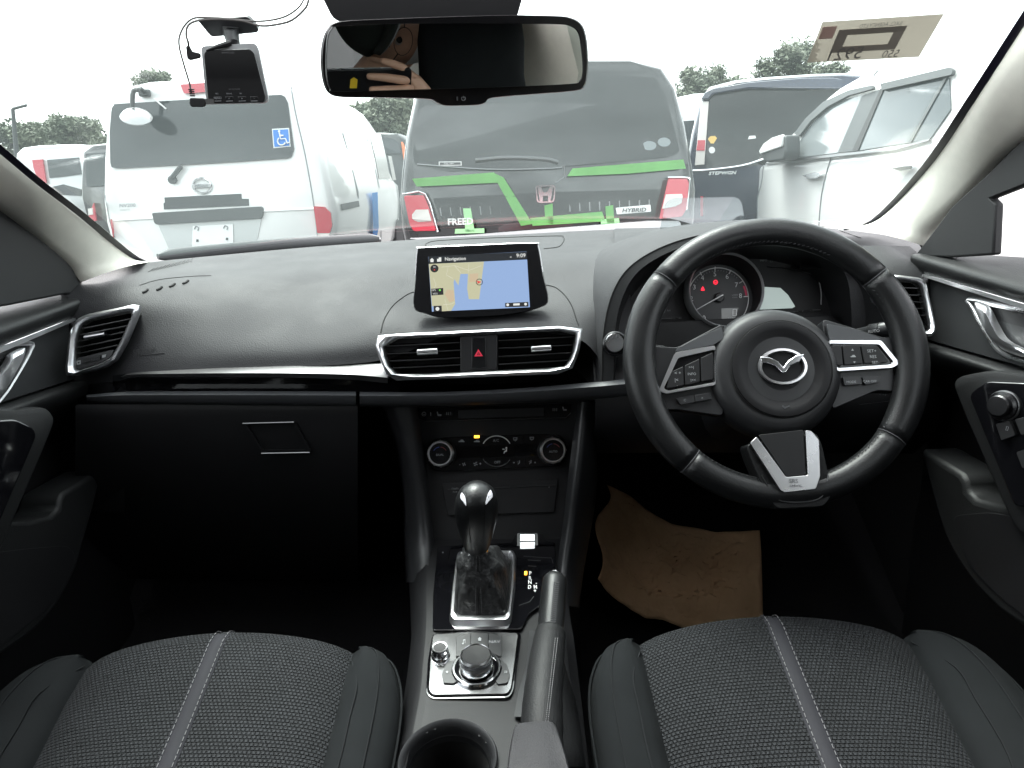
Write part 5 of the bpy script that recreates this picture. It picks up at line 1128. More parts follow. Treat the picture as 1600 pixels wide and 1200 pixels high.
# sail panels, window frames and window glass
simple('seal', (.006, .006, .007), .6)
for side, t, PX, X, glassx in ((-1, dl, [(-140, 330), (0, 250), (30, 350), (75, 392), (112, 425), (124, 460), (92, 460), (0, 478), (-60, 487), (-60, 400)], -.70, -.715), (1, dr_, [(1462, 372), (1500, 322), (1560, 268), (1600, 228), (1640, 190), (1640, 280), (1562, 310), (1570, 318), (1566, 398), (1500, 402), (1440, 400)], .625, .64)):
    f = Frame(A(*PX[3], X=X), (-side, 0, 0)); mb = MB(); mb.prism(f.pxs(PX), f.n * .012); obj('sail_panel', mb, 'black', t, bevel=.003)
    # glass and upper frame
    mb = MB(); zt = 1.335; mb.loft([[V((glassx, y, .97)), V((glassx - side * .03, y, 1.15)), V((glassx - side * .085, y, zt))] for y in (-.2, .2, .6, .8)]); obj('window_glass', mb, 'side_glass', t, smooth=180)
    mb = MB(); mb.tube([V((glassx - side * .085, -.2, zt)), V((glassx - side * .085, .3, zt + .005)), V((glassx - side * .05, .62, zt - .03)), V((glassx - side * .0, .85, 1.20)), V((glassx + side * .012, 1.02, 1.09)), V((glassx + side * .014, 1.15, 1.0))], .014, 8); obj('window_frame', mb, 'seal', t)
# ================================================================== rear-view mirror
MF = Frame(A(710, 92, Y=.735), -ray(522, 152))
mir = thing('rear_view_mirror', A(710, 20, Y=.80), "black rear-view mirror at the top of the windscreen, reflecting the photographer", "mirror")
mo = cr2([(501, 80), (505, 58), (513, 42), (528, 33), (600, 29), (710, 25), (803, 23), (870, 24), (893, 27), (909, 36), (917, 55), (920, 85), (919, 118), (914, 135), (900, 142), (840, 147), (770, 153), (760, 160), (748, 164), (715, 165.5), (694, 165), (682, 160), (668, 155), (600, 153), (535, 152), (514, 146), (505, 130), (501, 105)], 3, True)
fo = MF.pxs(mo); c0 = sum(fo, V()) / len(fo)
mb = MB(); mb.loft([[c0 + (p - c0) * .55 - MF.n * .040 for p in fo], [c0 + (p - c0) * .85 - MF.n * .032 for p in fo], [c0 + (p - c0) * 1.0 - MF.n * .014 for p in fo], [p - MF.n * .002 for p in fo], [c0 + (p - c0) * .985 + MF.n * .0 for p in fo]], True, True); obj('housing', mb, 'gloss_black', mir, smooth=40)
gl_ = cr2([(511, 92), (513, 60), (519, 46), (535, 41), (640, 37), (780, 37), (868, 38), (890, 41), (903, 52), (908, 80), (910, 110), (905, 126), (890, 131), (780, 136), (640, 140), (530, 143), (517, 138), (512, 122)], 4, True)
simple('mirror_glass', (.86, .88, .88), .0, metal=1)
mb = MB(); q = MF.pxs(gl_, .0012); mb.add(q, [tuple(range(len(q)))]); obj('glass', mb, 'mirror_glass', mir, smooth=0)
mb = MB(); q0 = MF.pxs(gl_, .0012); q1 = [c0 + (p - c0) * 1.012 for p in q0]; mb.loft([q1, [p.lerp(q, .5) + MF.n * .0012 for p, q in zip(q0, q1)], q0], True); obj('bezel', mb, 'gloss_black', mir)
mb = MB(); mb.tube([MF.px(724 + 3 * math.cos(R(a)), 154 - 3 * math.sin(R(a)), .0006) for a in range(120, 421, 25)], .0004, 4); obj('power_symbol', mb, 'print_grey', mir)
mb = MB(); mb.tube([MF.px(724, 150, .0006), MF.px(724, 153.5, .0006)], .0004, 4); obj('power_symbol', mb, 'print_grey', mir)
mb = MB(); mb.box(MF.px(714.5, 154, .0006), (.0012, .0035, .0005), MF); obj('sensor_dot', mb, 'print_dim', mir)
mb = MB(); sp = [c0 - MF.n * .035, c0 - MF.n * .05 + V((0, .02, .02)), A(690, -10, Y=.82)]; mb.tube(cr(sp, 4), .012, 12); obj('arm', mb, 'black', mir)
# ================================================================== dash camera and its leads
DF = Frame(A(368, 115, Y=.86), (.25, -.96, -.06))
dcam = thing('dash_camera', DF.px(355, 40), "small square dash camera hanging from the top left of the windscreen", "dash camera")
simple('cam_silver', (.34, .35, .35), .4)
bo_ = rnd(DF.pxs([(314, 72), (398, 67), (404, 74), (420, 154), (416, 161), (325, 163), (321, 150)], -.006), .004, 3); bc0 = sum(bo_, V()) / len(bo_)
mb = MB(); mb.loft([[bc0 + (p - bc0) * .9 - DF.n * .02 for p in bo_], [p - DF.n * .012 for p in bo_], bo_, [bc0 + (p - bc0) * .985 + DF.n * .003 for p in bo_]], True, True); obj('body', mb, 'cam_silver', dcam)
mb = MB(); mb.prism(rnd(DF.pxs([(319, 84), (323, 79), (391, 77), (398, 84), (415, 150), (413, 160), (327, 162), (325, 150)], -.002), .002), DF.n * .004); df_ = obj('screen', mb, 'piano', dcam, bevel=.0006)
ftext(DF, "KENWOOD", 356.5, 82.5, 2.6, 'print_dim', df_, z=.0026, name='maker_lettering')
for x, s in ((340, "MENU"), (358, "v"), (378, "o"), (397, "-")):
    mb = MB(); mb.prism(DF.pxs([(x - 6, 151), (x + 6, 150.6), (x + 7, 158), (x - 5, 158.4)], .0021), DF.n * .001); b_ = obj('button', mb, 'gloss_black', df_, bevel=.0004)
    ftext(DF, s, x, 153.6, 3, 'print_grey', b_, z=.0035, name='button_lettering')
    mb = MB(); mb.tube(DF.pxs([(x - 5, 158), (x + 6, 157.6)], .0033), .0003, 4); obj('button_mark', mb, 'print_grey', b_)
for x, s in ((339, "REC"), (358, "EVENT"), (376, "SD")): ftext(DF, s, x, 146.3, 2, 'print_grey', df_, z=.0026)
ftext(DF, "GPS RECORDER", 366, 139.5, 1.8, 'print_dim', df_, z=.0026)
BF = Frame(A(360, 40, Y=.875), (.1, -.85, -.5)); mb = MB()
mb.prism(rnd(BF.pxs([(307, 30), (345, 29), (386, 26), (394, 33), (404, 45), (403, 51), (331, 58), (325, 52)]), .003), BF.n * -.008); obj('bracket', mb, 'plastic_mid', dcam, bevel=.0015)
mb = MB(); mb.tube([BF.px(360, 42, .002), BF.px(361, 52, .004), DF.px(364, 66, -.01), DF.px(362, 76, -.012)], [.0085, .0085, .0075, .008], 14); obj('ball_stem', mb, 'plastic_mid', dcam)
mb = MB(); mb.tube([DF.px(360, 67, -.003), DF.px(340, 73, .002), DF.px(322, 79, .002)], [.003, .0025, .001], 8); obj('strap', mb, 'plastic', dcam)
simple('cable_grey', (.10, .09, .085), .5)
cab = thing('camera_lead', A(300, 150, Y=.86), "thin grey lead looping from the dash camera up to the mirror cover", "cable")
mb = MB(); mb.tube(cr([DF.px(299, 147), DF.px(296, 130), DF.px(287, 100), DF.px(280, 72), DF.px(281, 55), DF.px(290, 38), DF.px(305, 28), DF.px(335, 28), DF.px(365, 30), DF.px(395, 33), DF.px(420, 32), DF.px(445, 26), DF.px(464, 14), DF.px(474, 0), DF.px(480, -25)], 6), .0011, 6); obj('lead', mb, 'cable_grey', cab)
mb = MB(); mb.tube(cr([DF.px(295, 76, -.008), DF.px(294, 66), DF.px(291, 55), DF.px(294, 40), DF.px(310, 32), DF.px(345, 30), DF.px(380, 33), DF.px(405, 40), DF.px(428, 39), DF.px(455, 32), DF.px(476, 14), DF.px(482, 0), DF.px(486, -25)], 6), .0013, 6); obj('lead', mb, 'cable_grey', cab)
mb = MB(); mb.prism(rnd(DF.pxs([(290, 72), (295, 70), (300, 80), (313, 83), (313, 90), (296, 94), (292, 91)], -.006), .0015), DF.n * -.007); obj('plug', mb, 'plastic', cab, bevel=.001)
mb = MB(); mb.prism(rnd(DF.pxs([(296, 153), (318, 153), (322, 157), (322, 163), (318, 167), (299, 167), (296, 163)], .003), .0015), DF.n * -.007); obj('plug', mb, 'black', cab, bevel=.001)
for k in range(4):
    mb = MB(); c = DF.px(299 + k * .6, 140 + k * 3.2, 0); mb.box(c, (.006 - .0003 * k, .0014, .005), DF); obj('strain_relief', mb, 'black', cab, bevel=.0004)
mb = MB(); mb.box(DF.px(328, 159, .001), (.0085, .0058, .004), DF); obj('connector', mb, 'satin', cab)
# ================================================================== sticker on the glass (printed to be read from outside)
def sticker_m():
    m = bpy.data.materials.new('sticker_film'); m.use_nodes = True; n = m.node_tree; n.nodes.clear(); _M['sticker_film'] = m
    tr = n.nodes.new("ShaderNodeBsdfTransparent"); tr.inputs[0].default_value = (.20, .18, .15, 1); df = n.nodes.new("ShaderNodeBsdfTranslucent"); df.inputs[0].default_value = (.74, .66, .55, 1)
    d2 = n.nodes.new("ShaderNodeBsdfDiffuse"); d2.inputs[0].default_value = (.7, .62, .52, 1); a = n.nodes.new("ShaderNodeMixShader"); a.inputs[0].default_value = .94; b = n.nodes.new("ShaderNodeMixShader"); b.inputs[0].default_value = .45
    o = n.nodes.new("ShaderNodeOutputMaterial"); n.links.new(df.outputs[0], a.inputs[1]); n.links.new(d2.outputs[0], a.inputs[2]); n.links.new(tr.outputs[0], b.inputs[1]); n.links.new(a.outputs[0], b.inputs[2]); n.links.new(b.outputs[0], o.inputs[0])
sticker_m(); simple('sticker_ink', (.16, .15, .135), .7); simple('sticker_brown', (.22, .195, .165), .7); simple('sticker_pink', (.5, .33, .28), .7)
SQ = [(1285, 33), (1475, 20.6), (1436, 88), (1261, 97)]
stk = thing('windscreen_sticker', cast(WSB, 1365, 60)[0], "translucent beige paper sticker with mirrored print at the windscreen's top right", "sticker")
def sq(u, v): a = (lerp(SQ[0][0], SQ[1][0], u), lerp(SQ[0][1], SQ[1][1], u)); b = (lerp(SQ[3][0], SQ[2][0], u), lerp(SQ[3][1], SQ[2][1], u)); return (lerp(a[0], b[0], v), lerp(a[1], b[1], v))
def spatch(u0, v0, u1, v1, off, m, name, nu=8, nv=4):
    mb = MB(); mb.loft([[cast(WSB, *sq(lerp(u0, u1, i / nu), lerp(v0, v1, j / nv)), off)[0] for i in range(nu + 1)] for j in range(nv + 1)]); return obj(name, mb, m, stk, smooth=180)
spatch(0, 0, 1, 1, .0012, 'sticker_film', 'film')
spatch(.17, .22, .74, .36, .0018, 'sticker_brown', 'printed_border'); spatch(.17, .64, .74, .78, .0018, 'sticker_brown', 'printed_border'); spatch(.17, .36, .26, .64, .0018, 'sticker_brown', 'printed_border'); spatch(.65, .36, .74, .64, .0018, 'sticker_brown', 'printed_border'); spatch(.02, .12, .14, .42, .0018, 'sticker_pink', 'printed_patch')
def stext(s, u, v, h, m='sticker_ink'):
    p, n = cast(WSB, *sq(u, v), .0045); q, _ = cast(WSB, *sq(u + .05, v), .0045); r_, _ = cast(WSB, *sq(u, v - .05), .0045)
    ex_ = (q - p).normalized(); ey_ = (r_ - p).normalized(); hh = (cast(WSB, *sq(u, v - h / 2))[0] - cast(WSB, *sq(u, v + h / 2))[0]).length
    text(s, p, ex_, ey_, hh, m, stk, name='printed_lettering', mirror=True, depth=0, sx=.85 if len(s) < 6 else .62)
stext("JLKCL AGENCY,LTD", .5, .12, .10); stext("5921", .30, .80, .30); stext("550", .72, .86, .18)
# ================================================================== photographer (seen in the mirror)
def mray(px, py, Y):
    p = MF.px(px, py, .0012); d = ray(px, py); r = d - MF.n * 2 * d.dot(MF.n); return p + r * ((Y - p.y) / r.y)
per = thing('person', (.12, -.35, .28), "photographer in dark cap, glasses and white mask holding up a phone, reflected in the mirror", "person")
# head, tilted well over to the side
eye = mray(625, 62, -.115)
hz = V((-.95, 0, .32)).normalized(); hy = V((.05, 1, -.02)).normalized(); hx_ = hy.cross(hz).normalized(); hy = hz.cross(hx_).normalized()
hc_ = eye + hx_ * .032 - hy * .082 + hz * .0
def hp_(x, y, z): return hc_ + hx_ * x + hy * y + hz * z
NU, NVv = 48, 36; rows = []
def headpt(u, v):
    th = 2 * math.pi * u; ph = math.pi * v; x = math.sin(ph) * math.sin(th); y = math.sin(ph) * math.cos(th); z = math.cos(ph)
    X, Y_, Z_ = x * .074, y * .092, z * .112
    if z < 0: X *= 1 - .25 * z * z; Y_ *= 1 - .12 * z * z
    if y > 0:
        fx, fz = X, Z_
        def g(cx, cz, sx, sz): return math.exp(-((fx - cx) / sx) ** 2 - ((fz - cz) / sz) ** 2)
        Y_ += y * (.022 * g(0, -.032, .012, .016) + .012 * g(0, -.012, .009, .02) - .010 * g(.032, .0, .016, .010) - .010 * g(-.032, .0, .016, .010) + .006 * g(.032, .018, .022, .008) + .006 * g(-.032, .018, .022, .008) + .006 * g(0, -.062, .022, .006) - .003 * g(0, -.068, .02, .003) + .006 * g(0, -.074, .018, .006) + .008 * g(0, -.1, .02, .012) + .004 * g(.045, -.03, .02, .02) + .004 * g(-.045, -.03, .02, .02))
    else: Y_ *= 1.06
    return hp_(X, Y_, Z_)
for j in range(NVv + 1): rows.append([headpt(i / NU, min(max(j / NVv, .004), .996)) for i in range(NU)])
HM = MB(); HM.loft(rows, True, True)
for sd in (-1, 1):   # ears
    HM.tube([hp_(sd * .073, -.012 + .014 * math.cos(a), .0 + .028 * math.sin(a)) + hx_ * sd * .006 for a in [k * math.pi / 5 for k in range(10)]], .007, 6, closed=True)
# arm and hand through a skin modifier
def skin(verts, edges, root=0, sub=2):
    me = bpy.data.meshes.new('tmp'); me.from_pydata([v[0] for v in verts], edges, []); ob = bpy.data.objects.new('tmp', me); COL.objects.link(ob)
    md = ob.modifiers.new('skin', 'SKIN'); md.use_smooth_shade = True
    if not me.skin_vertices: pass
    for k, v in enumerate(verts): sv = me.skin_vertices[0].data[k]; sv.radius = (v[1], v[1] if len(v) < 3 else v[2]); sv.use_root = (k == root)
    s = ob.modifiers.new('sub', 'SUBSURF'); s.levels = sub; s.render_levels = sub
    dg = bpy.context.evaluated_depsgraph_get(); ev = ob.evaluated_get(dg); m2 = bpy.data.meshes.new_from_object(ev)
    r = MB(); r.add([v.co.copy() for v in m2.vertices], [tuple(p.vertices) for p in m2.polygons])
    bpy.data.objects.remove(ob); bpy.data.meshes.remove(m2); return r
FY = .012
F1 = [mray(640, 116, -.012), mray(630, 106, .004), mray(612, 99, .010), mray(594, 94, .006)]
F2 = [mray(642, 124, -.010), mray(628, 125, .006), mray(602, 121, .012), mray(572, 119, .008)]
F3 = [mray(644, 136, -.008), mray(630, 140, .006), mray(604, 140, .012), mray(576, 140, .008)]
F4 = [mray(650, 148, -.008), mray(636, 154, .006), mray(612, 156, .010), mray(592, 157, .008)]
wrist = mray(672, 160, -.03); palm = mray(656, 140, -.016); elbow = V((.30, -.12, .80)); shoulder = V((.26, -.42, .98)); chest = V((.10, -.46, .80)); pelvis = V((.08, -.56, .52)); neck = V((.12, -.36, 1.08)); headb = hc_ - hz * .05
TH = [mray(652, 150, -.025), mray(640, 148, -.028), mray(626, 140, -.026)]
vs = [(pelvis, .12, .10), (chest, .14, .10), (neck, .05), (headb, .045), (shoulder, .06), (elbow, .04), (wrist, .024), (palm, .020, .024)]
es = [(0, 1), (1, 2), (2, 3), (1, 4), (4, 5), (5, 6), (6, 7)]
for Fg, rr_ in ((F1, .0085), (F2, .0088), (F3, .0085), (F4, .0075)):
    b0 = len(vs); vs += [(Fg[0], rr_ * 1.1), (Fg[1], rr_), (Fg[2], rr_ * .92), (Fg[3], rr_ * .72)]; es += [(7, b0), (b0, b0 + 1), (b0 + 1, b0 + 2), (b0 + 2, b0 + 3)]
b0 = len(vs); vs += [(TH[0], .011), (TH[1], .010), (TH[2], .008)]; es += [(7, b0), (b0, b0 + 1), (b0 + 1, b0 + 2)]
LH = V((-.12, -.40, .62)); vs += [(V((-.10, -.46, .96)), .06), (V((-.22, -.50, .72)), .042), (LH, .028)]; es += [(1, len(vs) - 3), (len(vs) - 3, len(vs) - 2), (len(vs) - 2, len(vs) - 1)]
for sx in (-1, 1):
    vs += [(pelvis + V((sx * .10, 0, -.02)), .085), (V((.08 + sx * .14, -.16, .50)), .06), (V((.08 + sx * .14, -.14, .36)), .05)]; n_ = len(vs); es += [(0, n_ - 3), (n_ - 3, n_ - 2), (n_ - 2, n_ - 1)]
BM = skin(vs, es); BM.add(HM.v, HM.f)
pb = obj('body', BM, 'skin', per, smooth=180, fixn=False)
# jacket over torso and arms
jv = [(pelvis, .135, .115), (chest, .16, .12), (neck - V((0, .02, .05)), .07), (shoulder, .075), (elbow, .052), (wrist.lerp(elbow, .35), .036), (V((-.10, -.46, .96)), .075), (V((-.22, -.50, .72)), .055), (LH, .04)]
jm = skin(jv, [(0, 1), (1, 2), (1, 3), (3, 4), (4, 5), (1, 6), (6, 7), (7, 8)]); obj('jacket', jm, 'jacket', per, smooth=180, fixn=False)
simple('eye_white', (.42, .38, .35), .3)
# cap, brim, mask, glasses, eyes
rows = []
for j in range(13):
    ph = j / 12 * math.pi * .5; rr_ = math.sin(ph); h = math.cos(ph)
    rows.append([hp_(.081 * max(rr_, .01) * math.sin(2 * math.pi * i / 32), .100 * max(rr_, .01) * math.cos(2 * math.pi * i / 32) - .002, 0.034 + .088 * h) for i in range(32)])
mb = MB(); mb.loft(rows, True); obj('cap', mb, 'cap_cloth', per, smooth=180, solid=.002)
mb = MB(); rows = []
for k in range(11):
    a = lerp(-62, 62, k / 10); s_, c_ = math.sin(R(a)), math.cos(R(a))
    rows.append([hp_(.081 * s_, .098 * c_, .036), hp_(.083 * s_, .130 * c_ + .012, .038), hp_(.080 * s_, .150 * c_ + .012, .032)])
mb.loft(rows); br = obj('cap_brim', mb, 'cap_cloth', per, smooth=180, solid=.003)
mb = MB(); mb.tube([r_[2] for r_ in rows], .0018, 6); obj('brim_edge', mb, 'print_grey', br)
rows = []
for j in range(7):
    v = lerp(.60, .90, j / 6); rows.append([headpt(u, v) + (headpt(u, v) - hc_).normalized() * .007 for u in [lerp(-.21, .21, i / 14) % 1 for i in range(15)]])
mb = MB(); mb.loft(rows); obj('face_mask', mb, 'mask_cloth', per, smooth=180)
for sd in (-1, 1):
    mb = MB(); mb.tube([hp_(sd * .034 + .026 * math.cos(2 * math.pi * k / 20), .096, -.003 + .019 * math.sin(2 * math.pi * k / 20)) for k in range(20)], .0007, 6, closed=True); obj('glasses_rim', mb, 'black', per)
    mb = MB(); mb.tube([hp_(sd * .06, .095, .002), hp_(sd * .078, .07, .003), hp_(sd * .08, .0, .005)], .0012, 6); obj('glasses_arm', mb, 'black', per)
    mb = MB(); c = hp_(sd * .032, .0690, .0); mb.lathe([(.011 * math.sin(k * math.pi / 8), -.011 * math.cos(k * math.pi / 8)) for k in range(9)], c, hy, 16); ey_ = obj('eye', mb, 'eye_white', per)
    mb = MB(); mb.lathe([(.0068, .0090), (.005, .0108), (.0001, .0114)], c, hy, 14); obj('iris', mb, 'black', ey_)
    mb = MB(); mb.tube([hp_(sd * .016, .093, .017), hp_(sd * .034, .093, .022), hp_(sd * .052, .082, .018)], [.002, .003, .0015], 6); obj('eyebrow', mb, 'black', per)
mb = MB(); mb.tube([hp_(-.009, .099, .002), hp_(0, .101, .005), hp_(.009, .099, .002)], .0011, 6); obj('glasses_bridge', mb, 'black', per)
# phone: the camera looks out of its lens, in the corner
ph = thing('phone', (.06, -.012, CAMZ), "dark phone with a yellow tag held up in the mirror reflection", "phone")
fw = C3 @ V((0, 0, -1)); PH = Frame(CO - fw * .004, fw)
x0_, x1_ = (-PH.loc(mray(513, 104, -.004))[0], -PH.loc(mray(640, 104, -.004))[0]); ytop = PH.loc(mray(560, 104, -.002))[1]
def phq(x, y, z): return PH.o - PH.ex * x + PH.ey * y + PH.n * z
xa, xb = min(x0_, -.014), max(x1_, .135)
mb = MB(); mb.prism(rnd([phq(xa, ytop, 0), phq(xb, ytop, 0), phq(xb, ytop - .076, 0), phq(xa, ytop - .076, 0)], .008), PH.n * -.009); obj('body', mb, 'gloss_black', ph, bevel=.002)
mb = MB(); mb.tube([phq(xa + .006, ytop + .0003, -.003), phq(xb - .03, ytop + .0003, -.003)], .0012, 6); obj('edge_trim', mb, 'satin', ph)
a_ = [mray(x, y, -.001) for x, y in ((546, 137), (546, 122), (551, 118), (557, 122), (557, 137))]
mb = MB(); mb.prism([PH.o + PH.ex * PH.loc(p)[0] + PH.ey * PH.loc(p)[1] + PH.n * .0005 for p in a_], PH.n * .0006); obj('yellow_tag', mb, 'tape_yellow', ph, smooth=0)
# ================================================================== outside: ground and parked cars
def asphalt():
    m, n, b = new_mat('asphalt'); tc = n.nodes.new("ShaderNodeTexCoord"); no = n.nodes.new("ShaderNodeTexNoise"); no.inputs['Scale'].default_value = 3; no.inputs['Detail'].default_value = 10
    n.links.new(tc.outputs['Object'], no.inputs['Vector']); r = n.nodes.new("ShaderNodeValToRGB"); n.links.new(no.outputs[0], r.inputs[0]); r.color_ramp.elements[0].color = (.045, .045, .046, 1); r.color_ramp.elements[1].color = (.085, .084, .082, 1)
    n.links.new(r.outputs[0], b.inputs['Base Color']); b.inputs['Roughness'].default_value = .9
asphalt()
mb = MB(); mb.loft([[V((x, y, 0)) for x in (-600, -60, 0, 60, 600)] for y in (-600, -60, 0, 60, 600)]); g = obj('ground', mb, 'asphalt', None, smooth=0); tag(g, "grey asphalt of the vehicle yard", None, kind='structure')
simple('paint_white', (.78, .78, .77), .3, coat=.8); simple('paint_dark', (.010, .011, .012), .25, coat=1); simple('paint_navy', (.006, .012, .034), .25, coat=1); simple('paint_silver', (.45, .46, .46), .3, metal=.4, coat=.6)
simple('car_glass', (.008, .010, .011), .04, spec=.6); simple('car_glass_pale', (.035, .042, .046), .05, spec=.6)
simple('light_red', (.50, .025, .05), .18, coat=.5); simple('light_pale', (.62, .58, .55), .15, coat=.5); simple('light_orange', (.62, .16, .05), .2, coat=.5)
simple('tyre', (.015, .015, .016), .8); simple('trim_grey', (.055, .06, .062), .5); simple('plate_white', (.75, .76, .75), .4)
simple('tape_green', (.12, .34, .09), .6, var=.1, varscale=8); simple('tape_pale', (.32, .62, .30), .6); simple('tape_blue', (.03, .24, .62), .6)
simple('sticker_grey', (.22, .25, .26), .4); simple('tape_black', (.05, .055, .058), .6); simple('sign_blue', (.03, .20, .60), .5); simple('sticker_yellow', (.75, .5, .16), .5); simple('rubber_line', (.03, .03, .032), .7); simple('seam_grey', (.25, .26, .27), .6)
def wheel(par, c, lat, r=.31):
    mb = MB(); mb.lathe([(r * .62, -.10), (r * .95, -.095), (r, -.07), (r, .07), (r * .95, .095), (r * .62, .10)], c, lat, 24); w = obj('wheel', mb, 'tyre', par)
    mb = MB(); mb.lathe([(r * .62, -.06), (r * .6, .09), (r * .5, .08), (r * .2, .06), (.001, .07)], c, lat, 20); obj('rim', mb, 'satin', w)
class RearCar:
    """car seen from behind: lofted body, details dropped on to its skin by tracing"""
    def __init__(s, name, label, cat, cpx, Y, prof, paint, L=4.3, fwd=(0, 1, 0), lean=.12, group=None, cab=True, rows_=None):
        s.c = A(*cpx, Y=Y); s.c.z = 0; s.f = V(fwd).normalized(); s.l = V((s.f.y, -s.f.x, 0)); s.prof = prof
        s.t = thing(name, s.c + s.f * .5, label, cat, group)
        rows = []; zb = 1.0
        for d, hs, rs, in rows_ or ((0, .95, .965), (.02, .975, .982), (.06, .992, .995), (.12, 1, 1), (1.2, 1, 1), (2.4, 1, .985), (2.85, .985, .90), (3.4, .95, .30), (3.9, .9, .12), (4.2, .82, .0), (4.3, .70, -.1)):
            dd = d * L / 4.3; half = []
            for z, hw in prof:
                zz = zb + (z - zb) * rs if z > zb else z
                half.append((hw * hs, zz, max(0, zz - zb) * lean if d < .3 else 0))
            full = [(-a, z, o) for a, z, o in half] + [(a, z, o) for a, z, o in reversed(half)]
            rows.append([s.c + s.l * a + s.f * (dd + o) + V((0, 0, z)) for a, z, o in full])
        mb = MB(); mb.loft(rows, True, True); s.b = obj('body', mb, paint, s.t, smooth=50); s.bvh = bvh(s.b)
        for d in (.75, L - .85):
            for sd in (-1, 1): wheel(s.t, s.c + s.f * d + s.l * sd * (prof[1][1] - .10) + V((0, 0, .31)), s.l * sd)
    def hw(s, z):
        for (z0, h0), (z1, h1) in zip(s.prof, s.prof[1:]):
            if z0 <= z <= z1: return lerp(h0, h1, (z - z0) / max(1e-6, z1 - z0))
        return s.prof[-1][1]
    def on(s, l, m, name, off=.004, th=.006, par=None, r=0.0, bev=0):
        pts = castline(s.bvh, l, off)
        if len(pts) < 3: return None
        if r: pts = rnd(pts, r, 3)
        c = sum(pts, V()) / len(pts); n = -s.f * 1.0
        mb = MB(); mb.prism([p + s.f * .01 for p in pts], n * (th + .01)); return obj(name, mb, m, par or s.t, smooth=30, bevel=bev)
    def line(s, l, m, name, r=.006, off=.003, par=None, n=4):
        pts = castline(s.bvh, cr2(l, n), off); mb = MB(); mb.tube(pts, r, 5); return obj(name, mb, m, par or s.t)
    def txt(s, st, px, py, hpx, m, off=.012, par=None, **k):
        p, n = cast(s.bvh, px, py, 0); h = hpx * (p - CO).dot(C3 @ V((0, 0, -1))) / FPX
        return text(st, p - s.f * off, s.l, V((0, 0, 1)), h, m, par or s.t, **k)
    def side(s, sd, d0, d1, z0, z1, m, name, slant=0, off=.006):
        mb = MB(); mb.loft([[s.c + s.f * (d + slant * (z - z0)) + s.l * sd * (s.hw(z) + off) + V((0, 0, z)) for d in (d0, lerp(d0, d1, .5), d1)] for z in (z0, lerp(z0, z1, .5), z1)]); return obj(name, mb, m, s.t)
Z5 = lambda l: [(120 + x / 3.75, 100 + y / 3.75) for x, y in l]
# ---- white van
van = RearCar('van', "white van with a blue wheelchair sticker on its rear window, left of the mirror", "van", (335, 300), 5.55, [(.28, .74), (.42, .83), (.85, .875), (1.02, .865), (1.3, .825), (1.66, .75), (1.76, .70), (1.82, .62), (1.855, .42), (1.86, .15)], 'paint_white')
wn = van.on(Z5([(228, 236), (700, 208), (1200, 182), (1222, 192), (1240, 230), (1276, 500), (1262, 543), (1240, 552), (700, 588), (240, 613), (212, 606), (204, 580), (200, 400), (212, 260)]), 'car_glass_pale', 'rear_window', off=.012, th=.006)
van.on([(284, 133), (325, 130), (325, 144), (290, 147)], 'light_red', 'brake_lamp', th=.02, par=van.t, r=.01)
lt = van.on(Z5([(158, 905), (205, 905), (216, 940), (222, 1022), (168, 1012), (148, 960)]), 'light_red', 'tail_lamp', th=.02, r=.01); van.on(Z5([(170, 925), (200, 922), (205, 1000), (178, 995)]), 'light_orange', 'lamp_lens', off=.02, th=.01, par=lt)
lt = van.on([(491, 322), (508, 323), (517, 332), (519, 352), (516, 364), (497, 364)], 'light_red', 'tail_lamp', th=.02, r=.01); van.on([(497, 363), (516, 362), (513, 379), (498, 381)], 'light_pale', 'reverse_lamp', th=.015, par=lt)
van.line(Z5([(1255, 130), (1285, 300), (1340, 540), (1390, 830), (1415, 1050)]), 'seam_grey', 'door_gap', r=.005); van.line(Z5([(165, 240), (152, 420), (155, 640), (185, 880), (225, 1020)]), 'seam_grey', 'door_gap', r=.004)
van.line(Z5([(215, 915), (600, 895), (1100, 862), (1390, 848)]), 'paint_white', 'body_crease', r=.012, off=0)
ga = van.on(Z5([(452, 872), (1085, 834), (1098, 850), (1095, 890), (1085, 905), (480, 940), (465, 930)]), 'trim_grey', 'plate_garnish', th=.03, r=.01, bev=.004)
van.on(Z5([(515, 782), (965, 760), (967, 790), (1008, 790), (1010, 830), (512, 852), (510, 815), (518, 812)]), 'tape_black', 'black_tape', th=.002)
rec = van.on(Z5([(480, 940), (1085, 905), (1050, 1080), (560, 1120)]), 'paint_silver', 'plate_recess', off=.006, th=.004); van.on(Z5([(685, 950), (920, 938), (922, 1080), (680, 1090)]), 'plate_white', 'number_plate', off=.012, th=.006, par=rec)
for x, y in ((713, 1034), (886, 1024)): van.on(Z5([(x - 6, y - 7), (x + 6, y - 7), (x + 6, y + 7), (x - 6, y + 7)]), 'tape_black', 'plate_bolt', off=.02, th=.004, par=rec)
for x, y in ((710, 962), (880, 958)): van.line(Z5([(x - 14, y + 6), (x - 6, y - 10), (x + 10, y - 4), (x + 6, y + 14)]), 'seam_grey', 'plate_clip', r=.004, off=.022, par=rec, n=3)
mb = MB(); c = cast(van.bvh, 316.5, 290.5, .012)[0]; mb.tube([c + van.l * .068 * math.cos(2 * math.pi * k / 24) + V((0, 0, .054 * math.sin(2 * math.pi * k / 24))) for k in range(24)], .008, 6, closed=True); e_ = obj('emblem', mb, 'chrome', van.t)
mb = MB(); mb.box(c + van.f * -.006, (.145, .012, .030)); obj('emblem_bar', mb, 'satin', e_, bevel=.003); text("NISSAN", c - van.f * .014, van.l, V((0, 0, 1)), .02, 'seam_grey', e_, name='emblem_lettering', bold=.02)
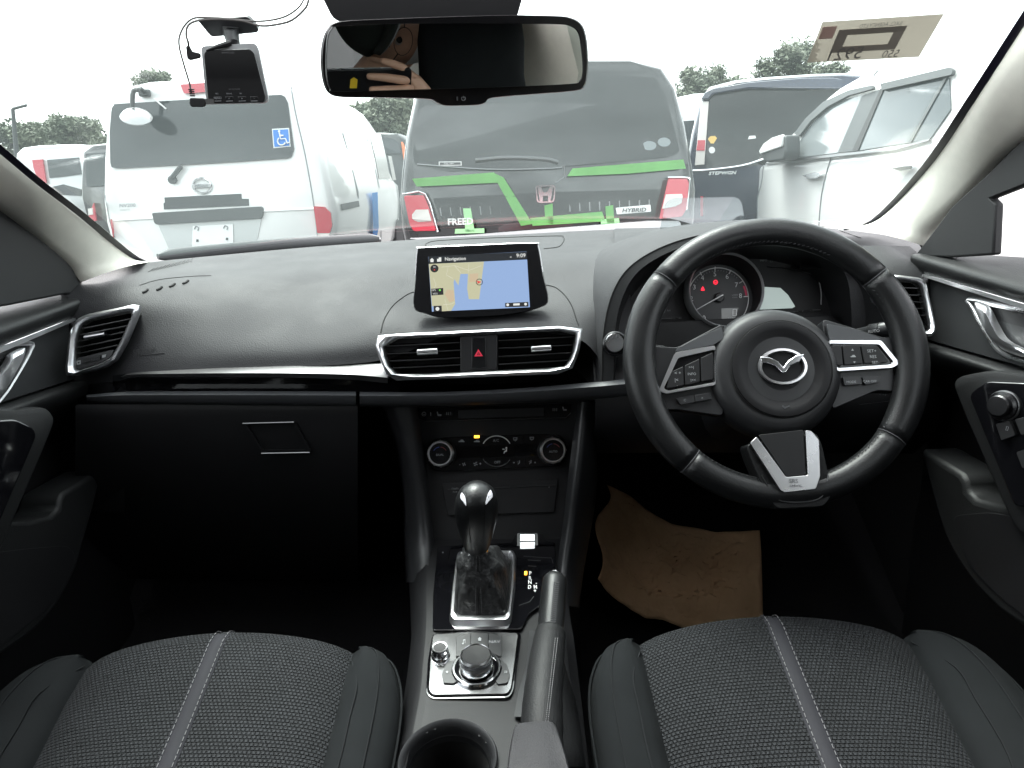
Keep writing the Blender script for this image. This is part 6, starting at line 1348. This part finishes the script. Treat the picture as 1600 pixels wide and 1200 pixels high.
van.txt("NV200", 200, 321, 5.2, 'seam_grey', name='model_lettering', shear=.15, sx=1.2, bold=.02); van.txt("VANETTE", 196, 328, 2.6, 'seam_grey', name='model_lettering', shear=.2)
wb = van.on([(426.5, 202), (453, 200.5), (455.5, 229.5), (429, 232)], 'plate_white', 'wheelchair_sticker', off=.022, th=.002); van.on([(428.2, 203.8), (451.6, 202.5), (453.8, 228), (430.6, 230.2)], 'sign_blue', 'sticker_field', off=.026, th=.001, par=wb)
WF = Frame(cast(van.bvh, 441, 216, .034)[0], -van.f + V((0, 0, .1)))
for pth_ in ([(436.5, 207), (437.5, 212), (438.5, 217), (446, 216.5), (449, 224), (452, 222.5)], [(437.5, 212), (443, 211.6)]):
    mb = MB(); mb.tube(WF.pxs(pth_), .0055, 5); obj('wheelchair_symbol', mb, 'plate_white', wb)
mb = MB(); mb.prism(WF.pxs(ell(436.2, 205, 1.9, 1.9, 10)), WF.n * .001); obj('wheelchair_symbol', mb, 'plate_white', wb)
mb = MB(); mb.tube(WF.pxs([(440 + 6.2 * math.cos(R(a)), 220.5 - 6.2 * math.sin(R(a))) for a in range(130, 341, 14)]), .0055, 5); obj('wheelchair_symbol', mb, 'plate_white', wb)
van.on(ell(447.5, 237.5, 8, 4.5, 14), 'car_glass_pale', 'oval_sticker', off=.022, th=.001, par=wn)
van.line([(286, 260), (278, 270), (270, 280)], 'wiper_black', 'wiper_arm', r=.018, off=.03); mb = MB(); mb.lathe([(.03, 0), (.03, .03), (.001, .035)], cast(van.bvh, 271, 281)[0], -van.f, 14); obj('wiper_pivot', mb, 'wiper_black', van.t)
# round reversing mirror on a bent arm above the window
mp = [cast(van.bvh, 230, 146, .02)[0]]; fq = Frame(mp[0] - van.f * .22, -van.f)
mb = MB(); mb.tube(cr([mp[0], mp[0] - van.f * .1 + V((0, 0, .03)), fq.px(216, 140), fq.px(209, 142), fq.px(207, 152), fq.px(207, 168)], 4), .016, 8); am = obj('mirror_arm', mb, 'trim_grey', van.t)
cM = fq.px(213, 183); mb = MB(); mb.lathe([(.001, .05), (.04, .046), (.085, .026), (.105, 0), (.10, -.01), (.001, -.012)], cM, (.25, -.5, .85), 28); obj('parking_mirror', mb, 'paint_silver', am)
mb = MB(); mb.box(cast(van.bvh, 228, 146, .02)[0], (.075, .05, .05)); obj('arm_mount', mb, 'trim_grey', van.t, bevel=.01)
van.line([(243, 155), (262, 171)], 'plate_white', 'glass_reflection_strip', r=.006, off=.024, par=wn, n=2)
van.side(1, 2.15, 2.85, 1.10, 1.58, 'car_glass', 'side_window', .25); van.side(1, 3.0, 3.25, 1.08, 1.35, 'car_glass', 'quarter_window', .2); van.side(1, .95, 1.0, .5, 1.5, 'seam_grey', 'door_gap'); van.side(1, 2.05, 2.09, .5, 1.6, 'seam_grey', 'door_gap'); van.side(1, .25, .95, .88, .93, 'trim_grey', 'slide_rail'); van.side(1, .30, 1.25, .28, .62, 'tyre', 'wheel_arch'); van.side(1, 1.45, 1.75, .30, .98, 'tape_blue', 'blue_tape', .05, off=.03)
# ---- dark minivan ahead
fr_ = RearCar('minivan', "dark minivan with green masking tape across its tailgate, straight ahead", "minivan", (856, 300), 4.15, [(.28, .72), (.42, .80), (.85, .845), (1.0, .845), (1.15, .825), (1.35, .79), (1.55, .735), (1.66, .665), (1.715, .50), (1.725, .2)], 'paint_dark', lean=.20)
Z2 = lambda l: [(480 + x / 3.159, y / 3.159) for x, y in l]; Z6 = lambda l: [(1000 + x / 3.75, 60 + y / 3.75) for x, y in l]
fw_ = fr_.on([(657, 150), (672, 124), (760, 118), (940, 116), (1025, 122), (1040, 150), (1054, 205), (1062, 238), (1048, 245), (860, 262), (700, 268), (648, 258), (645, 240)], 'car_glass', 'rear_window', off=.002, th=.004, r=.02)
fr_.on([(668, 118), (680, 102), (700, 96), (1005, 90), (1022, 98), (1030, 117), (860, 114)], 'gloss_black', 'spoiler', off=.01, th=.05, r=.01, bev=.01)
lt = fr_.on(Z2([(482, 967), (578, 963), (606, 1030), (638, 1138), (528, 1140), (508, 1108)]), 'light_red', 'tail_lamp', th=.02, r=.01, bev=.004); fr_.on(Z2([(520, 1036), (600, 1034), (616, 1090), (545, 1096), (522, 1080)]), 'light_pale', 'reverse_lens', off=.02, th=.012, par=lt)
lt = fr_.on(Z6([(162, 822), (272, 824), (281, 850), (266, 1000), (240, 1044), (108, 1056)]), 'light_red', 'tail_lamp', th=.02, r=.01, bev=.004); fr_.on(Z6([(146, 915), (238, 912), (243, 930), (236, 965), (200, 985), (124, 998)]), 'light_pale', 'reverse_lens', off=.02, th=.012, par=lt)
for l in (Z2([(477, 960), (582, 958), (645, 1145)]), Z6([(160, 816), (276, 818), (286, 850), (270, 1005)])): fr_.line(l, 'chrome', 'lamp_edge', r=.005, off=.012, n=3)
gt = fr_.on([(676, 310), (860, 300), (1032, 296), (1016, 335), (860, 338), (690, 343)], 'gloss_black', 'garnish_panel', off=.006, th=.012, r=.015)
for k in range(22):
    x = 690 + k * 15.4
    if 828 < x < 876: continue
    fr_.line([(x, 338 - k * .55), (x - 2 + k * .1, 325 - k * .6)], 'satin_dark', 'garnish_rib', r=.004, off=.02, n=2, par=gt)
tz = []
for l in ([(645, 280), (772, 270), (780, 286), (652, 292)], [(770, 270), (787, 278), (832, 350), (814, 353), (778, 287)], [(886, 276), (894, 264), (1066, 250), (1070, 264), (980, 272)], [(828, 341), (940, 331), (945, 346), (832, 353)], [(724, 326), (736, 326), (742, 362), (728, 363)], [(712, 358), (757, 357), (757, 364), (711, 365)], [(850, 316), (863, 316), (864, 350), (852, 351)], [(945, 323), (957, 321), (959, 349), (947, 350)], [(938, 343), (966, 341), (967, 348), (938, 350)]):
    a = fr_.on(l, 'tape_green' if l[0][0] not in (712, 938, 724) else 'tape_pale', 'green_tape', off=.026, th=.002); tz.append(a)
fr_.txt("FREED", 720, 346, 9.5, 'plate_white', off=.03, name='model_lettering', sx=1.05, bold=.03); 
pl2 = fr_.on([(961, 325), (1015, 320), (1016, 331), (963, 335)], 'plate_white', 'hybrid_badge', off=.02, th=.006, r=.004); fr_.txt("HYBRID", 989, 328, 6, 'trim_grey', off=.034, name='badge_lettering', sx=1.25, shear=.2, bold=.02)
HFq = Frame(cast(fr_.bvh, 852, 303, .03)[0], -fr_.f); ho = rnd(HFq.pxs([(836, 290), (868, 289), (866, 316), (839, 317)]), .02, 4); hi_ = [p.lerp(sum(ho, V()) / len(ho), .13) for p in ho]
mb = MB(); mb.ring(ho, hi_, HFq.n * .012); he = obj('emblem', mb, 'chrome', fr_.t)
for l in ([(840, 292.5), (845.5, 292.3), (848.5, 300.5), (855.5, 300.3), (858.5, 291.8), (864, 291.6), (860, 314.5), (856, 314.7), (856.5, 305.5), (848, 305.8), (848, 315), (843.5, 315)],): mb = MB(); mb.prism(HFq.pxs(l), HFq.n * .012); obj('emblem_letter', mb, 'chrome', he, smooth=0)
fr_.line([(743, 251), (790, 247), (850, 249), (872, 254)], 'wiper_black', 'wiper_arm', r=.012, off=.02); fr_.line([(652, 257), (760, 265), (850, 264), (878, 262)], 'satin_dark', 'glass_edge', r=.005, off=.012)
fr_.line([(880, 254), (882, 275), (868, 286)], 'satin_dark', 'panel_edge', r=.004, off=.006)
ms = fr_.on([(686, 253), (721.5, 252.5), (721.5, 259), (686, 259.5)], 'plate_white', 'emission_sticker', off=.012, th=.002); fr_.on([(687.5, 254.2), (720, 253.8), (720, 257.7), (687.5, 258.2)], 'trim_grey', 'sticker_field', off=.015, th=.001, par=ms); fr_.txt("FUEL 100+", 702, 256, 2.4, 'plate_white', off=.024, par=ms)
for x, y, rx in ((1014, 228, 11), (1037, 222.5, 10)):
    es_ = fr_.on(ell(x, y, rx, 7.2, 20), 'sticker_grey', 'oval_sticker', off=.012, th=.001); fr_.on(ell(x, y + 1.5, rx * .9, 4.6, 16), 'sticker_oval', 'sticker_field', off=.014, th=.001, par=es_) if False else None
fr_.on([(640, 372), (720, 368), (1010, 345), (1060, 345), (1060, 420), (640, 420)], 'paint_silver', 'bumper', off=.03, th=.03, r=.02, bev=.01)
fr_.side(-1, .9, 1.7, 1.05, 1.5, 'car_glass', 'side_window')
# ---- navy minivan and the pale one beyond
st = RearCar('minivan', "navy minivan with tall clear tail lamps beside the white hatchback", "minivan", (1222, 260), 6.6, [(.28, .74), (.42, .81), (.95, .84), (1.1, .835), (1.4, .80), (1.7, .735), (1.80, .66), (1.84, .45), (1.85, .2)], 'paint_navy', fwd=(.30, .95, 0), lean=.08)
st.on(Z6([(410, 345), (430, 330), (640, 300), (960, 280), (1150, 280), (1190, 300), (1190, 700), (720, 740), (400, 765), (385, 755)]), 'car_glass', 'rear_window', off=.002, th=.005)
st.on(Z6([(362, 362), (385, 325), (430, 300), (640, 262), (960, 236), (1130, 236), (1180, 246), (1180, 300), (640, 296), (430, 330), (400, 362)]), 'paint_navy', 'spoiler', off=.01, th=.06, bev=.01)
lt = st.on(Z6([(362, 372), (404, 370), (378, 740), (322, 745), (332, 640)]), 'light_pale', 'tail_lamp', off=.004, th=.03, bev=.005); st.on(Z6([(340, 598), (384, 598), (380, 658), (332, 658)]), 'light_red', 'lamp_lens', off=.03, th=.012, par=lt); st.on(Z6([(368, 560), (386, 380), (398, 380), (386, 560)]), 'light_orange', 'lamp_lens', off=.03, th=.012, par=lt) if False else None
st.line(Z6([(265, 775), (400, 770), (600, 745), (740, 700)]), 'chrome', 'chrome_strip', r=.008, off=.01)
st.txt("STEPWGN", 1128.5, 270.5, 4.6, 'plate_white', off=.02, name='model_lettering', shear=.2, sx=1.35, bold=.03)
st.on(Z6([(398, 590), (412, 574), (440, 572), (452, 585), (432, 616), (415, 616)]), 'sticker_yellow', 'diamond_sticker', off=.012, th=.002); st.on(ell(1112.5, 234.5, 5, 5.2, 16), 'plate_white', 'round_sticker', off=.012, th=.002)
st.on(Z6([(355, 925), (370, 925), (370, 1040), (355, 1040)]), 'light_red', 'reflector', off=.006, th=.01); st.on(Z6([(640, 572), (675, 570), (680, 585), (632, 592)]), 'plate_white', 'glass_label', off=.010, th=.002)
wv = RearCar('minivan', "pale silver minivan half hidden between the taped minivan and the navy one", "minivan", (1125, 250), 9.0, [(.28, .74), (.42, .81), (.95, .84), (1.1, .83), (1.4, .80), (1.75, .72), (1.9, .60), (1.95, .3)], 'paint_white', fwd=(.05, 1, 0)); wv.on([(1052, 190), (1085, 188), (1085, 232), (1056, 236)], 'car_glass_pale', 'rear_window', th=.006); wv.on([(1074, 262), (1082, 262), (1082, 240), (1070, 242)], 'light_pale', 'tail_lamp', th=.01)
# ---- cars at the left edge and in the gap
sl_ = RearCar('minivan', "silver minivan with tall red tail lamps at the left edge beyond the pillar", "minivan", (92, 290), 13.5, [(.28, .74), (.42, .81), (.95, .84), (1.1, .83), (1.4, .80), (1.75, .72), (1.84, .60), (1.87, .3)], 'paint_silver'); sl_.on([(52, 250), (68, 249), (74, 286), (64, 290), (54, 262)], 'light_red', 'tail_lamp', th=.03); sl_.on([(74, 250), (124, 246), (128, 272), (78, 278)], 'car_glass_pale', 'rear_window', th=.01); sl_.on([(78, 293), (100, 288), (128, 296), (128, 306), (90, 304)], 'trim_grey', 'plate_garnish', th=.02)
dk = RearCar('station_wagon', "dark car sliver with red and white tail lamp left of the white van", "car", (205, 290), 11.5, [(.28, .74), (.42, .80), (.95, .82), (1.1, .81), (1.4, .76), (1.65, .70), (1.74, .55), (1.76, .3)], 'paint_dark'); q_ = dk.on([(131, 320), (148, 317), (152, 345), (138, 345)], 'light_red', 'tail_lamp', th=.03); dk.on([(140, 326), (147, 325), (148, 335), (141, 336)], 'light_pale', 'reverse_lens', off=.03, th=.02, par=q_); dk.on([(135, 240), (165, 238), (165, 290), (136, 292)], 'car_glass_pale', 'rear_window', th=.01)
gp = RearCar('minivan', "distant grey minivan with orange tail lamp in the gap beside the taped minivan", "minivan", (570, 270), 12.5, [(.28, .74), (.42, .81), (.95, .84), (1.1, .83), (1.4, .80), (1.7, .72), (1.80, .60), (1.83, .3)], 'trim_grey'); gp.on([(627, 222), (637, 221), (638, 247), (631, 249)], 'light_orange', 'tail_lamp', th=.03); gp.on([(560, 212), (622, 210), (626, 240), (560, 242)], 'car_glass_pale', 'rear_window', th=.01)
# ---- white hatchback seen from the side
SU = Frame(A(1400, 250, X=2.28), (-1, -.03, 0)); suv = thing('hatchback', SU.px(1400, 330), "white tall hatchback seen from its side behind the right pillar", "car")
bodyl = [(1120, 420), (1126, 360), (1131, 318), (1136, 296), (1146, 281), (1158, 269), (1192, 257), (1232, 250), (1320, 240), (1400, 231), (1453, 218), (1500, 200), (1560, 185), (1640, 200), (1680, 260), (1700, 420), (1640, 470), (1300, 440)]
mb = MB(); q = SU.pxs(cr2(bodyl[1:13], 3)) + SU.pxs(bodyl[13:15]); z_ = [V((p.x, p.y, .28)) for p in (q[-1], q[0])]; q = q + z_
mb.prism(q, SU.n * -1.66); sbd = obj('body', mb, 'paint_white', suv, bevel=.05, seg=4)
SG = Frame(SU.px(1350, 225, -.01), (-.965, -.03, .26))
gh_ = [(1190, 258), (1215, 234), (1232, 214), (1252, 193), (1283, 160), (1310, 138), (1345, 118), (1408, 98), (1460, 88), (1495, 84), (1511, 92), (1516, 140), (1530, 210), (1400, 240), (1290, 250)]
mb = MB(); q = SG.pxs(gh_); q2 = []
for p in q: k = max(0, p.z - 1.1); q2.append(p + V((1.62 - k * .56, 0, 0)))
mb.loft([q, [p + V((.03, 0, .0)) for p in q], q2], True, True); obj('greenhouse', mb, 'paint_white', suv, bevel=.03, seg=3)
def sg(l, m, name, z=.004, th=.006, par=suv, fr=SG, r=.01, bev=0): mb = MB(); mb.prism(rnd(fr.pxs(l, z), r, 2), fr.n * th); return obj(name, mb, m, par, bevel=bev)
wf_ = sg([(1236, 247), (1250, 222), (1268, 196), (1290, 172), (1318, 156), (1348, 149), (1310, 238)], 'car_glass_white', 'front_window') if False else None
simple('suv_glass_front', (.16, .175, .18), .08, spec=.5); simple('suv_glass_rear', (.05, .062, .068), .06, spec=.5)
sg([(1234, 248), (1250, 222), (1268, 196), (1290, 172), (1318, 156), (1349, 149), (1310, 239)], 'suv_glass_front', 'front_window')
sg([(1340, 236), (1380, 140), (1484, 115), (1487, 171), (1454, 218)], 'suv_glass_rear', 'rear_window')
sg([(1310, 239), (1348, 150), (1379, 139), (1338, 236)], 'trim_grey', 'pillar_trim', z=.005)
sg([(1332, 236), (1376, 139), (1382, 138), (1341, 236)], 'rubber_line', 'window_channel', z=.012, th=.004); sg([(1418, 224), (1478, 118), (1483, 117), (1424, 223)], 'trim_grey', 'window_bar', z=.012, th=.004)
vs_ = sg([(1244, 210), (1262, 186), (1290, 160), (1330, 142), (1368, 134), (1368, 140), (1330, 150), (1296, 168), (1270, 190), (1252, 214)], 'trim_grey', 'rain_visor', z=.014, th=.02)
sg([(1380, 132), (1490, 106), (1494, 110), (1492, 118), (1382, 142)], 'trim_grey', 'rain_visor', z=.014, th=.02); sg([(1230, 249), (1400, 231.5), (1454, 217), (1454, 220), (1400, 235), (1231, 253)], 'satin_dark', 'belt_moulding', z=.01, th=.008)
for l in ([(1300, 242), (1290, 275), (1283, 310), (1280, 345), (1279, 370)], [(1378, 132), (1372, 122), (1366, 118), (1372, 110)], [(1193, 258), (1190, 285), (1184, 310), (1184, 345)]):
    mb = MB(); mb.tube(SU.pxs(cr2(l, 4), .002), .005, 5); obj('panel_gap', mb, 'seam_grey', suv)
def sh(l, m, name, z=.01, th=.02, **k): return sg(l, m, name, z=z, th=th, fr=SU, **k)
sh([(1257, 274), (1276, 269), (1286, 270), (1287, 274), (1278, 279), (1266, 279)], 'chrome', 'door_handle', bev=.005); sh([(1396, 263), (1418, 259), (1432, 258), (1430, 264), (1412, 267)], 'chrome', 'door_handle', bev=.005)
sm = MB(); mq = rnd(SU.pxs([(1190, 240), (1197, 226), (1210, 216), (1226, 211), (1227, 238), (1224, 250), (1200, 254), (1192, 252)], .16), .02, 3); sm.prism(mq, SU.n * -.12); smo = obj('side_mirror', sm, 'trim_grey', suv, bevel=.02, seg=3); sh([(1190, 236), (1197, 224), (1210, 215), (1227, 210), (1226, 229), (1192, 241)], 'paint_white', 'mirror_cap', z=.15, th=.025, par=smo, bev=.012)
mb = MB(); mb.tube([SU.px(1222, 245, .06), SU.px(1240, 246, -.02)], .03, 8); obj('mirror_stalk', mb, 'trim_grey', smo)
sh([(1137, 298), (1139, 286), (1150, 278), (1154, 278), (1150, 288), (1142, 301)], 'light_pale', 'headlamp', th=.03)
ar = SU.pxs([(1149 + 24 * math.cos(R(a)), 348 - 46 * math.sin(R(a))) for a in range(-20, 201, 11)], .004); mb = MB(); mb.prism(ar, SU.n * .01); obj('wheel_arch', mb, 'trim_grey', suv)
wheel(suv, V((SU.px(1149, 345).x + .08, SU.px(1149, 345).y, .32)), V((-1, 0, 0)), .33); wheel(suv, V((2.38, 3.4, .32)), V((-1, 0, 0)), .33)
# ---- lamp post and trees
lp = thing('lamp_post', A(22, 290, Y=26), "thin pale lamp post above the silver minivan at the far left", "lamp post")
a, b = A(24, 300, Y=26), A(20, 170, Y=26); a.z = 0; mb = MB(); mb.tube([a, b], [.12, .06], 8); obj('post', mb, 'trim_grey', lp); mb = MB(); mb.tube([b, b + V((.5, 0, .1))], .05, 6); obj('lamp_arm', mb, 'trim_grey', lp)
def leaf_m(name, c0, c1):
    m, n, b = new_mat(name); oi = n.nodes.new("ShaderNodeTexCoord"); no = n.nodes.new("ShaderNodeTexNoise"); no.inputs['Scale'].default_value = 1.2; no.inputs['Detail'].default_value = 4; n.links.new(oi.outputs['Object'], no.inputs['Vector'])
    r = n.nodes.new("ShaderNodeValToRGB"); r.color_ramp.elements[0].position = .35; r.color_ramp.elements[1].position = .65; r.color_ramp.elements[0].color = (*c0, 1); r.color_ramp.elements[1].color = (*c1, 1); n.links.new(no.outputs[0], r.inputs[0]); n.links.new(r.outputs[0], b.inputs['Base Color']); b.inputs['Roughness'].default_value = .7
leaf_m('leaf', (.06, .08, .05), (.12, .135, .09)); simple('bark', (.10, .075, .055), .9, var=.2)
def tree(px, ytop, wpx, Y, label, seed):
    rg = random.Random(seed); top = A(px, ytop, Y=Y); k = Y / FPX * 1.05; H = top.z; w = wpx * 1.35 * k / 2
    b0 = V((top.x, Y, 0)); t = thing('pine_tree', b0, label, "tree", "pine trees beyond the yard")
    mb = MB(); mb.tube([b0, b0 + V((.1, 0, H * .5)), V((top.x, Y, H * .92))], [.16, .11, .03], 8)
    cl_ = []
    for q in range(80):
        z = lerp(H * .38, H * .97, rg.random() ** .8); f_ = 1 - ((z / H - .38) / .62) ** 1.6; rr_ = w * (.35 + .65 * f_) * rg.uniform(.4, 1); an = rg.uniform(0, 6.28)
        c = V((top.x + rr_ * math.cos(an), Y + rr_ * math.sin(an) * .8, z)); cl_.append((c, w * rg.uniform(.10, .22))); mb.tube([V((top.x, Y, z * .86)), c], [.05, .015], 5)
    cl_.append((top - V((0, 0, w * .2)), w * .22))
    obj('trunk', mb, 'bark', t)
    mb = MB()
    for c, rr_ in cl_:
        for q in range(120):
            d = V((rg.gauss(0, 1), rg.gauss(0, 1), rg.gauss(0, .75))); d.normalize(); p = c + d * rr_ * rg.random() ** .6 * 1.25
            s_ = rg.uniform(.05, .11) * (1 + Y / 60); u = V((rg.gauss(0, 1), rg.gauss(0, 1), rg.gauss(0, 1))).normalized(); v_ = u.orthogonal().normalized()
            mb.add([p + u * s_, p - u * s_ * .5 + v_ * s_ * .4, p - u * s_ * .5 - v_ * s_ * .4], [(0, 1, 2)])
    cw = obj('crown', mb, 'leaf', t, smooth=0, fixn=False); cw['kind'] = 'stuff'
tree(30, 196, 95, 29, "bushy pine at the far left edge, above the silver minivan", 1); tree(112, 187, 100, 31, "wide bushy pine left of the white van's roof corner", 2); tree(238, 108, 60, 27, "pine tip showing above the white van's roof", 3); tree(612, 150, 95, 30, "dense pine below the rear-view mirror, in the gap between the vans", 4)
tree(570, 160, 70, 33, "slim pine behind the white van's roof, under the mirror", 9); tree(1098, 108, 90, 31, "loose crowned pine above the pale silver minivan", 5); tree(1145, 122, 60, 34, "small sparse pine left of the tall pine over the navy minivan", 10); tree(1237, 70, 105, 30, "tallest pine, over the navy minivan's roof", 6); tree(1296, 98, 70, 32, "pine right of the tallest one, below the sticker", 7); tree(1062, 168, 60, 33, "low pine beside the taped minivan's right edge", 8)
